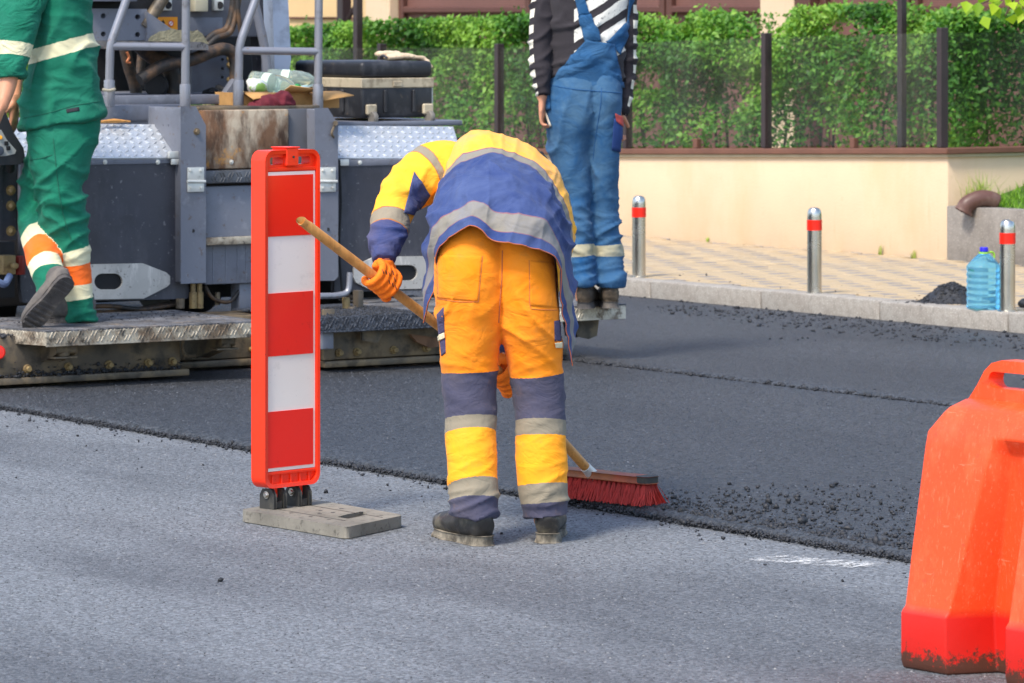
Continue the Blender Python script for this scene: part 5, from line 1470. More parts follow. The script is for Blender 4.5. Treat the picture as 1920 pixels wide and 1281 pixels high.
def shoe(root, M, L_=.29, upper=None, solem=None, name='shoe', ankle=.13, laces=False):
    """boot: x forward, origin under the heel; M places it in the root's frame"""
    k = L_ / .29
    foot_ = loft([((-.012 * k, 0, .055), .010, .015, 0), ((.0, 0, .058), .034, .045, 0), ((.05 * k, 0, .062), .039, .050, 0), ((.11 * k, 0, .060), .040, .046, 0), ((.17 * k, 0, .052), .046, .038, 0), ((.23 * k, 0, .046), .044, .034, 0), ((.27 * k, 0, .042), .032, .028, 0), ((.285 * k, 0, .040), .012, .014, 0)], 24, 5, (0, 1, 0))
    ank = loft([((.045 * k, 0, .04), .036, .05, 0), ((.045 * k, 0, .08), .037, .052, 0), ((.04 * k, 0, ankle), .037, .048, 0)], 24, 4, (0, 1, 0))
    def mv(l): return (np.array([M @ Vector(v) for v in l[0]]), l[1], l[2], l[3])
    up = fuse(name, [mv(foot_), mv(ank)], .006, upper, root, smooth=3, wrinkle=lambda p, v, i, n_: .0022 * ridge(p, 18, 30, 4.0))
    ol = []
    for x, h in ((-.018, .014), (-.010, .028), (.005, .037), (.04, .040), (.09, .037), (.13, .038), (.18, .047), (.225, .047), (.26, .038), (.282, .022), (.292, .008)): ol.append((x * k, h * .95))
    poly = ol + [(x, -h) for x, h in ol[::-1]]
    bm = nb(); prism(bm, poly, lambda p: (p[0], p[1], 0.001 + max(0, p[0] - .2) * .12), lambda p: (p[0] * .99, p[1] * .93, .024 + (.006 if p[0] < .09 else 0) + max(0, (p[0] - .2)) * .08))
    so = obj('sole', bm, solem, up, bevel=.004, seg=2, M=M)
    bm = nb()
    for x in (.0, .024, .048, .125, .15, .175, .2, .225, .25):
        hw_ = np.interp(x, [q[0] for q in ol], [q[1] for q in ol]); box(bm, x * k, (x + .013) * k, -hw_ - .0015, hw_ + .0015, -.0005, .010)
    obj('tread', bm, solem, up, bevel=.002, M=M)
    if laces:
        bm = nb()
        for j in range(4):
            x = (.095 + j * .028) * k; z = .112 - j * .013; tube(bm, [(x, -.026, z - .012), (x + .008, 0, z), (x, .026, z - .012)], .003, 6, 3)
        obj('laces', bm, solem, up, M=M)
    return up
def xf(loc, yaw, pitch=0.0, roll=0.0):
    return Matrix.Translation(loc) @ Matrix.Rotation(yaw, 4, 'Z') @ Matrix.Rotation(pitch, 4, 'Y') @ Matrix.Rotation(roll, 4, 'X')
def patch(name, target, poly_px, Yd, mat, parent, off=.004, n=14, origin=(0, 0, 0), thick=.0015, dirn=(0, 1, 0)):
    """a sewn patch: a grid over a photo quad (tl, tr, br, bl) laid onto the garment's surface"""
    me = target.data
    bvh = BVHTree.FromPolygons([v.co.copy() for v in me.vertices], [tuple(p.vertices) for p in me.polygons])
    q = [W(x, y, Yd) for x, y in poly_px]
    bm = nb(); G_ = []
    for i in range(n + 1):
        row = []
        for j in range(n + 1):
            u_, v_ = j / n, i / n
            p0 = (q[0] * (1 - u_) + q[1] * u_) * (1 - v_) + (q[3] * (1 - u_) + q[2] * u_) * v_
            ray = (p0 - Vector((0, 0, H))).normalized()
            st = p0 - ray * 1.0 - Vector(origin)
            h = bvh.ray_cast(st, ray, 2.0)
            row.append(None if h[0] is None else bm.verts.new(h[0] + h[1] * off))
        G_.append(row)
    for i in range(n):
        for j in range(n):
            c = (G_[i][j], G_[i][j + 1], G_[i + 1][j + 1], G_[i + 1][j])
            if all(x is not None for x in c): bm.faces.new(c)
    if not bm.faces: bm.free(); return None
    o_ = obj(name, bm, mat, parent, smooth=60)
    s_ = o_.modifiers.new('t', 'SOLIDIFY'); s_.thickness = thick; s_.offset = -1
    return o_
def seam(name, target, pts, Yd, mat, parent, r=.0016, origin=(0, 0, 0), off=.001):
    me = target.data
    bvh = BVHTree.FromPolygons([v.co.copy() for v in me.vertices], [tuple(p.vertices) for p in me.polygons])
    P = []
    for x, y in catmull(pts, 8) if len(pts) > 2 else catmull(pts, 12):
        p0 = W(x, y, Yd); ray = (p0 - Vector((0, 0, H))).normalized()
        h = bvh.ray_cast(p0 - ray - Vector(origin), ray, 2.0)
        if h[0] is not None: P.append(h[0] + h[1] * off)
    if len(P) < 3: return
    bm = nb(); tube(bm, P, r, 5); return obj(name, bm, mat, parent, smooth=60)

# ================================================================== PERSON SWEEPING (bent over)
OX = (W(955, 1015, 13.0).x, 13.0, 0.0)
pa = thing('person', 'person in orange trousers and blue-yellow jacket bending over to sweep', 'person', OX, 0)
def A(px, py, Y): return W(px, py, Y)
m13 = 13.0 / F
# trousers
def legk(rows, Ys):
    K = []
    for (y, x0, x1, ry, Yc_) in rows:
        K.append((A((x0 + x1) / 2, y, Yc_), (x1 - x0) / 2 * Yc_ / F, ry, A(0, y, Yc_).z))
    return K
LL = [(968, 843, 934, .074, 13.00), (954, 843, 934, .070, 13.00), (925, 842, 935, .074, 13.01), (885, 838, 933, .078, 13.02), (840, 836, 931, .080, 13.03), (800, 835, 930, .080, 13.04), (760, 833, 930, .084, 13.04), (700, 829, 932, .092, 13.03), (650, 824, 936, .102, 13.01), (600, 818, 944, .116, 12.99), (550, 814, 955, .132, 12.97), (500, 814, 962, .142, 12.97), (455, 820, 962, .135, 13.00), (415, 845, 960, .11, 13.06)]
RL = [(968, 980, 1066, .074, 13.06), (954, 978, 1066, .070, 13.06), (925, 971, 1067, .074, 13.06), (885, 968, 1064, .078, 13.06), (840, 966, 1062, .080, 13.06), (800, 965, 1061, .080, 13.06), (760, 963, 1060, .084, 13.06), (700, 955, 1056, .092, 13.05), (650, 945, 1054, .102, 13.02), (600, 932, 1051, .116, 12.99), (550, 922, 1047, .130, 12.98), (500, 916, 1041, .138, 12.98), (455, 918, 1034, .130, 13.01), (415, 925, 1015, .10, 13.08)]
zs = lambda y: H - (y - HY) * m13
def wrA(p, v, i, n_):
    z = p.z
    d = .004 * noise.noise(Vector((p.x * 5, p.y * 5, p.z * 3 + i)))
    d += .008 * (folds(p, 1.3 + i, R(12), 5, 22) - .25) * (math.exp(-((z - .12) / .09) ** 2) + .2)
    d += .006 * (folds(p, 4.3 + i, R(-22 if i == 0 else 22), 3, 12) - .25) * (math.exp(-((z - .42) / .14) ** 2) * .8 + .12)
    d += .008 * (folds(p, 7.1 + i, R(48 if i == 0 else -48), 2.5, 9) - .25) * (math.exp(-((z - .66) / .10) ** 2) + .10)
    d += .0012 * (ridge(p, 14, 26, 3.0 + i) - .5)
    return d
def tcol(*px):
    return [(max(0, z), c) for z, c in px]
ORA, ORL, NAV, TAPE = '#ff8f10', '#ffa31c', '#414359', '#857d6c'
stA = [(0, NAV), (zs(928), TAPE), (zs(897), ORL), (zs(808), TAPE), (zs(779), NAV), (zs(693), ORA)]
M_TRA = cloth_mat('sweeper_trousers', stA, fade=.06, wr=.0025, ws=9, wob=.006, faded=(.75, .55, .35), dirt=('#8a6a4a', .58, .75, .35), thread='#d8672c')
def bandA(co, av, ap, no):
    return co, np.clip(av + np.where(ap > .5, .013, 0) + .03 * co[:, 0] * np.where(ap > .5, .6, -1), .001, .999)
def yshift(rows, d0):
    return [(y, x0, x1, ry, Yc_ + d0 * max(0, min(1, (y - 520) / 420)) ) for (y, x0, x1, ry, Yc_) in rows]
LL = yshift(LL, -.14); RL = yshift(RL, -.13)
trA = fuse('trousers', [loft(legk(LL, 0), 36, 6), loft(legk(RL, 0), 36, 6)], .0062, M_TRA, pa, 6, wrA, OX, bandA)
M_THR = pm('orange_thread', '#b8653c', .8, var=.1)
M_ORP = cloth_mat('orange_patch', [(0, ORA), (.99, ORA)], fade=.1, wr=.003, ws=14)
M_NVP = cloth_mat('navy_patch', [(0, '#3a3458'), (.99, '#3a3458')], fade=.3, wr=.003, ws=14, faded=(.25, .22, .3))
pk1 = patch('back_pocket', trA, [(818, 478), (905, 480), (897, 566), (820, 560)], 12.85, M_TRA, trA, .0008, 18, OX)
pk2 = patch('back_pocket', trA, [(992, 488), (1043, 492), (1050, 578), (994, 574)], 12.85, M_TRA, trA, .0008, 18, OX)
for q_ in (pk1, pk2):
    at_ = q_.data.attributes.new('v', 'FLOAT', 'POINT'); at_.data.foreach_set('value', np.full(len(q_.data.vertices), .7, dtype=np.float32))
patch('side_patch', trA, [(819, 590), (832, 576), (834, 625), (823, 632)], 12.85, M_NVP, trA, .0016, 8, OX)
patch('side_patch', trA, [(825, 640), (835, 634), (836, 662), (828, 668)], 12.85, M_NVP, trA, .0016, 8, OX)
patch('side_patch', trA, [(1039, 602), (1053, 600), (1052, 640), (1040, 640)], 12.85, M_NVP, trA, .0016, 8, OX)
patch('reflective_tab', trA, [(822, 629), (835, 623), (836, 633), (824, 640)], 12.85, cloth_mat('tab_white', [(0, '#e8d8b0'), (.9, '#e8d8b0')]), trA, .005, 5, OX)
patch('reflective_tab', trA, [(1039, 642), (1052, 642), (1052, 652), (1040, 652)], 12.85, bpy.data.materials['tab_white'], trA, .005, 5, OX)
for pts in ([(942, 470), (941, 520), (937, 565), (935, 605)],):
    seam('centre_seam', trA, pts, 12.85, M_THR, trA, .0018, OX)
for pts in ([(905, 480), (901, 520), (897, 566)], [(897, 566), (860, 566), (820, 560)], [(992, 488), (993, 530), (994, 574), (1005, 580), (1050, 582)]):
    seam('stitching', trA, pts, 12.85, M_THR, trA, .0011, OX, .0005)
# jacket: a sheet draped over the back, hem falling lower at both sides
rows = [
 (0.00, [(797, 606, 13.05), (821, 522, 12.96), (826, 462, 12.87), (884, 425, 12.80), (932, 453, 12.785), (985, 463, 12.785), (1040, 486, 12.83), (1052, 562, 12.91), (1070, 686, 12.98)]),
 (0.16, [(797, 556, 13.10), (805, 466, 13.00), (828, 414, 12.92), (884, 382, 12.86), (927, 400, 12.845), (990, 410, 12.845), (1034, 432, 12.90), (1059, 510, 12.98), (1074, 640, 13.06)]),
 (0.45, [(799, 520, 13.22), (804, 432, 13.13), (824, 366, 13.07), (876, 330, 13.03), (930, 320, 13.02), (988, 332, 13.03), (1034, 366, 13.07), (1064, 440, 13.13), (1076, 560, 13.22)]),
 (0.72, [(810, 480, 13.38), (814, 402, 13.31), (832, 344, 13.28), (868, 308, 13.26), (925, 295, 13.25), (986, 313, 13.26), (1033, 356, 13.28), (1060, 412, 13.32), (1072, 500, 13.38)]),
 (0.79, [(814, 470, 13.43), (818, 392, 13.37), (836, 330, 13.34), (870, 291, 13.32), (925, 282, 13.31), (988, 300, 13.32), (1037, 345, 13.34), (1063, 402, 13.37), (1073, 480, 13.43)]),
 (0.92, [(820, 450, 13.56), (822, 372, 13.52), (838, 300, 13.50), (868, 257, 13.48), (918, 251, 13.48), (985, 271, 13.48), (1042, 320, 13.50), (1066, 384, 13.52), (1074, 460, 13.56)]),
 (1.00, [(835, 450, 13.70), (840, 380, 13.70), (858, 312, 13.70), (888, 275, 13.70), (930, 268, 13.70), (985, 285, 13.70), (1035, 335, 13.70), (1058, 390, 13.70), (1064, 450, 13.70)])]
NU, NV = 20, 22
across = [catmull([A(*q) for q in pts], NU) for _, pts in rows]
ncol = len(across[0])
vals = [r_[0] for r_ in rows]
cols = []
for j in range(ncol):
    cols.append(catmull([np.array([*across[i][j], vals[i]]) for i in range(len(rows))], NV))
Gd = np.array(cols)             # ncol, nrow, 4
nr_ = Gd.shape[1]
def wrJ(x, y, z, v, s_):
    p = Vector((x, y, z))
    k = .25 + math.exp(-((v - .42) / .24) ** 2)
    d = .017 * (folds(p, 2.5, R(25), 3, 11, .5) - .25) * k * (1.2 - s_) + .017 * (folds(p, 5.5, R(-30), 3, 11, .5) - .25) * k * (.3 + s_)
    d += .005 * (folds(p, 9.5, R(70), 5, 22, .5) - .25) + .004 * (ridge(p, 16, 18, 2.0) - .5) * k
    d += .008 * math.sin(s_ * 34 + 6 * noise.noise(p * 4)) * max(0, 1 - v / .3) * (.35 + abs(s_ - .5))
    d += .008 * noise.noise(p * 6)
    return d
XY = Gd[..., :3].copy()
du = np.gradient(XY, axis=0); dv = np.gradient(XY, axis=1)
Nn = np.cross(du, dv); Nn /= np.linalg.norm(Nn, axis=2)[..., None] + 1e-9
if Nn[ncol // 2, nr_ // 2, 2] < 0: Nn = -Nn
for j in range(ncol):
    for i in range(nr_):
        s_ = j / (ncol - 1)
        XY[j, i] += Nn[j, i] * (wrJ(*XY[j, i], Gd[j, i, 3], s_) + .004)
V = XY.reshape(-1, 3) - np.array(OX)
Fc = []
for j in range(ncol - 1):
    for i in range(nr_ - 1): Fc.append((j * nr_ + i, (j + 1) * nr_ + i, (j + 1) * nr_ + i + 1, j * nr_ + i + 1))
JB, JY, JT = '#2c3d6e', '#ffb42c', '#867f70'
M_JAC = cloth_mat('sweeper_jacket', [(0, JB), (.062, JT), (.165, JB), (.735, JT), (.790, JY)], fade=.36, wr=.003, ws=6.5, wob=.012, faded=(.16, .21, .36), thread='#8a5a5a', tw=.006)
jk = np_mesh('jacket', V, Fc, M_JAC, pa, smooth=True, attrs={'v': np.clip(Gd[..., 3].ravel(), 0.001, .999)})
bm_ = bmesh.new(); bm_.from_mesh(jk.data); bmesh.ops.recalc_face_normals(bm_, faces=bm_.faces); bm_.to_mesh(jk.data); bm_.free()
if jk.data.polygons[len(Fc) // 2].normal.z < 0:
    jk.data.flip_normals()
s_ = jk.modifiers.new('thick', 'SOLIDIFY'); s_.thickness = .005; s_.offset = -1
ss = jk.modifiers.new('sub', 'SUBSURF'); ss.levels = 1; ss.render_levels = 1
def jrow(i, r, mat, name, z=.002):
    P = [Vector(V[j * nr_ + i]) + Vector(Nn[j, i]) * z for j in range(ncol)]
    bm = nb(); tube(bm, P, r, 5); obj(name, bm, mat, jk, smooth=60)
jrow(0, .0016, M_THR, 'hem_piping', -.001)
# sleeves
SL = [((862, 325, 13.50), 56, 0), ((828, 322, 13.49), 60, .10), ((795, 334, 13.46), 54, .30), ((766, 352, 13.42), 46, .45), ((745, 378, 13.37), 40, .58), ((734, 405, 13.32), 37, .70), ((730, 428, 13.28), 36, .80), ((725, 448, 13.25), 35, .88), ((722, 464, 13.22), 30, .93), ((720, 476, 13.20), 24, .96), ((720, 490, 13.18), 22.5, 1.0)]
def wrS(p, v, i, n_):
    f = math.exp(-((v - .50) / .16) ** 2)
    d = .014 * (folds(p, 3.3, R(50), 5, 16) - .25) * (f + .2) + .010 * (folds(p, 8.3, R(-15), 5, 20) - .25) * (f * .6 + .3 + math.exp(-((v - .90) / .05) ** 2))
    if v > .945: d = .0018 * math.sin(math.atan2(p.y - 13.19, p.x - A(720, 483, 13.18).x) * 22)
    return d
lo_ = loft([(A(*c), r_ * c[2] / F, r_ * c[2] / F, v) for c, r_, v in SL], 36, 7, (0, 0, 1))
M_SLV = cloth_mat('sweeper_sleeve', [(0, JY), (.225, JT), (.305, JY), (.735, JT), (.825, JB)], fade=.10, wr=.003, ws=10, wob=.014, faded=(.75, .5, .25), thread='#a8683a', tw=.008)
slv = fuse('sleeve', [lo_], .007, M_SLV, jk, 5, wrS, OX)
# navy gusset on the inner side of the sleeve
M_NAVP = cloth_mat('navy_gusset', [(0, '#28325e'), (.99, '#28325e')], fade=.25, wr=.006, ws=10, faded=(.42, .45, .62))
patch('gusset', slv, [(777, 322), (806, 366), (778, 404), (756, 400)], 13.2, M_NAVP, slv, .005, 12, OX, .003)
SRt = [((1005, 362, 13.52), 40, 0), ((1030, 378, 13.53), 40, .2), ((1040, 425, 13.56), 34, .45), ((1030, 490, 13.6), 34, .6), ((1000, 580, 13.58), 34, .72), ((968, 632, 13.52), 30, .85), ((955, 652, 13.49), 25, .95), ((950, 664, 13.48), 21, 1.0)]
fuse('sleeve', [loft([(A(*c), r_ * c[2] / F, r_ * c[2] / F, v) for c, r_, v in SRt], 28, 6, (0, 1, 0))], .009, M_SLV, jk, 5, wrS, OX)
# body under the clothes, one skin
hc = A(984, 336, 13.80)
bodyl = [loft([(A(940, 470, 13.02), .15, .11, 0), (A(940, 430, 13.12), .14, .10, 0), (A(940, 395, 13.28), .14, .08, 0), (A(940, 375, 13.46), .13, .07, 0), (A(962, 340, 13.62), .06, .055, 0), (A(975, 315, 13.70), .055, .055, 0)], 24, 6),
         ell(hc, (.076, .098, .088)), ell(hc + Vector((0, .06, -.05)), (.055, .06, .06)), ell(hc + Vector((0, .105, -.02)), (.012, .018, .02)), ell(hc + Vector((.077, .0, -.01)), (.01, .02, .03)), ell(hc + Vector((-.077, .0, -.01)), (.01, .02, .03)),
         loft([(A(935, 430, 13.02), .09, .09, 0), (A(882, 520, 13.0), .085, .085, 0), (A(882, 740, 12.96), .05, .05, 0), (A(888, 985, 12.87), .035, .04, 0)], 16, 5), loft([(A(965, 430, 13.02), .09, .09, 0), (A(995, 520, 13.0), .085, .085, 0), (A(1012, 740, 12.98), .05, .05, 0), (A(1022, 985, 12.94), .035, .04, 0)], 16, 5),
         loft([(A(890, 350, 13.48), .045, .045, 0), (A(800, 340, 13.46), .05, .05, 0), (A(745, 378, 13.37), .042, .042, 0), (A(728, 440, 13.26), .034, .034, 0), (A(720, 494, 13.18), .026, .026, 0)], 16, 5, (0, 0, 1)),
         loft([(A(990, 365, 13.5), .04, .04, 0), (A(1048, 400, 13.55), .045, .045, 0), (A(1025, 500, 13.6), .038, .038, 0), (A(965, 640, 13.52), .030, .030, 0), (A(950, 668, 13.47), .022, .022, 0)], 16, 5, (0, 1, 0))]
fuse('body', bodyl, .010, M_SKIN, pa, 4, None, OX)
fuse('hair', [ell(hc + Vector((0, -.012, .012)), (.084, .100, .092))], .008, M_HAIR, pa, 1, lambda p, v, i, n_: .012 * (ridge(p, 40, 40, 3) - .3), OX)
# broom stick geometry (needed for the grip)
ST_TOP, ST_MID, ST_LOW = A(578, 424, 12.98), A(942, 702, 13.45), A(1113, 893, 13.80)
dU = (ST_MID - ST_TOP).normalized(); dL = (ST_LOW - ST_MID).normalized()
tG = (A(714, 0, 13.17).x - ST_TOP.x) / (ST_MID.x - ST_TOP.x)
Gup = ST_TOP + (ST_MID - ST_TOP) * tG; Glo = ST_MID + dL * .02
M_GLV = pm('orange_knit_glove', '#ff7a10', .85, var=.06, vs_=30, layers=[('#e05a08', 60, .55, .7, .4)], bump=.0018, bs=260, bst=(1, 1, .4))
def ori(l): return l
SR = .0155
gl1 = fuse('glove', fist(Gup, dU, A(720, 490, 13.18), SR, (.1, -1, -.2)), .0042, M_GLV, pa, 2, lambda p, v, i, n_: .0010 * ridge(p, 60, 60, 1.0), OX)
gl2 = fuse('glove', fist(Glo, dL, A(949, 666, 13.47), SR, (0, -1, 0)), .0042, M_GLV, pa, 2, lambda p, v, i, n_: .0010 * ridge(p, 60, 60, 1.0), OX)
bm = nb()
for k, y0 in enumerate((0, .012, .024)):
    pass
bm.free()
# printed grip dashes on the glove
M_DASH = pm('glove_print', '#4a2a2a', .7)
for x, y in ((716, 505), (722, 507), (728, 510), (735, 508), (738, 520), (728, 525), (734, 530), (740, 535)):
    patch('grip_print', gl1, [(x, y), (x + 1.4, y), (x + 4.2, y + 8), (x + 2.6, y + 8)], 13.0, M_DASH, gl1, .0006, 3, OX, .0006)
# boots
M_BOOT = pm('boot_leather', '#2f2d2b', .45, var=.2, vs_=20, layers=[('#77705f', 12, .60, .74, .5)], bump=.001, bs=120)
M_SOLE = pm('boot_sole', '#4d473d', .85, var=.2, vs_=20, layers=[('#9a907e', 14, .46, .66, .8)], bump=.001, bs=90)
def foot_at(px, Yc_, yaw, Ln):
    x = (px - CX) * Yc_ / F
    c_, s2 = math.cos(yaw), math.sin(yaw)
    return xf((x - OX[0] - c_ * .045, Yc_ - OX[1] - s2 * .045, 0.0), yaw)
shoe(pa, foot_at(895, 12.86, R(118), .30), .30, M_BOOT, M_SOLE, 'boot', ankle=.10, laces=True)
shoe(pa, foot_at(1028, 12.93, R(86), .30), .30, M_BOOT, M_SOLE, 'boot', ankle=.10, laces=True)

# ------------------------------------------------------------------ the broom
br_o = A(1150, 945, 13.84); br_o.z = Z_NEW
br = thing('broom', 'wide street broom with wooden handle and red bristles held by the bending worker', 'broom', br_o, 0)
M_WOOD = pm('broom_wood', '#c98f4c', .5, var=.14, vs_=6, layers=[('#9a6530', 10, .52, .72, .5, (6, 6, .6)), ('#7a5a3a', 30, .62, .72, .4)], bump=.0006, bs=40)
lq = lambda p: Vector(p) - br_o
bm = nb(); tube(bm, [lq(ST_TOP - dU * .004), lq(ST_TOP), lq(ST_TOP + (ST_MID - ST_TOP) * .5), lq(ST_MID - dU * .06), lq(ST_MID), lq(ST_MID + dL * .06), lq(ST_MID + (ST_LOW - ST_MID) * .5), lq(ST_LOW)], [.012] + [SR] * 12, 16, 4); obj('handle', bm, M_WOOD, br, smooth=60)
bm = nb(); tube(bm, [lq(ST_LOW - dL * .055), lq(ST_LOW - dL * .03), lq(ST_LOW + dL * .012)], [.0175, .018, .022], 16); obj('ferrule', bm, M_GALV, br, bevel=.001)
h0, h1 = A(1040, 893, 13.93), A(1224, 911, 13.62)
h0.z = h1.z = .118
hx = (h1 - h0).normalized(); hyv = Vector((-hx.y, hx.x, 0))
def hp(s_, t_, z): q = h0 + hx * s_ + hyv * t_; q.z = z; return q - br_o
Lh = (h1 - h0).length
bm = nb()
for_ = rrect(0, Lh, -.032, .032, .014, 4)
prism(bm, for_, lambda p: hp(p[0], p[1], .098), lambda p: hp(p[0], p[1], .120)); obj('head', bm, pm('stained_wood', '#93552f', .55, var=.2, vs_=10, layers=[('#5a3a28', 12, .5, .7, .6), ('#a8332a', 8, .52, .68, .5)]), br, bevel=.005, seg=2)
bm = nb(); prism(bm, rrect(Lh - .05, Lh + .002, -.0335, .0335, .016, 4), lambda p: hp(p[0], p[1], .097), lambda p: hp(p[0], p[1], .121)); obj('end_cap', bm, M_BLKP, br, bevel=.002)
M_BRI = pm('red_bristle', '#a8241b', .6, var=.25, vs_=40)
V, Fc = [], []
nt_ = 20
for i in range(nt_):
    for j in range(5):
        s0 = .015 + (Lh - .03) * i / (nt_ - 1); t0 = -.024 + .012 * j
        for k in range(30):
            ds, dt = rng.normal(0, .0042, 2); bend = rng.normal(.004, .006); out_ = rng.normal(0, .008)
            flare = (s0 / Lh - .5) * .014 + out_; fl2 = t0 * 1.1 + rng.normal(0, .007)
            p0 = hp(s0 + ds * .6, t0 + dt * .5, .099); p1 = hp(s0 + ds + flare * .45, t0 + dt + fl2 * .4, .068); p2 = hp(s0 + ds + flare, t0 + dt + fl2 + bend, Z_NEW + .002 + abs(rng.normal(0, .004)))
            o_ = len(V); w_ = .0009
            for q in (p0, p1, p2):
                V.append((q.x - w_, q.y, q.z)); V.append((q.x + w_, q.y, q.z))
            Fc += [(o_, o_ + 1, o_ + 3, o_ + 2), (o_ + 2, o_ + 3, o_ + 5, o_ + 4)]
me = bpy.data.meshes.new('bristles'); me.from_pydata([tuple(v) for v in V], [], Fc)
tag(link_mesh('bristles', me, M_BRI, br), kind='stuff')

# ================================================================== PERSON IN GREEN (on the left walkway)
YG = 18.27
OG = (W(115, 600, YG).x, YG, ZP)
pg = thing('person', 'person in green work suit with orange leg bands walking on the left walkway', 'person', OG, 0)
def kz(rows, ry0=1.0):
    K = []
    for (y, x0, x1, ry, dY, v) in rows:
        Yc_ = YG + dY
        K.append((W((x0 + x1) / 2, y, Yc_), (x1 - x0) / 2 * Yc_ / F, ry, v))
    return K
# v: length value used for the bands
stand = [(604, 122, 184, .075, .02, 0.0), (580, 122, 180, .075, .02, .06), (555, 121, 174, .072, .02, .12), (520, 115, 171, .074, .02, .20), (480, 108, 169, .080, .01, .30), (440, 88, 168, .088, .0, .39), (400, 72, 164, .095, -.01, .47), (360, 64, 156, .100, -.02, .55), (330, 58, 160, .108, -.02, .62), (300, 54, 168, .120, -.02, .69), (265, 50, 180, .125, .0, .78), (230, 46, 188, .125, .02, .87), (195, 50, 184, .12, .03, .94)]
raised = [(548, 72, 128, .060, -.20, 0.0), (530, 66, 126, .066, -.18, .06), (505, 56, 120, .070, -.13, .14), (480, 48, 112, .074, -.06, .22), (450, 42, 102, .078, .02, .31), (420, 36, 96, .084, .09, .40), (385, 33, 92, .090, .14, .50), (345, 38, 100, .095, .14, .60), (300, 48, 120, .105, .10, .70), (250, 55, 140, .11, .06, .82)]
GRN, TPW, ORG = '#10684f', '#ded4ae', '#ff6a0a'
def wrG(p, v, i, n_):
    k = math.exp(-((v - .52) / .18) ** 2)
    d = .016 * (folds(p, 2.0 + 3 * i, R(38), 3.5, 13) - .25) * (k + .25) + .014 * (folds(p, 9.0 + i, R(-30), 3.5, 14) - .25) * (k * .7 + .2)
    d += .012 * (folds(p, 5.0 + i, R(5), 4, 18) - .25) * math.exp(-((v - .03) / .08) ** 2)
    return d + .008 * noise.noise(Vector((p.x * 7, p.y * 7, p.z * 7)))
M_GTR = cloth_mat('green_trousers', [(0, GRN), (.105, TPW), (.165, ORG), (.265, TPW), (.330, GRN)], fade=.12, wr=.003, ws=9, wob=.01, faded=(.12, .40, .33))
gtr = fuse('trousers', [loft(kz(stand), 32, 6), loft(kz(raised), 32, 6)], .009, M_GTR, pg, 6, wrG, OG)
seam('side_seam', gtr, [(100, 260), (108, 340), (118, 400), (135, 455)], YG - .3, pm('green_thread', '#0f5a46', .8), gtr, .0022, OG)
seam('knee_seam', gtr, [(56, 300), (75, 297), (98, 291)], YG - .3, bpy.data.materials['green_thread'], gtr, .0022, OG)
# jacket
jr = [(233, 34, 197, .165, .03, 0.0), (226, 34, 197, .165, .03, .03), (212, 36, 195, .160, .03, .07), (195, 38, 191, .152, .03, .12), (160, 44, 187, .145, .03, .22), (120, 50, 184, .145, .03, .34), (80, 54, 179, .142, .03, .46), (40, 56, 174, .14, .03, .58), (0, 58, 172, .14, .03, .70), (-60, 50, 172, .13, .03, .84), (-95, 80, 150, .09, .02, .95), (-112, 95, 140, .06, .02, 1.0)]
def wrGJ(p, v, i, n_):
    d = .014 * (folds(p, 3.0, R(60), 3, 9) - .25) * (.4 + math.exp(-((v - .30) / .25) ** 2)) + .010 * (folds(p, 6.0, R(-25), 3, 12) - .25)
    return d + .008 * noise.noise(p * 5)
def tilt_tape(co, av, ap, no):
    # hem and tape lie higher at the back (right) than at the front
    return co, av
gj = kz(jr)
M_GJ = cloth_mat('green_jacket', [(0, GRN), (.395, TPW), (.475, GRN)], fade=.12, wr=.003, ws=7, wob=.02, faded=(.12, .40, .33))
def slantG(co, av, ap, no):
    k = np.clip(1 - av / .5, 0, 1)
    co = co.copy(); co[:, 2] += .17 * (co[:, 0] + .0) * k
    return co, np.clip(av + np.where(av < .9, -.050 * (co[:, 0] / .17), 0) + .012, .001, .999)
def hemslant(l):
    V_, f_, v_, u_ = l
    return V_, f_, v_, u_
gjk = fuse('jacket', [loft(gj, 36, 6)], .009, M_GJ, pg, 5, wrGJ, OG, slantG)
patch('waist_tab', gjk, [(124, 205), (148, 201), (149, 208), (125, 212)], YG - .3, pm('tab_black', '#23232a', .8), gjk, .003, 4, OG)
seam('waist_seam', gjk, [(44, 222), (90, 212), (140, 198), (190, 190)], YG - .3, bpy.data.materials['green_thread'], gjk, .002, OG)
sl = [(-70, 45, .085, -.06, 0, 60), (-20, 38, .080, -.10, .25, 56), (40, 30, .076, -.14, .5, 44), (90, 24, .074, -.16, .72, 36), (115, 22, .074, -.17, .84, 31), (128, 21, .078, -.18, .92, 31), (146, 20, .076, -.18, 1.0, 30)]
K = [(W(x, y, YG + dY), hw_ * YG / F, ry, v) for y, x, ry, dY, v, hw_ in sl]
M_GS = cloth_mat('green_sleeve', [(0, GRN), (.68, TPW), (.80, GRN)], fade=.12, wr=.006, ws=9, faded=(.12, .40, .33), wob=.02)
gsl = fuse('sleeve', [loft(K, 30, 7)], .008, M_GS, gjk, 5, lambda p, v, i, n_: (.006 + .006 * (v > .84)) * (ridge(p, 10, 16, 3.0) - .4), OG)
K2 = [(W(60 + 30, -70, YG + .16), .07, .07, 0), (W(40, 10, YG + .20), .06, .06, .5), (W(30, 80, YG + .20), .055, .06, .8), (W(28, 125, YG + .18), .055, .06, 1)]
fuse('sleeve', [loft(K2, 24, 6)], .009, M_GS, gjk, 4, None, OG)
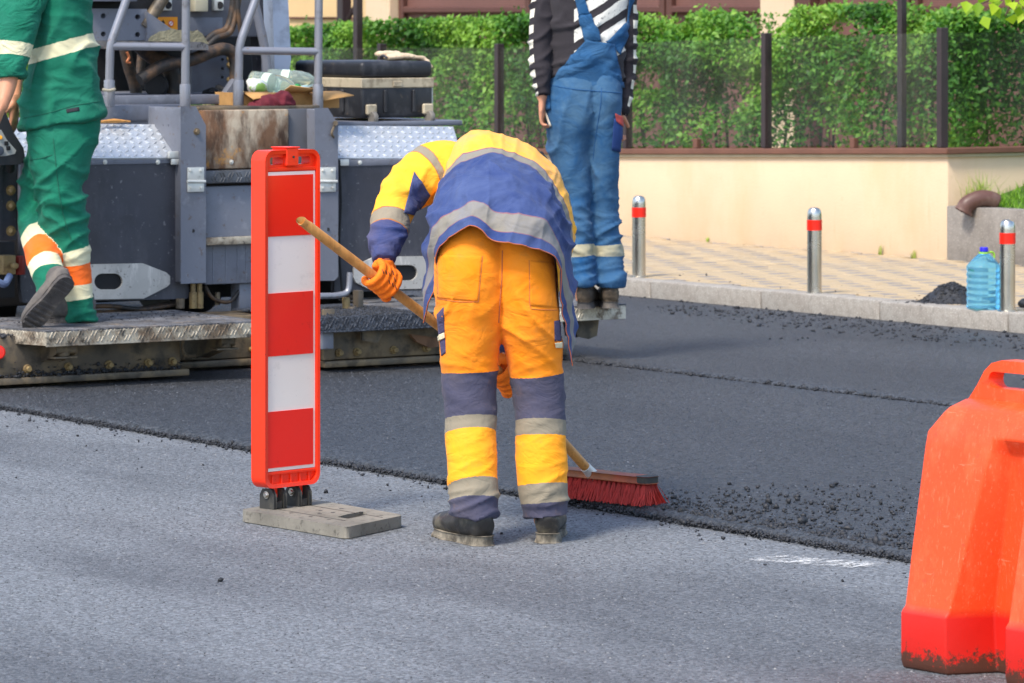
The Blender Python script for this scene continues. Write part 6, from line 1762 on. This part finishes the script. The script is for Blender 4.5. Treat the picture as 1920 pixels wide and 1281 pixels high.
# body: head, arms, hands in one skin
hd_ = W(100, -215, YG + .02)
wr1 = W(2, 205, YG - .24); wr2 = W(27, 190, YG + .06)
bl_ = [loft([(W(112, 240, YG), .13, .10, 0), (W(112, 100, YG), .12, .10, 0), (W(112, -20, YG + .03), .11, .08, 0), (W(112, -80, YG + .03), .09, .07, 0), (W(108, -120, YG), .055, .06, 0), (W(104, -150, YG), .055, .055, 0)], 24, 5),
       ell(hd_, (.098, .078, .112)), ell(hd_ + Vector((-.05, 0, -.06)), (.05, .055, .05)), ell(hd_ + Vector((-.10, 0, -.015)), (.016, .012, .018)), ell(hd_ + Vector((.0, -.08, -.01)), (.02, .01, .03)), ell(hd_ + Vector((.0, .08, -.01)), (.02, .01, .03)),
       loft([(W(45, -60, YG - .06), .05, .05, 0), (W(30, 60, YG - .15), .044, .044, 0), (W(16, 150, YG - .19), .040, .042, 0), (W(6, 190, YG - .23), .030, .032, 0), (wr1, .026, .022, 0)], 16, 5),
       loft([(W(80, -60, YG + .10), .05, .05, 0), (W(35, 60, YG + .2), .044, .044, 0), (W(28, 140, YG + .14), .036, .036, 0), (wr2, .027, .024, 0)], 16, 5),
       loft([(W(110, 250, YG), .09, .09, 0), (W(118, 400, YG), .055, .06, 0), (W(150, 590, YG + .02), .035, .04, 0)], 14, 5), loft([(W(100, 250, YG + .05), .09, .09, 0), (W(64, 400, YG + .12), .055, .055, 0), (W(100, 540, YG - .18), .035, .04, 0)], 14, 5)]
bl_ += hand_lofts(wr1, (-.45, -.1, -1), (-.3, -1, 0), .7) + hand_lofts(wr2, (-.02, -.1, -1), (-.3, -1, .1), .45)
fuse('body', bl_, .006, M_SKIN, pg, 3, None, OG)
fuse('hair', [ell(hd_ + Vector((.016, 0, .018)), (.10, .084, .112))], .009, M_HAIR, pg, 1, lambda p, v, i, n_: .010 * (ridge(p, 40, 40, 5) - .3), OG)
M_DUST = pm('dusty_shoe', '#55504c', .8, var=.2, vs_=16, layers=[('#7d746a', 10, .5, .7, .5)], bump=.001, bs=100)
M_DSOLE = pm('dusty_sole', '#4a4644', .9, var=.25, vs_=30, layers=[('#857a6d', 12, .55, .72, .5)], bump=.003, bs=120)
q = W(176, 606, YG + .0)
shoe(pg, xf((q.x - OG[0] - .012, .03, .0), R(188)), .28, M_DUST, M_DSOLE, 'shoe')
# raised heel: toe on the deck, sole turned to the camera
toe = W(62, 606, YG - .30); heel = W(126, 530, YG - .36)
fx = (toe - heel).normalized(); upv = Vector((-.52, .82, .16)); upv = (upv - fx * upv.dot(fx)).normalized(); fyv = upv.cross(fx)
Mr = Matrix(((fx.x, fyv.x, upv.x, 0), (fx.y, fyv.y, upv.y, 0), (fx.z, fyv.z, upv.z, 0), (0, 0, 0, 1)))
hl = heel - Vector(OG)
shoe(pg, Matrix.Translation(hl) @ Mr, .285, M_DUST, M_DSOLE, 'shoe', ankle=.12)

# ================================================================== PERSON IN BLUE (on the right walkway)
YB = 19.2
OB = (W(1120, 580, YB).x, YB, ZP)
pbm = thing('person', 'person in blue bib overalls and black striped hoodie standing on the walkway', 'person', OB, 0)
def kb(rows):
    return [(W((x0 + x1) / 2, y, YB + dY), (x1 - x0) / 2 * (YB + dY) / F, ry, v) for (y, x0, x1, ry, dY, v) in rows]
bl1 = [(535, 1069, 1119, .094, -.02, 0), (530, 1067, 1120, .094, -.02, .03), (524, 1067, 1118, .088, -.02, .08), (500, 1070, 1115, .070, -.02, .14), (470, 1070, 1112, .070, -.02, .20), (420, 1064, 1110, .076, -.01, .30), (370, 1054, 1109, .082, 0, .40), (320, 1042, 1108, .092, .0, .50), (270, 1026, 1112, .105, .0, .60), (220, 1019, 1126, .118, -.01, .70), (180, 1020, 1136, .122, .0, .78), (145, 1026, 1136, .110, .02, .85)]
bl2 = [(540, 1117, 1173, .094, .03, 0), (534, 1115, 1175, .094, .03, .03), (526, 1114, 1174, .088, .03, .08), (500, 1112, 1168, .072, .03, .14), (470, 1110, 1168, .070, .03, .20), (420, 1110, 1162, .074, .03, .30), (370, 1110, 1158, .080, .03, .40), (320, 1106, 1160, .090, .02, .50), (270, 1104, 1162, .105, .01, .60), (220, 1100, 1166, .118, .0, .70), (180, 1100, 1168, .122, .0, .78), (145, 1104, 1166, .110, .02, .85)]
BLU, TPB = '#1c4c78', '#b3a888'
def wrB(p, v, i, n_):
    lo = math.exp(-((v - .06) / .08) ** 2); kn = math.exp(-((v - .28) / .12) ** 2); hi = math.exp(-((v - .62) / .14) ** 2)
    d = .017 * (folds(p, 4.0 + i, R(10), 4, 19) - .25) * (lo + .45 * kn + .08) + .012 * (folds(p, 8.0 + i, R(-25 + 50 * i), 4, 15) - .25) * (kn + .2)
    d += .014 * (folds(p, 2.0 + i, R(62 - 124 * i), 3, 10) - .25) * (hi + .15)
    return d + .008 * noise.noise(Vector((p.x * 6, p.y * 6, p.z * 4)))
M_BOV = cloth_mat('blue_overalls', [(0, BLU), (.178, TPB), (.222, BLU)], fade=.55, wr=.0025, ws=8, wob=.008, faded=(.12, .21, .27))
ovl = fuse('overalls', [loft(kb(bl1), 32, 6), loft(kb(bl2), 32, 6)], .009, M_BOV, pbm, 6, wrB, OB)
# hoodie
hr = [(170, 1024, 1166, .115, .03, 0), (135, 1016, 1172, .125, .03, .10), (90, 1018, 1176, .125, .03, .25), (40, 1018, 1180, .125, .03, .45), (-10, 1014, 1186, .125, .03, .62), (-50, 1020, 1180, .115, .03, .78), (-72, 1060, 1145, .09, .03, .9), (-90, 1075, 1130, .07, .03, 1)]
m, nt, p, out = new_mat('striped_hoodie')
sx_ = node(nt, 'ShaderNodeSeparateXYZ'); nt.links.new(coord(nt), sx_.inputs[0])
# diagonal stripes printed on the back only (x to the right, z up in the wearer's frame)
def lin(a_, b_, c_): return math_(nt, 'ADD', math_(nt, 'ADD', math_(nt, 'MULTIPLY', sx_.outputs[0], a_), math_(nt, 'MULTIPLY', sx_.outputs[2], b_)), c_)
wv = math_(nt, 'ADD', lin(-.66, 1.0, 0.0), math_(nt, 'MULTIPLY', math_(nt, 'SUBTRACT', nz(nt, 9, det=3), .5), .02))
fr_ = math_(nt, 'FRACT', math_(nt, 'DIVIDE', wv, .094))
st_ = math_(nt, 'GREATER_THAN', fr_, .42)
inx = math_(nt, 'GREATER_THAN', sx_.outputs[0], (W(1076, 0, YB).x - OB[0]))
inx2 = math_(nt, 'LESS_THAN', sx_.outputs[0], (W(1178, 0, YB).x - OB[0]))
inz = math_(nt, 'GREATER_THAN', sx_.outputs[2], W(0, 112, YB).z - OB[2])
iny = math_(nt, 'LESS_THAN', sx_.outputs[1], 0.02)
msk_ = math_(nt, 'MULTIPLY', math_(nt, 'MULTIPLY', st_, inx), math_(nt, 'MULTIPLY', math_(nt, 'MULTIPLY', inz, inx2), iny))
wear = ramp01(nt, nz(nt, 60, det=6, rough=.7), .30, .42)
BLK = hexc('#262126')
cur = mixc(nt, math_(nt, 'MULTIPLY', msk_, wear), BLK, hexc('#d9d6cc'))
setin(nt, p.inputs['Base Color'], cur); p.inputs['Roughness'].default_value = .9; p.inputs['Sheen Weight'].default_value = .2
bb = node(nt, 'ShaderNodeBump'); bb.inputs['Distance'].default_value = .006; nt.links.new(nz(nt, 9, det=4, dist=.8), bb.inputs['Height']); nt.links.new(bb.outputs[0], p.inputs['Normal'])
M_HOOD = m
hod = fuse('hoodie', [loft(kb(hr), 36, 6)], .009, M_HOOD, pbm, 5, lambda p, v, i, n_: .018 * (folds(p, 6.0, R(20), 4, 13) - .25) * (1 if v < .45 else .45) + .006 * noise.noise(p * 7), OB)
m, nt, p, out = new_mat('hoodie_sleeve')
at = node(nt, 'ShaderNodeAttribute'); at.attribute_name = 'v'
sx_ = node(nt, 'ShaderNodeSeparateXYZ'); nt.links.new(coord(nt), sx_.inputs[0])
sgn = math_(nt, 'SIGN', sx_.outputs[0])
fr_ = math_(nt, 'FRACT', math_(nt, 'ADD', math_(nt, 'MULTIPLY', at.outputs['Fac'], 9.0), math_(nt, 'MULTIPLY', math_(nt, 'MULTIPLY', sx_.outputs[0], sgn), -4.0)))
at2 = node(nt, 'ShaderNodeAttribute'); at2.attribute_name = 'outer'
msk_ = math_(nt, 'MULTIPLY', math_(nt, 'GREATER_THAN', fr_, .45), math_(nt, 'GREATER_THAN', at2.outputs['Fac'], .62))
setin(nt, p.inputs['Base Color'], mixc(nt, msk_, BLK, hexc('#d9d3c2'))); p.inputs['Roughness'].default_value = .9
bb = node(nt, 'ShaderNodeBump'); bb.inputs['Distance'].default_value = .006; nt.links.new(nz(nt, 9, det=4, dist=.8), bb.inputs['Height']); nt.links.new(bb.outputs[0], p.inputs['Normal'])
M_HSL = m
def arm(rows, sgn_):
    K = [(W(x, y, YB + dY), hw_ * YB / F, .062, v) for y, x, hw_, dY, v in rows]
    o_ = fuse('sleeve', [loft(K, 26, 7)], .008, M_HSL, hod, 4, lambda p, v, i, n_: .012 * (folds(p, 8.0, R(25), 5, 16) - .25), OB)
    me = o_.data; nv = len(me.vertices)
    co = np.empty(nv * 3); me.vertices.foreach_get('co', co); co = co.reshape(-1, 3)
    vv = np.empty(nv); me.attributes['v'].data.foreach_get('value', vv)
    cxs = np.interp(vv, [r_[4] for r_ in rows], [W(r_[1], 0, YB).x - OB[0] for r_ in rows]); hws = np.interp(vv, [r_[4] for r_ in rows], [r_[2] * YB / F for r_ in rows])
    at_ = me.attributes.new('outer', 'FLOAT', 'POINT'); at_.data.foreach_set('value', (sgn_ * (co[:, 0] - cxs) / hws).astype(np.float32))
    return o_
arm([(-50, 1035, 26, .03, 0), (-10, 1024, 27, .02, .16), (40, 1016, 25, 0, .36), (90, 1013, 22, -.02, .56), (130, 1014, 19, -.04, .72), (165, 1017, 16, -.05, .88), (182, 1018, 14, -.06, 1.0)], -1)
arm([(-50, 1168, 26, .03, 0), (-10, 1174, 22, .03, .16), (40, 1176, 18, .04, .36), (90, 1178, 16, .05, .56), (130, 1178, 16, .06, .72), (175, 1172, 15, .06, .88), (212, 1165, 13, .06, 1.0)], 1)
# bib of the overalls on the back, straps
M_BPL = cloth_mat('blue_bib', [(0, BLU), (.99, BLU)], fade=.45, wr=.004, ws=9, faded=(.08, .17, .27))
def over(name, target, quads, off=.008, n=14, mat=M_BPL, thick=.004):
    for qd in quads: patch(name, target, qd, YB - .25, mat, ovl, off, n, OB, thick)
over('back_bib', hod, [[(1100, 74), (1148, 82), (1168, 172), (1022, 168)]], .012, 20)
over('back_bib', hod, [[(1094, 80), (1100, 74), (1040, 166), (1018, 168)]], .010, 10)
over('strap', hod, [[(1084, 30), (1108, 26), (1128, 76), (1098, 82)]], .013, 10)
over('strap', hod, [[(1072, -30), (1088, -30), (1106, 28), (1086, 32)]], .013, 10)
over('strap', hod, [[(1172, 44), (1180, 52), (1160, 104), (1136, 78)]], .014, 10)
over('strap', hod, [[(1180, -30), (1192, -30), (1184, 50), (1172, 46)]], .013, 10)
patch('cargo_pocket', ovl, [(1150, 222), (1167, 222), (1164, 286), (1146, 282)], YB - .25, pm('navy_pocket', '#1f3a6e', .85, var=.15), ovl, .006, 8, OB)
patch('red_flap', ovl, [(1151, 212), (1166, 220), (1168, 240), (1153, 226)], YB - .25, pm('red_flap', '#b34a44', .85, var=.15), ovl, .010, 8, OB)
patch('side_pocket_edge', ovl, [(1020, 166), (1030, 160), (1034, 205), (1024, 208)], YB - .25, M_BPL, ovl, .008, 8, OB)
patch('pencil', ovl, [(1022, 208), (1025, 207), (1036, 236), (1033, 238)], YB - .25, pm('pale_pencil', '#cfc6b4', .6), ovl, .008, 6, OB)
for pts in ([(1030, 160), (1080, 168), (1130, 172), (1165, 175)], [(1128, 165), (1126, 200), (1118, 250), (1112, 300)], [(1098, 100), (1130, 112), (1158, 118)]):
    seam('stitching', ovl, pts, YB - .25, pm('blue_thread', '#164a7a', .8), ovl, .002, OB)
wrb = W(1017, 186, YB - .06); wrb2 = W(1162, 212, YB + .07)
hb2_ = W(1105, -185, YB + .03)
bl_ = [loft([(W(1095, 190, YB), .13, .1, 0), (W(1098, 60, YB + .03), .14, .1, 0), (W(1100, -40, YB + .03), .16, .09, 0), (W(1102, -75, YB + .03), .09, .08, 0), (W(1103, -100, YB + .03), .055, .055, 0), (W(1104, -130, YB + .03), .055, .055, 0)], 24, 5),
       ell(hb2_, (.078, .098, .112)), ell(hb2_ + Vector((0, .05, -.06)), (.055, .05, .05)), ell(hb2_ + Vector((0, .10, -.015)), (.012, .016, .018)), ell(hb2_ + Vector((.08, 0, -.01)), (.01, .02, .03)), ell(hb2_ + Vector((-.08, 0, -.01)), (.01, .02, .03)),
       loft([(W(1050, -40, YB + .03), .05, .05, 0), (W(1016, 60, YB), .042, .042, 0), (W(1016, 150, YB - .04), .03, .03, 0), (wrb, .026, .022, 0)], 14, 5), loft([(W(1160, -40, YB + .03), .05, .05, 0), (W(1177, 70, YB + .04), .034, .034, 0), (W(1174, 160, YB + .06), .03, .03, 0), (wrb2, .026, .022, 0)], 14, 5),
       loft([(W(1078, 190, YB), .09, .09, 0), (W(1084, 370, YB), .055, .055, 0), (W(1094, 565, YB), .035, .04, 0)], 14, 5), loft([(W(1130, 190, YB), .09, .09, 0), (W(1134, 370, YB + .03), .055, .055, 0), (W(1145, 565, YB + .03), .035, .04, 0)], 14, 5)]
bl_ += hand_lofts(wrb, (-.02, .12, -1), (.2, 1, 0), .9, .95) + hand_lofts(wrb2, (-.1, .35, -.9), (.2, 1, 0), .9, .95, 1)
fuse('body', bl_, .006, M_SKIN, pbm, 3, None, OB)
fuse('hair', [ell(hb2_ + Vector((0, -.014, .018)), (.084, .10, .112))], .009, M_HAIR, pbm, 1, lambda p, v, i, n_: .010 * (ridge(p, 40, 40, 9) - .3), OB)
M_BROWNB = pm('worn_brown_boot', '#3a3027', .7, var=.25, vs_=16, layers=[('#7a6a56', 10, .5, .7, .6)], bump=.002, bs=60)
for px, dy, yw in ((1096, -.09, 82), (1146, -.05, 96)):
    q = W(px, 577, YB + dy)
    shoe(pbm, xf((q.x - OB[0], dy + .02, .0), R(yw)), .29, M_BROWNB, M_DSOLE, 'boot', ankle=.115)

# ================================================================== SMALL THINGS ON THE PAVER
# pair of work gloves on the case lid
topz = cb.z + ch_
gq = cb + Vector((cs * .26 - sn * .10, sn * .26 + cs * .10, ch_ + .001))
gv = thing('work_gloves', 'crumpled pale work gloves lying on the lid of the black case', 'gloves', gq, TH)
M_GLOV = pm('pale_leather', '#cdb79a', .8, var=.15, vs_=20, layers=[('#8d7a62', 14, .52, .7, .5)], bump=.002, bs=70)
gl_l = [loft([((-.06, .0, .014), .030, .012, 0), ((-.01, .0, .018), .036, .015, 0), ((.05, -.005, .018), .040, .014, 0), ((.085, -.01, .015), .036, .010, 0)], 16, 5, (0, 1, 0))]
for i in range(4):
    y = -.032 + .02 * i; gl_l.append(loft([((.07, y, .015), .010, .010, 0), ((.115, y - .012, .012), .0095, .009, 0), ((.142, y - .03, -.002 - .012 * (i < 2)), .009, .009, 0), ((.152, y - .04, -.022 - .014 * (i < 2)), .008, .008, 0)], 10, 4, (0, 1, 0)))
gl_l.append(loft([((.0, .03, .016), .012, .011, 0), ((.03, .055, .014), .011, .010, 0), ((.06, .065, .010), .010, .010, 0)], 10, 4, (0, 0, 1)))
fuse('glove', gl_l, .005, M_GLOV, gv, 3, lambda p, v, i, n_: .004 * ridge(p, 30, 30, 2))
gl_l2 = [(l[0] * np.array([.8, .9, .8]) + np.array([-.03, .05, .018]), *l[1:]) for l in gl_l[:1]]
g2_ = fuse('glove', gl_l2, .005, M_GLOV, gv, 3, lambda p, v, i, n_: .005 * ridge(p, 30, 30, 5))
bm = nb(); tube(bm, [(-.075, -.03, .012), (-.078, 0, .024), (-.075, .03, .012)], .006, 8, 4); obj('cuff_trim', bm, pm('cuff_grey', '#3f3d44', .8), g2_)
# cardboard box with odds and ends
bq = on(456, 205, BP + .20)
M_CARD = pm('cardboard', '#b58a55', .85, var=.12, vs_=6, layers=[('#8a6236', 9, .55, .75, .5)], bump=.0006, bs=90)
cbx = thing('cardboard_box', 'open tan cardboard box of rubbish between the paver handrails', 'box', bq, TH)
wbx = (ra(640, BP + .2) - ra(456, BP + .2)) * .98
hbx = .075
bm = nb()
for (x0, x1, y0, y1) in ((0, wbx, 0, .005), (0, wbx, .255, .26), (0, .005, .0055, .2545), (wbx - .005, wbx, .0055, .2545)): box(bm, x0, x1, y0, y1, 0, hbx)
box(bm, .006, wbx - .006, .006, .254, .001, .006)
obj('carton', bm, M_CARD, cbx, bevel=.001)
for x0, x1, up in ((.20, .34, .035), (.0, .10, -.03), (.34, wbx - .002, -.045)):
    bm = nb(); vq = [bm.verts.new(v) for v in ((x0, -.001, hbx), (x1, -.001, hbx), (x1 + .02, -.10, hbx + up * .4), (x0, -.09, hbx + up))]; bm.faces.new(vq)
    fl = obj('flap', bm, M_CARD, cbx); s_ = fl.modifiers.new('t', 'SOLIDIFY'); s_.thickness = .004
m, nt, p, out = new_mat('clear_pet'); p.inputs['Base Color'].default_value = (.75, .9, .82, 1); p.inputs['Roughness'].default_value = .1; p.inputs['Transmission Weight'].default_value = .8; p.inputs['IOR'].default_value = 1.15
M_CLR = m
M_GCAP = pm('green_cap', '#12a04a', .4)
def petb(px, py, b_, yaw, pitch, label):
    r_ = thing('plastic_bottle', label, 'bottle', on(px, py, b_), yaw)
    Mx = Matrix.Rotation(R(90) + pitch, 4, 'Y')
    bm = nb(); lathe(bm, [(.02, -.14), (.040, -.135), (.044, -.12), (.044, -.08), (.041, -.075), (.044, -.07), (.044, -.03), (.041, -.025), (.044, -.02), (.043, .02), (.034, .06), (.018, .085), (.014, .092), (.014, .105)], 22, Mx); obj('body', bm, M_CLR, r_, smooth=60)
    bm = nb(); lathe(bm, [(.0165, .098), (.0165, .116), (.014, .118)], 16, Mx); obj('cap', bm, M_GCAP, r_)
    bm = nb(); lathe(bm, [(.0445, -.068), (.0448, -.066), (.0448, -.034), (.0445, -.032)], 22, Mx); obj('label_band', bm, pm('bottle_label', '#cfe0cf', .5), r_)
petb(520, 158, BP + .30, R(-25), R(8), 'empty clear plastic bottle with green cap, left of two in the cardboard box')
petb(556, 150, BP + .42, R(-8), R(4), 'empty clear plastic bottle with green cap, right of two in the cardboard box')
bgq = on(482, 173, BP + .30)
bag = thing('food_bag', 'small white and green plastic bag beside the bottles', 'bag', bgq, 0)
m = pm('white_bag', '#efece2', .4, var=.05, layers=[('#8fc23a', 14, .56, .62, .9)], bump=.002, bs=60)
fuse('bag', [ell((0, 0, .028), (.048, .045, .032)), ell((-.02, 0, .04), (.03, .03, .024))], .005, m, bag, 3, lambda p, v, i, n_: .006 * (ridge(p, 22, 22, 1.5) - .3))
rq = on(514, 203, BP + .12)
rg = thing('maroon_rag', 'crumpled maroon rag draped in front of the cardboard box', 'rag', rq, TH)
M_RAG = pm('maroon_cloth', '#5e1a26', .9, var=.2, vs_=12, bump=.002, bs=90)
fuse('cloth', [ell((0, 0, .02), (.10, .06, .038)), ell((.03, -.01, .04), (.05, .045, .034)), ell((-.07, 0, .01), (.06, .04, .018))], .005, M_RAG, rg, 3, lambda p, v, i, n_: .016 * (ridge(p, 22, 22, 3.5) - .35))
# thin branch / cardboard scraps on the left beam
sq = on(215, 232, BP + .16)
sc_ = thing('wood_scrap', 'splinter of broken wood lying above the left tread cover', 'wood scrap', sq, TH)
bm = nb(); tube(bm, [(-.08, 0, .008), (.0, .01, .012), (.08, .0, .008)], [.006, .011, .004], 6, 3); obj('splinter', bm, M_WOOD, sc_)
